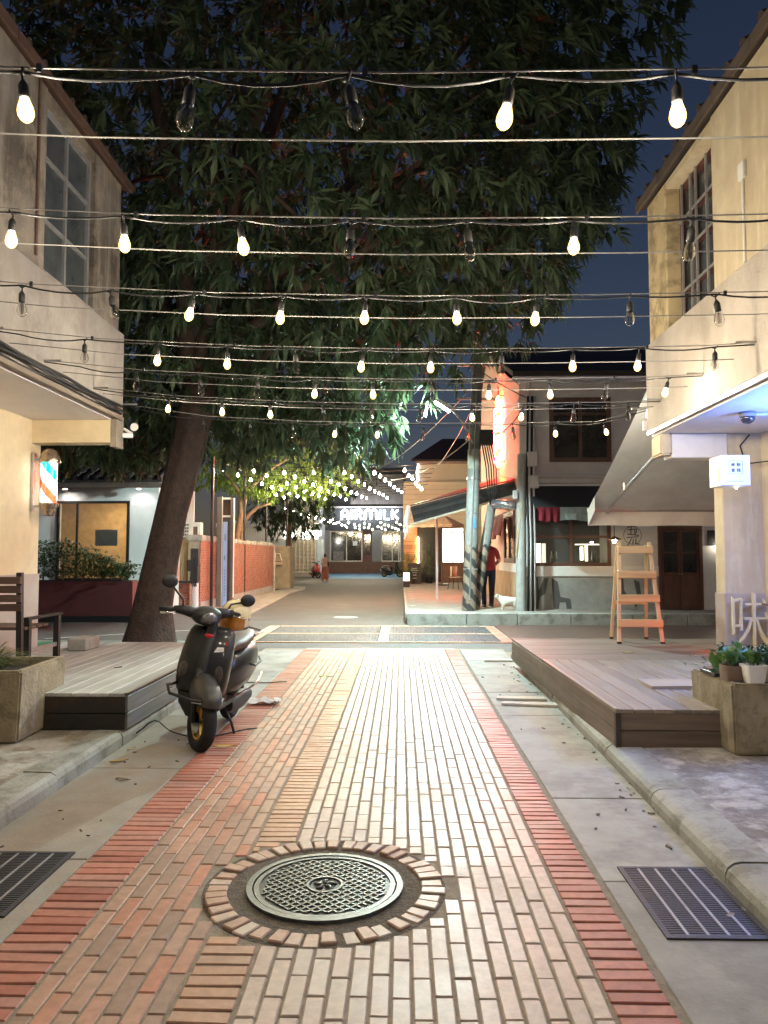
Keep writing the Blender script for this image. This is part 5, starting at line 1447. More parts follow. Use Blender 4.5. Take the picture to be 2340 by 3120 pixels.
arc = lambda cx_,cz_,r,a0,a1,n=7: [(cx_+r*math.cos(R(a0+(a1-a0)*i/n)), cz_+r*math.sin(R(a0+(a1-a0)*i/n))*1.1) for i in range(n+1)]
letter([[(0,0.02),(0,.6)]+arc(.27,.62,.27,180,0)+[(.54,.02)],[(.05,.36),(.5,.36)]], -5.1, 'letter_a')
letter([[(0,.05),(0,.95)]], -4.22, 'letter_i')
letter([[(0,.02),(0,.92),(.32,.92),(.48,.80),(.46,.6),(.30,.5),(.05,.5)],[(.25,.48),(.5,.04)]], -3.88, 'letter_r')
letter([[(0,.02),(0,.65)]+arc(.26,.65,.26,180,0,6)+[(.52,.02)],arc(.78,.65,.26,180,0,6)+[(1.04,.02)]], -3.1, 'letter_m')
letter([[(0,.05),(0,.95)]], -1.75, 'letter_i')
letter([[(0,.95),(0,.06),(.42,.06)]], -1.42, 'letter_l')
letter([[(0,.05),(0,.95)],[(.5,.92),(.08,.5),(.5,.06)]], -.74, 'letter_k')
MB().bar((-5.2,65.55,4.75),(-.2,65.55,4.75),.06).build('letter_rail', M_black, am)

# pale house and screens on the far left of the lane
fh = thing('pale_annex', 'pale lit building with small square windows behind the block screen', 'house', (-9, 60, 0))
MB().box(-14,-6.6,58,66,0,4.2).build('wall', M_wpl, fh)
MB().box(-14,-6.2,57.2,58.2,3.7,4.0).build('roof_slab', M_gpl, fh)
for k,(x0,x1) in enumerate(((-8.9,-8.1),(-7.6,-6.8))):
    MB().box(x0,x1,57.9,57.99,2.7,3.4).build('lit_window', emit('annex_window', (.95,1,.9), 3.0), fh)
MB().box(-9.4,-6.8,61,66,4.2,7.0).build('upper_block', M_wpl, fh)
MB().lathe(sphere_prof(.14,8),(-6.3,56.5,2.9),10).build('globe_lamp', emit('annex_lamp', (1,.95,.8), 22), fh, True)
MB().box(-6.55,-5.9,56.0,56.1,3.0,3.35).build('hanging_sign', emit('annex_sign', (1,.95,.8), 4), fh)
bs1 = thing('block_screen', 'cream lattice screen of square blocks left of the walking woman', 'screen', (-7.0, 55, 0))
M_lat = mat('lattice_cream', (.52,.49,.38), .7)
for i in range(7): MB().box(-7.95+i*.29,-7.89+i*.29,54.9,55.1,.3,2.7).build('upright', M_lat, bs1)
for j in range(10): MB().box(-7.95,-6.15,54.92,55.08,.3+j*.264,.36+j*.264).build('crossbar', M_lat, bs1)
MB().box(-8.0,-6.1,54.85,55.15,0,.298).build('plinth', M_conc, bs1)
MB().box(-7.94,-6.16,55.2,55.25,.3,2.68).build('backing', M_wpl, bs1)
bs2 = thing('glass_block_pier', 'narrow pier of pale blue glass blocks beside the lattice', 'screen', (-5.9, 55, 0))
gbm = mat('blue_glass_block', (.42,.58,.72), .2, var=.1, bump=0)
MB().box(-6.08,-5.62,54.98,55.2,0,2.7).build('frame', M_gpl, bs2)
for i in range(2):
    for j in range(10): MB().box(-6.05+i*.22,-5.86+i*.22,54.93,54.975,.08+j*.262,.31+j*.262).build('glass_block', gbm, bs2, bevel=.01)
bs3 = thing('glass_block_wall', 'wall of white glass blocks above the concrete gate post', 'screen', (-8.9, 54, 0))
MB().box(-9.95,-8.0,54.1,54.3,0,2.72).build('frame', M_gpl, bs3)
for i in range(8):
    for j in range(9): MB().box(-9.93+i*.24,-9.72+i*.24,54.04,54.095,.3+j*.265,.53+j*.265).build('glass_block', mat('white_glass_block', (.6,.66,.7), .2, var=.1, bump=0), bs3, bevel=.01)
gpst = thing('gate_post', 'stained concrete gate wall with a letter box at the wall end', 'gate post', (-5.6, 35.5, 0))
MB().box(-5.95,-5.05,34.6,35.8,0,1.95).build('wall', mat('stained_gate_concrete', (.28,.25,.17), .9, var=.2, scale=3, bump=.3, stain=(1.2,.7,(.14,.12,.09))), gpst, bevel=.02)
lb = MB().box(-5.75,-5.4,34.4,34.6,1.1,1.32).build('letter_box', mat('tan_box', (.42,.35,.24), .6), gpst)
MB().box(-5.73,-5.42,34.395,34.399,1.24,1.28).build('slot', M_black, lb)
MB().tube([(-5.72,34.45,1.32),(-5.70,34.45,1.62),(-5.5,34.45,1.60),(-5.42,34.45,1.32)], .02, 6).build('lid_hoop', M_white, lb)

# ------------------------------------------------------------------ brick wall on the left of the lane
bw = thing('brick_wall', 'red brick garden wall with rough coping along the lane', 'wall', (-5.5, 26, 0))
MB().box(-5.75,-5.43,20.45,32.0,0,1.9).build('core', M_mort, bw)
MB().box(-5.80,-5.385,20.40,32.05,0,.26).build('footing', M_gbase, bw)
rects = []
for j in range(23):
    z0 = .27+j*.0715; y_ = 20.42 - (.12 if j%2 else 0)
    while y_ < 32.0:
        a, b_ = max(y_,20.42), min(y_+.228,32.0)
        if b_-a > .05: rects.append((a,b_,z0,z0+.061))
        y_ += .243
rects.sort(key=lambda r: r[0])
for (a,b_,z0,z1) in rects[:300]:
    inst(brick_mesh(.05, round(b_-a,3), M_bwall, 'w'), 'brick', (-5.408, (a+b_)/2, (z0+z1)/2), (0, R(90), 0), bw) if False else inst(brick_mesh(.061, round(b_-a,3), M_bwall, 'w'), 'brick', (-5.402+random.uniform(-.004,.003), (a+b_)/2, (z0+z1)/2), (0, R(90), 0), bw)
b = MB()
for (a,b_,z0,z1) in rects[300:]: b.box(-5.44,-5.402+random.uniform(-.004,.004),a,b_,z0,z1)
tag(b.build('far_bricks', M_bwall, bw, recalc=False), kind='stuff')
y_ = 20.4
while y_ < 32:
    ln = random.uniform(.5,.9); MB().box(-5.82,-5.37,y_,min(y_+ln-.02,32.05),1.905,2.05+random.uniform(-.03,.03)).build('coping_stone', M_kerb, bw, bevel=.02); y_ += ln
MB().tube([(-5.35,32.0,0),(-5.35,32.0,1.95)], .05, 8).build('corner_pipe', M_conc, bw)
# low return facing the camera
lwk = thing('low_brick_wall', 'low red brick wall stub behind the scooter mirror', 'wall', (-6.1, 20.3, 0))
MB().box(-6.75,-5.62,20.16,20.4,0,.78).build('core', M_mort, lwk)
for j in range(10):
    x_ = -6.75 - (.12 if j%2 else 0)
    while x_ < -5.62:
        a, b_ = max(x_,-6.75), min(x_+.228,-5.62)
        if b_-a > .05: MB().box(a,b_,20.12+random.uniform(-.004,.004),20.17,.06+j*.0715,.06+j*.0715+.061).build('brick', M_bwall, lwk, bevel=.005)
        x_ += .243
MB().box(-6.8,-5.58,20.1,20.42,.785,.84).build('coping', M_dgrey, lwk)
# meter boxes on a post
mb_ = thing('meter_post', 'grey post carrying black meter boxes by the brick wall', 'meter post', (-5.42, 20.0, 0))
MB().tube([(0,0,0),(0,0,1.1)], .08, 10).build('post', M_gpl, mb_, world_space=False)
for k,(x_,z_,w_,h_) in enumerate(((-.02,1.45,.2,.5),(.0,1.0,.18,.42),(-.1,1.25,.14,.3))):
    MB().cbox((x_,-.08*k,z_),(w_,.2,h_)).build('meter_box', M_black, mb_, world_space=False, bevel=.015)
for k in range(3): MB().tube([(-.05+.05*k,-.1,.7),(-.1+.06*k,-.14,.9),(-.03+.03*k,-.1,1.7)], .015, 6).build('conduit', M_rubber, mb_, world_space=False)

# tall banner sign in a frame
bsn = thing('banner_sign', 'tall grey framed banner sign with a pale blue strip', 'sign', (-5.12, 22.2, 0))
M_fr = mat('taupe_frame', (.17,.14,.12), .6)
MB().box(-.26,-.12,-.12,.1,0,3.22).build('post', M_fr, bsn, world_space=False)
MB().box(.14,.22,-.12,.1,0,3.2).build('post', M_fr, bsn, world_space=False)
MB().box(-.12,.14,-.02,.06,0,2.62).build('backboard', M_fr, bsn, world_space=False)
MB().box(-.10,.03,-.045,-.021,.05,2.5).build('banner', mat('pale_blue_banner', (.42,.52,.80), .5, var=.06, scale=3, bump=0), bsn, world_space=False)  # pale blue print, with its bluish lighting put into the colour
b = MB()
for k in range(9): b.cbox((-.035,-.047,.35+.09*k),(.05,.003,.03),(0,R(20*(k%3)),0))
b.cbox((-.04,-.047,1.45),(.04,.003,.14)); b.cbox((-.03,-.047,2.05),(.05,.003,.2))
tag(b.build('banner_print', mat('banner_ink', (.25,.32,.5), .6, bump=0), bsn, world_space=False), kind='stuff')
for z_ in (2.64,3.16): MB().box(-.12,.14,-.10,.08,z_,z_+.05).build('crosspiece', M_white, bsn, world_space=False)
MB().box(-.115,-.10,-.125,-.10,0,3.24).build('edge_strip', M_white, bsn, world_space=False); MB().box(.225,.24,-.125,-.05,0.3,3.2).build('edge_strip', M_white, bsn, world_space=False)
MB().box(-.11,.13,.0,.03,2.7,3.15).build('top_panel', M_brwood, bsn, world_space=False)

# ------------------------------------------------------------------ cafe house behind the big tree
lf = thing('tiled_cafe', 'low white walled cafe with tiled eave and a wide lit window behind the tree', 'house', (-8, 20, 0))
MB().box(-11,-8.45,18.5,18.7,0,3.35).box(-6.66,-5.95,18.5,18.7,0,3.35).box(-8.45,-6.66,18.5,18.7,2.85,3.35).box(-8.45,-6.66,18.5,18.7,0,.9).build('front_wall', M_wpl, lf)
MB().box(-5.96,-5.9,18.7,20.2,0,3.3).build('side_wall', M_wpl, lf)
MB().box(-11,-6.0,20.8,21,0,3.3).build('room_wall', mat('warm_room_wall', (.62,.42,.18), .8), lf)
MB().box(-11,-6.0,18.7,20.8,3.1,3.2).build('room_ceiling', M_wpl, lf)
MB().box(-11,-6.0,18.7,20.8,.0,.1).build('room_floor', M_brwood, lf)
MB().lathe([(.22,2.95),(.22,3.0),(.01,3.02)], (-7.4,19.6,0), 16).build('ceiling_lamp', emit('room_lamp', (1,.78,.48), 20), lf)
window_y(lf, 18.5, -8.45,-6.66,.9,2.85, (-7.95,), (), M_black, glass('cafe_glass', (.9,.9,.9), .02, .95, 1.45), .06)
MB().box(-7.35,-6.75,20.6,20.79,.9,2.5).build('inner_door', mat('inner_door_dark', (.08,.05,.03), .6), lf)
MB().box(-7.55,-7.0,18.60,18.62,1.75,2.15).build('notice_board', mat('pale_notice', (.45,.55,.58), .5), lf)
b = MB().prism([(-11.5,17.6,3.22),(-5.6,17.6,3.22),(-5.6,21.5,4.9),(-11.5,21.5,4.9)], (0,0,.06)).build('roof', M_tile, lf)
for k in range(24):
    MB().tube([(-11.4+k*.25,17.58,3.31),(-11.4+k*.25,21.4,4.96)], .06, 6).build('tile_ridge', M_tile, b)
MB().box(-11.5,-5.6,17.58,17.66,3.10,3.215).build('fascia', mat('fascia_brown', (.16,.11,.09), .8), b)
for x_ in (-8.15,-6.35):
    s_ = thing('downlight', 'small white downlight under the cafe eave, %s' % ('left of the window' if x_ < -7 else 'nearest the tree trunk'), 'lamp', (x_, 18.2, 3.12))
    MB().lathe([(.05,.08),(.055,.0),(.045,.0),(.04,.03)], n=14).build('housing', M_white, s_, world_space=False)
    MB().lathe([(.04,.012),(.0005,.012)], n=12).build('lens', emit('downlight_lens', (1,.95,.88), 220), s_, world_space=False)
rw = thing('red_planter_wall', 'long dark red planter wall below the cafe bushes', 'planter', (-7.5, 17.4, 0))
MB().box(-11,-6.1,17.2,17.7,0,.92).build('wall', mat('dark_red_render', (.10,.02,.022), .75, var=.2, scale=4), rw)
MB().box(-11.02,-6.08,17.18,17.72,0,.14).build('plinth', M_black, rw)
MB().box(-10.95,-6.15,17.25,17.65,.921,.94).build('soil', M_soil, rw)
for k in range(7):
    x_ = -9.2+k*.46
    t = thing('hedge_bush', 'dark leafy bush in the red planter wall, %s from the left' % ORD[k], 'bush', (x_, 17.45, .94), group='bushes in the red planter wall')
    hh = [.75,.85,.95,1.0,.8,.55,.35][k]
    MB().tube([(0,0,0),(.03,0,hh*.6)], [.02,.008], 6).build('stem', M_brwood, t, world_space=False)
    foliage(t, .08, 620, .18, hh*.85, .15, .06, M_leafd, -.3)
# white gate, boards and air conditioner right of the trunk
wg = thing('white_sheet_fence', 'pale corrugated fence panel right of the tree trunk', 'fence', (-5.9, 21.0, 0))
for k in range(5): MB().box(-6.55+k*.16,-6.40+k*.16,21.0+.01*(k%2),21.04+.01*(k%2),.2,3.3).build('panel', M_wpl, wg)
tg = thing('timber_gate', 'old timber gate boards beneath the air conditioner', 'gate', (-6.0, 20.6, 0))
for k in range(5): MB().box(-6.35+k*.14,-6.225+k*.14,20.56,20.6,.8,1.95+.03*(k%3)).build('board', wood('gate_boards', (.36,.27,.16), .7, 2, .4, 5), tg)
MB().box(-6.4,-5.6,20.52,20.555,1.86,1.95).build('rail', MATS['gate_boards'], tg)
ac = thing('air_conditioner', 'white outdoor air conditioner unit behind the trunk', 'air conditioner', (-5.75, 20.75, 2.0))
MB().box(-.28,.28,-.14,.14,0,.42).build('casing', mat('ac_beige', (.66,.64,.58), .5), ac, world_space=False, bevel=.015)
for i in range(4):
    for j in range(4): MB().box(-.25+i*.055,-.215+i*.055,-.146,-.141,.05+j*.09,.11+j*.09).build('grille_slot', M_black, ac, world_space=False)
MB().box(.08,.2,-.146,-.141,.06,.3).build('service_panel', M_brwood, ac, world_space=False)
rs = thing('red_letter_board', 'white board with red characters beside the tree trunk', 'sign', (-6.35, 20.45, 1.0))
MB().box(-.1,.1,-.01,.01,0,.85).build('board', M_white, rs, world_space=False)
b = MB(); glyph(b, G3, (-.07,.55), .14, .02, -.0115); glyph(b, G1, (-.07,.3), .14, .02, -.0115)
b.build('characters', mat('red_ink', (.5,.03,.03), .6), rs, world_space=False)
# ------------------------------------------------------------------ trees
M_bark = mat('tree_bark', (.085,.06,.048), .95, var=.35, scale=9, bump=1.0, bscale=22, streak=(14,.6,(.035,.026,.022)))
M_bark2 = mat('pale_bark', (.24,.17,.11), .9, var=.3, scale=9, bump=.7, bscale=25)
M_crown = leafmat('mango_leaf', (.034,.064,.036), (.082,.128,.062), .6)
M_crown2 = leafmat('light_tree_leaf', (.09,.17,.03), (.17,.27,.05), .5)
M_crown3 = leafmat('far_tree_leaf', (.02,.045,.022), (.045,.08,.03), .5)

def limb(b, pts, r0, r1, n=10):
    k = len(pts); b.tube(pts, [r0+(r1-r0)*i/(k-1) for i in range(k)], n)

def bez(a, c, d, n=7, wob=.0):
    a, c, d = Vector(a), Vector(c), Vector(d)
    return [a*(1-t)**2 + c*2*t*(1-t) + d*t*t + (Vector((random.uniform(-wob,wob),random.uniform(-wob,wob),random.uniform(-wob,wob))) if 0 < t < 1 else Vector((0,0,0))) for t in [i/n for i in range(n+1)]]

bt = thing('big_tree', 'huge dark leaved tree leaning over the lane, trunk left of the scooter', 'tree', (-4.1, 12.3, 0))
tk = MB()
# fluted trunk
rings = []
spine = [(-4.12,12.3,-.05,.42),(-4.10,12.3,.15,.37),(-4.05,12.3,.6,.31),(-3.91,12.3,1.4,.275),(-3.75,12.3,2.2,.26),(-3.54,12.32,3.1,.275),(-3.40,12.35,3.8,.29),(-3.30,12.4,4.4,.27)]
for j,(x_,y_,z_,r_) in enumerate(spine):
    rg_ = []
    for k in range(28):
        a = 2*math.pi*k/28
        fl_ = 1 + .055*math.sin(5*a+.4*j) + .03*math.sin(9*a-.7*j) + (.14*max(0,math.sin(4*a+1)) if j < 2 else 0)
        rg_.append(Vector((x_+r_*fl_*math.cos(a), y_+r_*fl_*math.sin(a), z_+.02*math.sin(3*a))))
    rings.append(rg_)
tk.loft(rings).build('trunk', M_bark, bt, True)
lb = MB(); tips = []
fork = Vector((-3.34,12.4,4.3))
targets = [((-3.6,12.2,6.5),(-3.9,11.2,9.5),.20),((-2.6,12.4,5.6),(.6,11.6,9.2),.20),((-2.8,12.0,5.2),(.2,11.2,6.6),.15),((-3.9,13,6),(-6.2,13.5,8.5),.17),((-3.2,13,6.5),(-2.0,14.2,11.5),.2),((-2.6,12.6,5.0),(-1.2,12.6,5.0),.11),((-3.0,11.8,6.0),(-1.4,10.0,9.6),.14)]
for (c_, d_, r_) in targets:
    pts = bez(fork, c_, d_, 8, .08); limb(lb, pts, r_, r_*.35)
    for q in range(7):
        s0 = pts[random.randint(3,8)]
        e0 = Vector(d_) + Vector((random.uniform(-2.6,2.6), random.uniform(-2.2,2.2), random.uniform(-1.6,2.2)))
        sub = bez(s0, (s0+e0)/2+Vector((0,0,.5)), e0, 5, .1); limb(lb, sub, r_*.33, .02, 6); tips += sub[2:]
tag(lb.build('limbs', mat('limb_bark', (.085,.06,.048), .95, var=.3, scale=9, bump=.6, bscale=22), bt, True), kind=None)

def crown(parent, mt, C, RAD, n, ln, w, keep, hollow=.55, leaves=11, name='crown', cl=.22):
    b = MB(); cnt = 0
    while cnt < n:
        d = rdir(); t = (hollow**3 + (1-hollow**3)*random.random())**(1/3)
        t *= 1 + .10*math.sin(d.x*7+C[0])*math.sin(d.y*6+1)*math.sin(d.z*8)
        p_ = Vector((C[0]+d.x*RAD[0]*t, C[1]+d.y*RAD[1]*t, C[2]+d.z*RAD[2]*t))
        if not keep(p_): continue
        cnt += 1
        ax = (d + rdir()*.8 + Vector((0,0,-.25))).normalized()
        u = ax.cross(Vector((0,0,1)))
        if u.length < .1: u = Vector((1,0,0))
        u.normalize(); v = ax.cross(u)
        cs_ = random.uniform(.6,1.25)
        for k in range(leaves):
            a = 2*math.pi*k/leaves*1.618*3; op = random.uniform(.35,1.2)
            dd = ax*math.cos(op) + (u*math.cos(a)+v*math.sin(a))*math.sin(op)
            leaf(b, p_ + ax*random.uniform(-.12,.08), dd, ln*cs_*random.uniform(.65,1.15), w*cs_*random.uniform(.8,1.15), random.uniform(.05,.45))
    return tag(b.build(name, mt, parent, recalc=False), kind='stuff')
def lump(p_):
    return math.sin(p_.x*1.3+.5)*math.sin(p_.y*1.1+p_.z*.7)*math.sin(p_.z*1.2+1.7)
def keep_big(p_):
    if p_.z < 3.6+.5*math.sin(p_.x*1.3): return False
    if p_.y < 8.2: return False
    if p_.x < -3.0 and p_.y < 9.9: return False
    if p_.z < 5.0 and p_.y < 10.6: return False
    if p_.x > 2.5 and p_.y < 9.6 and p_.z < 8.4: return False
    zz_ = [(3.4,-.4),(4.7,.3),(5.0,1.0),(5.75,2.7),(8.5,4.1),(11,4.8),(20,5.5)]
    xm = 0.0
    for (z0,x0),(z1,x1) in zip(zz_[:-1], zz_[1:]):
        if z0 <= p_.z < z1: xm = x0+(x1-x0)*(p_.z-z0)/(z1-z0)
    if p_.x > xm + .2*math.sin(p_.z*2.3)*math.sin(p_.y*1.9): return False
    return lump(p_) > -.5
crown(bt, M_crown, (-2.0,13.0,9.5), (6.6,5.2,6.4), 8500, .31, .078, keep_big, .55, 11)
# lower skirts hanging towards the lane and the cafe
def keep_skirt(p_): return p_.z > 2.9 and lump(p_) > -.2
b_sk = crown(bt, M_crown, (-2.9,13.6,4.9), (2.9,2.2,1.7), 700, .30, .07, keep_skirt, .3, 11, 'lower_foliage')
crown(bt, M_crown, (-6.4,14.2,4.5), (2.8,1.8,1.7), 600, .30, .07, keep_skirt, .3, 11, 'lower_foliage')

st = thing('garden_tree', 'smaller tree with bright green foliage behind the brick wall', 'tree', (-5.9, 27, 0))
tb = MB()
limb(tb, bez((-5.95,27,0),(-6.0,27,1.8),(-5.5,27,4.0),6,.03), .17, .10); limb(tb, bez((-5.75,27.1,0),(-5.6,27,2.0),(-5.75,27,3.6),6,.03), .14, .08)
limb(tb, bez((-5.62,27,2.7),(-5.3,27,3.3),(-4.6,26.8,3.35),5,.02), .08, .04); limb(tb, bez((-5.6,27,3.6),(-5,27,4.6),(-3.6,27,5.2),5,.02), .08, .03); limb(tb, bez((-5.6,27,3.4),(-6.2,27,4.6),(-7.2,27,5.4),5,.02), .08, .03)
tb.build('trunk', M_bark2, st, True)
crown(st, M_crown2, (-4.1,27.2,4.9), (2.9,2.2,1.55), 900, .22, .055, lambda p_: p_.z > 3.5+.25*math.sin(p_.x*3) and lump(p_*1.6) > -.35, .2, 10)
crown(st, M_crown2, (-6.4,26.8,5.2), (1.6,1.8,1.5), 380, .22, .055, lambda p_: p_.z > 3.9, .2, 10, 'side_foliage')
for (nm, lab, C, RAD, n, base) in (('far_tree', 'dark tree behind the far pale annex and gate', (-6.4,44,4.6), (2.6,2.2,2.2), 620, (-6.6,44,0)), ('far_tree', 'tall dark tree at the lane end above the lit letters', (-6.0,58,8.6), (5.0,3,2.8), 700, (-7.2,58,0))):
    t = thing(nm, lab, 'tree', base, group='dark trees at the lane end')
    bb = MB(); limb(bb, bez(base, Vector(base)+Vector((.2,0,2)), C, 5, .05), .2, .08); bb.build('trunk', M_bark2, t, True)
    crown(t, M_crown3, C, RAD, n, .34, .10, lambda p_: lump(p_) > -.4, .3, 9)
# ------------------------------------------------------------------ scooter
M_paint = mat('graphite_scooter_paint', (.009,.009,.009), .42, 0, var=.12, scale=6, bump=.02, bscale=90, coat=.6, spec=.3)
M_pmatt = mat('matt_black_panel', (.012,.012,.012), .5, var=.15, scale=10, bump=.05)
M_tyre = mat('tyre_rubber', (.012,.012,.012), .85, var=.2, scale=20, bump=.2, bscale=90)
M_gold = mat('gold_rim', (.55,.36,.10), .35, .85, var=.15, scale=20, bump=.04)
M_chr = mat('chrome', (.6,.6,.6), .12, 1.0, var=.05, bump=0)
M_seatb = mat('brown_leather', (.09,.045,.025), .5, var=.2, scale=12, bump=.2, bscale=90)
M_smoke = mat('smoked_lens', (.05,.045,.04), .08, var=.3, scale=40, bump=.3, bscale=160, spec=.9)
STEER = R(38)
def steer(b, piv=(0,-.46)):
    c, s_ = math.cos(STEER), math.sin(STEER)
    b.v = [(piv[0]+(x-piv[0])*c-(y-piv[1])*s_, piv[1]+(x-piv[0])*s_+(y-piv[1])*c, z) for x, y, z in b.v]
    return b
def torus_x(cx_, cy_, cz_, Rr, r, n=32, m=12, sq=1.0):
    b = MB(); vs_ = []; fs = []
    for i in range(n):
        a = 2*math.pi*i/n
        for k in range(m):
            t = 2*math.pi*k/m; rr = Rr + r*math.cos(t)
            vs_.append((cx_+r*sq*math.sin(t), cy_+rr*math.cos(a), cz_+rr*math.sin(a)))
    for i in range(n):
        for k in range(m): fs.append((i*m+k, ((i+1)%n)*m+k, ((i+1)%n)*m+(k+1)%m, i*m+(k+1)%m))
    return b.add(vs_, fs)
def build_scooter(t, paint):
    # front wheel
    w = steer(torus_x(0,-.63,.235,.185,.055,36,12,1.05)).build('front_wheel', M_tyre, t, True, world_space=False)
    rm = torus_x(0,-.63,.235,.135,.018,32,8,2.2)
    for k in range(5):
        a = 2*math.pi*k/5+.3
        for d_ in (-.12,.12):
            rm.bar((-.022,-.63+.02*math.cos(a),.235+.02*math.sin(a)),(-.030,-.63+.135*math.cos(a+d_),.235+.135*math.sin(a+d_)),.02,.018,up=(1,0,0))
    rm.lathe([(.035,-.05),(.035,.05)],(0,-.63,.235),14,'x')
    steer(rm).build('rim', M_gold, w, True, world_space=False, auto=40)
    steer(MB().lathe([(.085,-.052),(.085,-.047)],(0,-.63,.235),24,'x')).build('brake_disc', M_chr, w, world_space=False)
    steer(MB().tube([(-.075,-.63,.235),(-.075,-.56,.50),(-.05,-.50,.66)], .022, 10)).build('fork', M_pmatt, t, True, world_space=False)
    steer(MB().tube([(.075,-.63,.235),(.075,-.56,.50),(.05,-.50,.66)], .022, 10)).build('fork', M_pmatt, t, True, world_space=False)
    # rear wheel
    w2 = torus_x(0,.62,.235,.182,.058,32,12,1.1).build('rear_wheel', M_tyre, t, True, world_space=False)
    torus_x(0,.62,.235,.13,.02,24,8,2.2).lathe([(.1,-.03),(.1,.03)],(0,.62,.235),16,'x').build('rim', M_gold, w2, True, world_space=False)
    # front fender
    rg_ = []
    for (z_,rx,ry,cy_) in ((.405,.100,.225,-.63),(.45,.112,.245,-.62),(.50,.110,.225,-.60),(.555,.096,.18,-.575),(.60,.07,.12,-.55),(.625,.03,.06,-.53)):
        rg_.append(ell(0,cy_,z_,rx,ry,24,2.3))
    steer(MB().loft(rg_)).build('front_fender', mat('fender_graphite', (.05,.05,.047), .4, .2, var=.1, bump=0, coat=.3), t, True, world_space=False, auto=60)
    # leg shield with centre spine
    sh_ = [(.42,-.42,.185,.055,4),(.46,-.43,.208,.075,4),(.55,-.435,.222,.088,4.5),(.66,-.42,.224,.090,4.5),(.78,-.385,.219,.085,4.5),(.88,-.35,.210,.077,4.2),(.95,-.325,.198,.066,4),(.985,-.31,.178,.05,3.6),(1.0,-.305,.14,.03,3)]
    MB().loft([ell(0,cy_,z_,rx,ry,30,e_) for z_,cy_,rx,ry,e_ in sh_]).build('leg_shield', paint, t, True, world_space=False, auto=50)
    MB().loft([ell(0,cy_-ry*.86,z_,.055-.02*(z_-.45),.028,16,2.2) for z_,cy_,rx,ry,e_ in sh_[1:8]]).build('centre_spine', M_pmatt, t, True, world_space=False, auto=50)
    MB().loft([ell(0,-.40,.24,.10,.10,20,3), ell(0,-.42,.34,.17,.11,20,3), ell(0,-.43,.44,.19,.09,20,3)]).build('lower_nose', M_pmatt, t, True, world_space=False, auto=50)
    for s_ in (-1,1):
        e_ = MB().lathe(sphere_prof(1,10),n=16); e_.v = [(s_*.155+x*.040, -.503+y*.022+abs(0), .625+z*.075) for x,y,z in e_.v]
        e_.build('turn_signal', M_smoke, t, True, world_space=False)
    e_ = MB().lathe(sphere_prof(1,10),n=16); e_.v = [(x*.04, -.535+y*.02, .60+z*.055) for x,y,z in e_.v]
    e_.build('horn_grille', M_smoke, t, True, world_space=False)
    e_ = MB().lathe(sphere_prof(1,8),n=16); e_.v = [(x*.042, -.425+y*.012, .925+z*.018) for x,y,z in e_.v]
    e_.build('red_emblem', mat('emblem_red', (.5,.02,.03), .3, bump=0), t, True, world_space=False)
    MB().add([(.075,-.470,.80),(.155,-.452,.815),(.15,-.446,.85),(.095,-.456,.845)],[(0,1,2,3)]).build('white_decal', mat('decal_white', (.7,.7,.66), .4, var=.3, scale=80, bump=0), t, world_space=False, recalc=False)
    MB().cbox((.165,-.435,.885),(.02,.004,.03)).build('red_sticker', MATS['emblem_red'], t, world_space=False)
    MB().cbox((.214,-.44,.60),(.006,.012,.06)).build('reflector', M_chr, t, world_space=False)
    # handlebar pod
    e_ = MB().lathe(sphere_prof(1,14),n=24); e_.v = [(x*.135, -.35+y*.105, 1.085+z*.085) for x,y,z in e_.v]
    pod = steer(e_).build('handlebar_pod', M_pmatt, t, True, world_space=False)
    e_ = MB().lathe(sphere_prof(1,12),n=22); e_.v = [(x*.092, -.385+y*.088, 1.075+z*.066) for x,y,z in e_.v]
    steer(e_).build('headlight', mat('headlight_glass', (.10,.10,.105), .04, var=.3, scale=30, bump=.1, bscale=60, spec=1.0), pod, True, world_space=False)
    for s_ in (-1,1):
        steer(MB().tube([(s_*.08,-.33,1.10),(s_*.20,-.30,1.115),(s_*.27,-.27,1.11)], [.055,.042,.03], 12)).build('bar_cover', M_pmatt, t, True, world_space=False)
        steer(MB().tube([(s_*.26,-.275,1.11),(s_*.385,-.235,1.10)], [.02,.019], 12)).build('grip', M_rubber, t, True, world_space=False)
        steer(MB().tube([(s_*.24,-.31,1.10),(s_*.31,-.335,1.09),(s_*.39,-.30,1.075)], [.01,.008,.009], 8)).build('brake_lever', M_chr, t, True, world_space=False)
    steer(MB().tube([(-.20,-.31,1.13),(-.215,-.31,1.20),(-.31,-.30,1.30)], .009, 8)).build('mirror_stem', M_pmatt, t, True, world_space=False)
    steer(MB().tube([(.20,-.30,1.13),(.235,-.28,1.19),(.345,-.25,1.215)], .009, 8)).build('mirror_stem', M_pmatt, t, True, world_space=False)
    for (x_,y_,z_) in ((-.345,-.29,1.345),(.41,-.235,1.235)):
        e_ = MB().lathe(sphere_prof(1,10),n=20); e_.v = [(x_+x*.072, y_+y*.022, z_+z*.056) for x,y,z in e_.v]
        steer(e_).build('mirror', M_pmatt, t, True, world_space=False)
    MB().tube([(0,-.40,.66),(0,-.36,1.05)], .045, 12).build('steering_column', M_pmatt, t, world_space=False)
    # floor, body, seat
    MB().loft([yell(y_,0,.31,.165,.035,16,4) for y_ in (-.36,-.1,.1)]).build('floorboard', M_pmatt, t, True, world_space=False, auto=40)
    MB().loft([yell(y_,0,cz_,rx,rz,24,2.6) for y_,cz_,rx,rz in ((-.04,.50,.11,.15),(.06,.53,.165,.20),(.2,.545,.20,.225),(.4,.57,.215,.225),(.6,.60,.205,.20),(.78,.64,.15,.15),(.90,.66,.06,.07))]).build('rear_body', paint, t, True, world_space=False, auto=60)
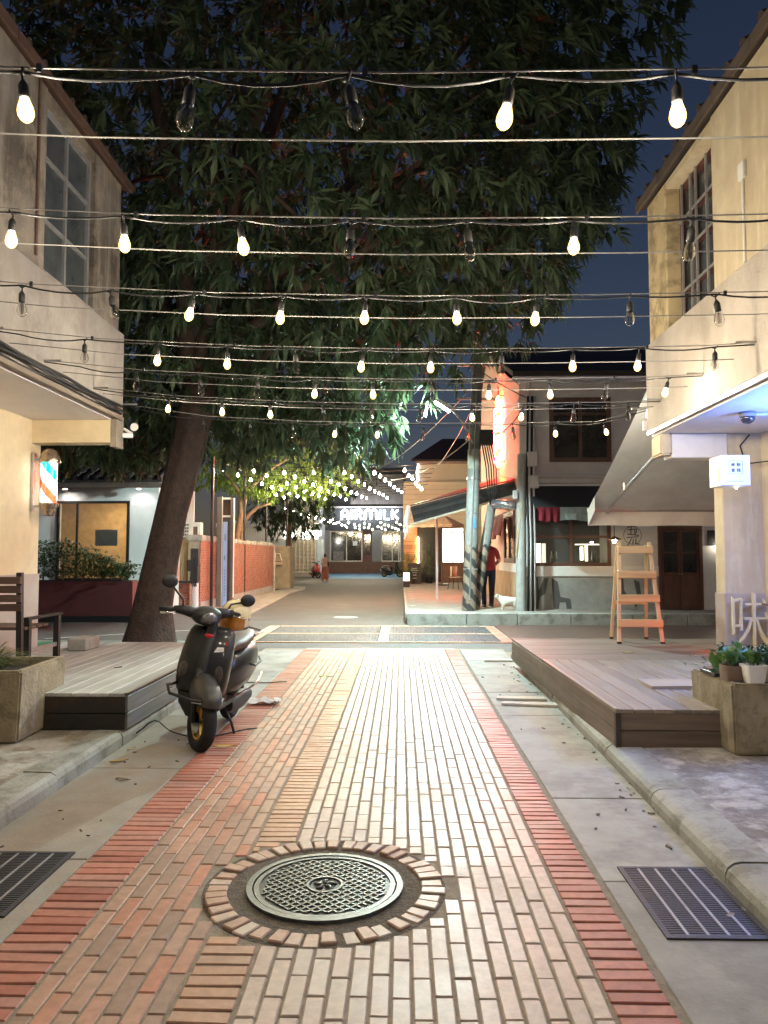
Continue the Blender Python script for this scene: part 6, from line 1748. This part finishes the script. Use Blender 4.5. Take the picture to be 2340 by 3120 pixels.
    MB().loft([yell(y_,0,cz_,rx,rz,20,2.6) for y_,cz_,rx,rz in ((-.06,.765,.09,.03),(.02,.785,.14,.05),(.25,.80,.165,.06),(.5,.83,.16,.06),(.68,.85,.12,.05),(.76,.86,.05,.02))]).build('seat', M_seatb, t, True, world_space=False, auto=60)
    MB().tube([(-.14,.62,.84),(-.15,.86,.86),(0,.92,.87),(.15,.86,.86),(.14,.62,.84)], .012, 8).build('grab_rail', M_chr, t, True, world_space=False)
    MB().cbox((0,-.10,.62),(.22,.03,.30)).build('inner_leg_panel', M_pmatt, t, world_space=False) if False else MB().loft([ell(0,-.27,z_,.185,.03,20,3) for z_ in (.36,.6,.85,.93)]).build('inner_leg_panel', M_seatb, t, True, world_space=False, auto=50)
    MB().loft([yell(y_,.115,cz_,.06,rz,16,3) for y_,cz_,rz in ((.05,.25,.05),(.2,.24,.085),(.5,.24,.085),(.72,.25,.05))]).build('engine_case', M_pmatt, t, True, world_space=False, auto=50)
    MB().tube([(-.17,.25,.24),(-.2,.5,.27),(-.2,.85,.33)], [.04,.065,.06], 14).build('exhaust', M_pmatt, t, True, world_space=False)
    MB().tube([(.10,.02,.25),(.20,.0,.12),(.27,-.03,-.012)], .012, 8).tube([(.27,-.03,-.01),(.33,-.06,-.008)], .01, 6).build('side_stand', M_pmatt, t, True, world_space=False)
    MB().tube([(-.05,.1,.2),(-.12,.16,.06),(-.14,.14,.03)], .012, 8).build('centre_stand', M_chr, t, True, world_space=False)
    MB().tube([(-.20,-.46,.50),(-.235,-.60,.50),(-.15,-.76,.47),(.05,-.80,.45),(.17,-.74,.44),(.235,-.60,.42),(.21,-.45,.42)], .013, 10).build('front_guard', M_pmatt, t, True, world_space=False)
    MB().tube([(.05,-.795,.435),(.17,-.735,.425),(.24,-.60,.41)], .008, 8).build('guard_trim', M_chr, t, True, world_space=False)
    MB().tube([(.19,.08,.36),(.255,.14,.40),(.27,.45,.42),(.22,.78,.46)], .012, 10).build('side_guard', M_chr, t, True, world_space=False)
    MB().tube([(.21,.3,.62),(.25,.36,.60),(.25,.55,.62),(.2,.66,.64)], .011, 8).build('side_guard', M_pmatt, t, True, world_space=False)
    MB().cbox((0,.94,.55),(.2,.01,.12)).build('number_plate', M_white, t, world_space=False)
    e_ = MB().lathe(sphere_prof(1,8),n=14); e_.v = [(x*.08, .88+y*.03, .70+z*.03) for x,y,z in e_.v]
    e_.build('tail_light', MATS['emblem_red'], t, True, world_space=False)
sc = thing('scooter', 'glossy black scooter with gold front rim parked on its stand', 'scooter', (-1.63, 6.48, .012), (0, R(8.5), R(-4)))
build_scooter(sc, M_paint)
sc.scale = (.93,.93,.93)

def copy_tree(o, loc, rz, label, group=None):
    r = o.copy(); COL.objects.link(r); r.location = loc; r.rotation_euler = (0, R(6), rz); r['label'] = label
    if group: r['group'] = group
    for ch in o.children:
        c = ch.copy(); COL.objects.link(c); c.parent = r
        for g_ in ch.children:
            d_ = g_.copy(); COL.objects.link(d_); d_.parent = c
    return r
copy_tree(sc, (-.65, 54.2, 0), R(70), 'dark scooter parked far down the lane on the right')
rc_ = copy_tree(sc, (-5.9, 52.0, 0), R(20), 'red scooter half hidden behind the walking woman')
M_redp = mat('red_scooter_paint', (.30,.02,.025), .3, bump=0, coat=.4)
for c in rc_.children:
    if c.name.split('.')[0] in ('leg_shield','rear_body','front_fender'):
        c.data = c.data.copy(); c.data.materials.clear(); c.data.materials.append(M_redp)

hm = thing('helmet', 'cream open face helmet with amber visor resting on the scooter seat', 'helmet', (-1.415, 6.50, .905), (R(6), R(7), R(-12)))
M_helm = mat('cream_helmet', (.72,.62,.36), .18, var=.05, bump=0, coat=.6)
pr_ = [(.108,-.0),(.120,.03),(.125,.08),(.121,.13),(.106,.175),(.08,.205),(.045,.222),(.001,.228)]
MB().lathe(pr_, n=28, sx=1.0, sy=1.1).build('shell', M_helm, hm, True, world_space=False, auto=60)
vs_ = []; fs = []
for j in range(5):
    for k in range(13):
        a = R(-150+120*k/12); rr = .131+.006*math.sin(math.pi*j/4)
        vs_.append((rr*math.cos(a), rr*1.14*math.sin(a), .0+.105*j/4))
for j in range(4):
    for k in range(12): fs.append((j*13+k, j*13+k+1, (j+1)*13+k+1, (j+1)*13+k))
MB().add(vs_, fs).build('visor', mat('amber_visor', (.42,.17,.02), .06, var=.2, scale=10, bump=0, spec=.9), hm, True, world_space=False, recalc=False)
MB().lathe([(.109,-.012),(.113,-.012),(.113,.006),(.109,.006)], n=28, sy=1.12).build('edge_trim', M_black, hm, world_space=False)
for s_ in (-1,1): MB().lathe([(.014,-.006),(.014,.006)], (s_*.128,-.01,.075), 10, 'x').build('visor_snap', M_chr, hm, world_space=False)

# ------------------------------------------------------------------ people and dog
def skinned(name, verts, edges, radii, root, mats, pick, parent, sub=2):
    me = bpy.data.meshes.new(name); me.from_pydata(verts, edges, [])
    o = bpy.data.objects.new(name, me); COL.objects.link(o)
    md = o.modifiers.new('skin', 'SKIN'); md.use_smooth_shade = True
    if not me.skin_vertices: bpy.context.view_layer.update()
    for i, r_ in enumerate(radii):
        sv = me.skin_vertices[0].data[i]
        sv.radius = r_ if isinstance(r_, tuple) else (r_, r_); sv.use_root = (i == root)
    sb_ = o.modifiers.new('sub', 'SUBSURF'); sb_.levels = sub; sb_.render_levels = sub
    dg = bpy.context.evaluated_depsgraph_get(); dg.update()
    m2 = bpy.data.meshes.new_from_object(o.evaluated_get(dg))
    bpy.data.objects.remove(o, do_unlink=True)
    m2.materials.clear()
    for q in mats: m2.materials.append(q)
    for p_ in m2.polygons:
        p_.material_index = pick(p_.center); p_.use_smooth = True
    o = bpy.data.objects.new(name, m2); COL.objects.link(o); o.parent = parent
    return o
M_skin = mat('skin', (.42,.25,.17), .55, var=.06, bump=.03)
M_redt = mat('red_tshirt', (.30,.025,.03), .85, var=.12, scale=10, bump=.25, bscale=25)
M_jean = mat('navy_trousers', (.012,.016,.035), .85, var=.2, scale=12, bump=.2, bscale=30)
M_hair = mat('black_hair', (.012,.010,.009), .5, var=.2, scale=60, bump=.3, bscale=120)
M_shoe = mat('dark_shoes', (.02,.02,.022), .5)

mn = thing('person', 'person in red shirt and navy trousers walking away behind the poles', 'person', (2.12, 18.55, .25), (0,0,R(8)))
V = [(0,0,.94),(0,.0,1.12),(0,-.015,1.30),(0,-.01,1.43),(0,.015,1.50),(0,.035,1.58),(0,.035,1.655),
     (-.19,-.01,1.385),(-.255,-.05,1.13),(-.20,.14,1.02),(-.15,.21,1.05), (.19,-.01,1.385),(.265,-.04,1.13),(.20,.15,1.03),(.15,.22,1.06),
     (-.095,0,.88),(-.115,.05,.50),(-.125,-.10,.10),(-.13,.02,.045), (.095,0,.88),(.10,.05,.49),(.095,.08,.09),(.10,.20,.045)]
Ed = [(0,1),(1,2),(2,3),(3,4),(4,5),(5,6),(3,7),(7,8),(8,9),(9,10),(3,11),(11,12),(12,13),(13,14),(0,15),(15,16),(16,17),(17,18),(0,19),(19,20),(20,21),(21,22)]
Rd = [(.165,.12),(.175,.125),(.185,.125),(.10,.08),(.058,.058),(.085,.095),(.075,.085),.075,.055,.04,.042,.075,.055,.04,.042,(.115,.115),.082,.058,.048,(.115,.115),.082,.058,.048]
def pick_m(c):
    if c.z > 1.475: return 0
    if c.z > .93:
        if abs(c.x) > .17 and c.z < 1.17 and (abs(c.x) > .215 or c.y > .07): return 0
        if c.y > .13: return 0
        return 1
    if c.z > .10: return 2
    return 3
skinned('body', V, Ed, Rd, 0, [M_skin, M_redt, M_jean, M_shoe], pick_m, mn)
h_ = MB().lathe(sphere_prof(1,12), n=20); h_.v = [(x*.088, .022+y*.102, 1.618+z*.098) for x,y,z in h_.v if True]
h_.build('hair', M_hair, mn, True, world_space=False)
for s_ in (-1,1):
    e_ = MB().lathe(sphere_prof(1,6), n=10); e_.v = [(s_*.092+x*.012, .05+y*.022, 1.58+z*.032) for x,y,z in e_.v]; e_.build('ear', M_skin, mn, True, world_space=False)
MB().loft([ell(0,.0,.90,.165,.125,20), ell(0,.0,.96,.178,.135,20), ell(0,0,1.0,.172,.128,20)], cap=False).build('shirt_hem', M_redt, mn, True, world_space=False)
for (x_,y_) in ((-.13,-.05),(.10,.135)):
    MB().loft([ell(x_,y_,.0,.05,.135,16,2.6), ell(x_,y_,.035,.052,.138,16,2.6), ell(x_,y_-.03,.08,.045,.09,16,2.4)]).build('shoe', M_shoe, mn, True, world_space=False)
    MB().loft([ell(x_,y_,-.004,.054,.14,16,2.6), ell(x_,y_,.022,.054,.14,16,2.6)]).build('shoe_sole', M_white, mn, True, world_space=False)

wm = thing('person', 'person in pale pink top and rose wide trousers walking down the lane', 'person', (-4.42, 44.3, 0), (0,0,R(-6)))
V = [(0,0,.90),(0,0,1.06),(0,-.01,1.22),(0,-.01,1.34),(0,.01,1.41),(0,.03,1.49),(0,.03,1.555),
     (-.15,0,1.30),(-.20,-.02,1.06),(-.17,.12,.92),(-.15,.18,.90), (.15,0,1.30),(.205,-.02,1.06),(.18,.12,.95),(.15,.18,.98),
     (-.08,0,.84),(-.10,.02,.46),(-.11,-.10,.18),(-.11,-.12,.08),(-.11,-.02,.035), (.08,0,.84),(.09,.05,.46),(.09,.06,.18),(.09,.06,.08),(.09,.17,.035)]
Ed = [(0,1),(1,2),(2,3),(3,4),(4,5),(5,6),(3,7),(7,8),(8,9),(9,10),(3,11),(11,12),(12,13),(13,14),(0,15),(15,16),(16,17),(17,18),(18,19),(0,20),(20,21),(21,22),(22,23),(23,24)]
Rd = [(.15,.11),(.13,.095),(.145,.10),(.08,.065),(.045,.045),(.075,.085),(.065,.075),.06,.045,.032,.035,.06,.045,.032,.035,(.12,.12),(.125,.13),(.13,.14),.038,.04,(.12,.12),(.125,.13),(.13,.14),.038,.04]
M_pink = mat('pale_pink_top', (.60,.40,.32), .85, bump=.1); M_rose = mat('rose_trousers', (.36,.14,.11), .85, bump=.15, bscale=25)
def pick_w(c):
    if c.z > 1.385: return 0
    if c.z > .90:
        if abs(c.x) > .14 and c.z < 1.1: return 0
        return 1
    if c.z > .16: return 0 if (abs(c.x) < .2 and c.y > .13 and c.z > .8) else 2
    return 0
skinned('body', V, Ed, Rd, 0, [M_skin, M_pink, M_rose], pick_w, wm)
h_ = MB().lathe(sphere_prof(1,10), n=16); h_.v = [(x*.082, .015+y*.095, 1.525+z*.09) for x,y,z in h_.v]; h_.lathe(sphere_prof(.05,8),(0,-.07,1.60),12)
h_.build('hair', M_hair, wm, True, world_space=False)
hb = thing('shoulder_bag', 'black bag on the shoulder of the person in pink', 'bag', (-4.20, 44.2, .92))
e_ = MB().loft([xell(x_,0,.12,.14,.13,16,3.5) for x_ in (-.05,.05)]); e_.build('pouch', M_black, hb, True, world_space=False, auto=40)
MB().tube([(0,-.1,.2),(-.06,-.04,.42),(-.06,.06,.42),(0,.1,.2)], .012, 6).build('strap', M_black, hb, world_space=False)

dg_ = thing('dog', 'small white fluffy dog standing at the foot of the conduit pole', 'dog', (2.42, 17.62, .25), (0,0,R(8)))
V = [(.20,0,.22),(.05,0,.225),(-.10,0,.235),(-.17,0,.29),(-.22,0,.335),(-.285,0,.31),(.28,0,.27),(.34,0,.33),
     (-.10,-.055,.13),(-.105,-.055,.06),(-.12,-.055,.018),(-.10,.055,.13),(-.095,.055,.06),(-.11,.055,.018),
     (.17,-.06,.14),(.215,-.06,.075),(.19,-.06,.018),(.18,.06,.14),(.225,.06,.075),(.20,.06,.018)]
Ed = [(0,1),(1,2),(2,3),(3,4),(4,5),(0,6),(6,7),(2,8),(8,9),(9,10),(2,11),(11,12),(12,13),(0,14),(14,15),(15,16),(0,17),(17,18),(18,19)]
Rd = [.085,.09,.095,.06,.068,.032,.028,.02,.036,.024,.026,.036,.024,.026,.042,.024,.026,.042,.024,.026]
M_fur = mat('white_fur', (.60,.55,.47), .9, var=.15, scale=30, bump=.9, bscale=70)
skinned('body', V, Ed, Rd, 1, [M_fur], lambda c: 0, dg_)
for s_ in (-1,1):
    e_ = MB().lathe(sphere_prof(1,8), n=10); e_.v = [(-.205+x*.02, s_*.062+y*.012, .345+z*.042) for x,y,z in e_.v]; e_.build('ear', mat('tan_fur', (.42,.34,.25), .9, bump=.4), dg_, True, world_space=False)
    MB().lathe(sphere_prof(.008,6),(-.272,s_*.03,.345),8).build('eye', M_black, dg_, True, world_space=False)
MB().lathe(sphere_prof(.014,6),(-.318,0,.312),8).build('nose', M_black, dg_, True, world_space=False)

# ------------------------------------------------------------------ litter and small things on the ground
def fallen(loc, ln, col, lab, rz):
    t = thing('fallen_leaf', lab, 'leaf', loc, (0,0,rz), 'fallen leaves')
    vs_ = []; fs = []
    for i in range(7):
        u = i/6; w_ = ln*.17*math.sin(math.pi*min(max(u,.03),.97)); z_ = .012+.02*ln*4*abs(u-.5)**2
        vs_ += [(ln*(u-.5), -w_, z_+.006), (ln*(u-.5), 0, z_), (ln*(u-.5), w_, z_+.008)]
    for i in range(6):
        for k in range(2): fs.append((i*3+k, i*3+3+k, i*3+4+k, i*3+1+k))
    MB().add(vs_, fs).build('blade', mat('leaf_%d_%d' % (int(col[0]*100), int(col[1]*100)), col, .6, bump=.1), t, True, world_space=False, recalc=False)
    MB().tube([(ln*.45,0,.014),(ln*.62,.01,.018)], .002, 5).build('stalk', M_brwood, t, world_space=False)
fallen((-1.38,5.98,.006), .17, (.55,.36,.03), 'yellow fallen leaf on the left brick border', R(8))
fallen((-.93,9.4,.006), .16, (.30,.34,.05), 'green fallen leaf on the far brown bricks', R(-5))
fallen((-2.05,5.55,.004), .12, (.40,.28,.08), 'dry fallen leaf against the left kerb', R(30))
fallen((-2.08,5.9,.004), .10, (.38,.26,.10), 'small dry leaf below the kerb near the front wheel', R(70))
fallen((-1.85,5.1,.004), .09, (.2,.15,.1), 'brown fallen leaf in the left gutter', R(-20))
fallen((2.62,8.9,.372), .14, (.40,.36,.08), 'yellowish fallen leaf on the right deck', R(15))
fallen((-2.75,7.4,.403), .08, (.12,.10,.06), 'dark fallen leaf on the grey deck', R(50))
pbg = thing('paper_scrap', 'crumpled white paper scrap lying behind the scooter', 'paper', (-1.38, 7.75, .01))
vs_ = []; fs = []
for j in range(7):
    for i in range(9): vs_.append((-.16+i*.04+random.uniform(-.01,.01), -.12+j*.04+random.uniform(-.01,.01), .012+random.uniform(0,.045)))
for j in range(6):
    for i in range(8): fs.append((j*9+i,j*9+i+1,(j+1)*9+i+1,(j+1)*9+i))
MB().add(vs_, fs).build('sheet', mat('white_paper', (.72,.70,.68), .8, bump=0), pbg, world_space=False, recalc=False)
for k,(x_,y_,a_,l_,lab) in enumerate(((1.25,8.02,-4,.52,'pale flat board lying across the right gutter, far one'),(1.30,7.72,-10,.58,'pale broken board lying across the right gutter, near one'),(1.42,10.9,4,.5,'cream plank at the far end of the right deck'))):
    t = thing('loose_board', lab, 'board', (x_,y_,.012), (0,0,R(a_)))
    MB().add([(-l_/2,-.06,0),(l_/2,-.05,0),(l_/2-.03,.06,0),(-l_/2+.02,.055,0),(-l_/2,-.06,.02),(l_/2,-.05,.018),(l_/2-.03,.06,.024),(-l_/2+.02,.055,.02)], [(3,2,1,0),(4,5,6,7),(0,1,5,4),(1,2,6,5),(2,3,7,6),(3,0,4,7)]).build('board', mat('bleached_board', (.55,.52,.46), .7, var=.15, scale=12, bump=.2), t, world_space=False)
deb = MB()
for i in range(60):
    x_ = random.uniform(1.36,1.52) if random.random() < .7 else random.uniform(1.0,1.5); y_ = random.uniform(3.0,10.5)
    deb.cbox((x_,y_,.014+random.uniform(0,.004)),(random.uniform(.008,.035),random.uniform(.006,.02),random.uniform(.004,.012)),(random.uniform(-.3,.3),random.uniform(-.3,.3),random.uniform(0,3)))
d1 = deb.build('gutter_litter', mat('grey_grit', (.30,.28,.25), .9, var=.5, scale=30, bump=.2), recalc=False)
tag(d1, 'small grit and crumbs scattered along the right gutter', 'litter', kind='stuff')
deb = MB()
for i in range(16):
    deb.cbox((random.uniform(-2.15,-1.6),random.uniform(3.6,6.4),.013),(random.uniform(.006,.03),random.uniform(.005,.015),.005),(0,random.uniform(-.3,.3),random.uniform(0,3)))
d2 = deb.build('gutter_litter', mat('brown_grit', (.10,.075,.05), .9, bump=.1), recalc=False)
tag(d2, 'dark leaf crumbs scattered in the left gutter', 'litter', kind='stuff')
gc = thing('ground_cable', 'thin black cable trailing from under the left deck past the scooter', 'cable', (-2.0, 6.3, .01))
MB().tube([(-2.19+.95*k/24, 6.32+.12*math.sin(k*.33)+.16*(k/24)**2, .022+.10*math.exp(-((k-3)/2.2)**2)) for k in range(25)], .006, 6).build('cable', M_rubber, gc, smooth=True)
gc2 = thing('ground_cable', 'thin black cable crossing the gutter behind the scooter', 'cable', (-1.5, 9.0, .01))
MB().tube([(-2.2,8.9,.016),(-1.9,9.0,.016),(-1.6,8.95,.018),(-1.35,9.05,.02)], .006, 6).build('cable', M_rubber, gc2, smooth=True)
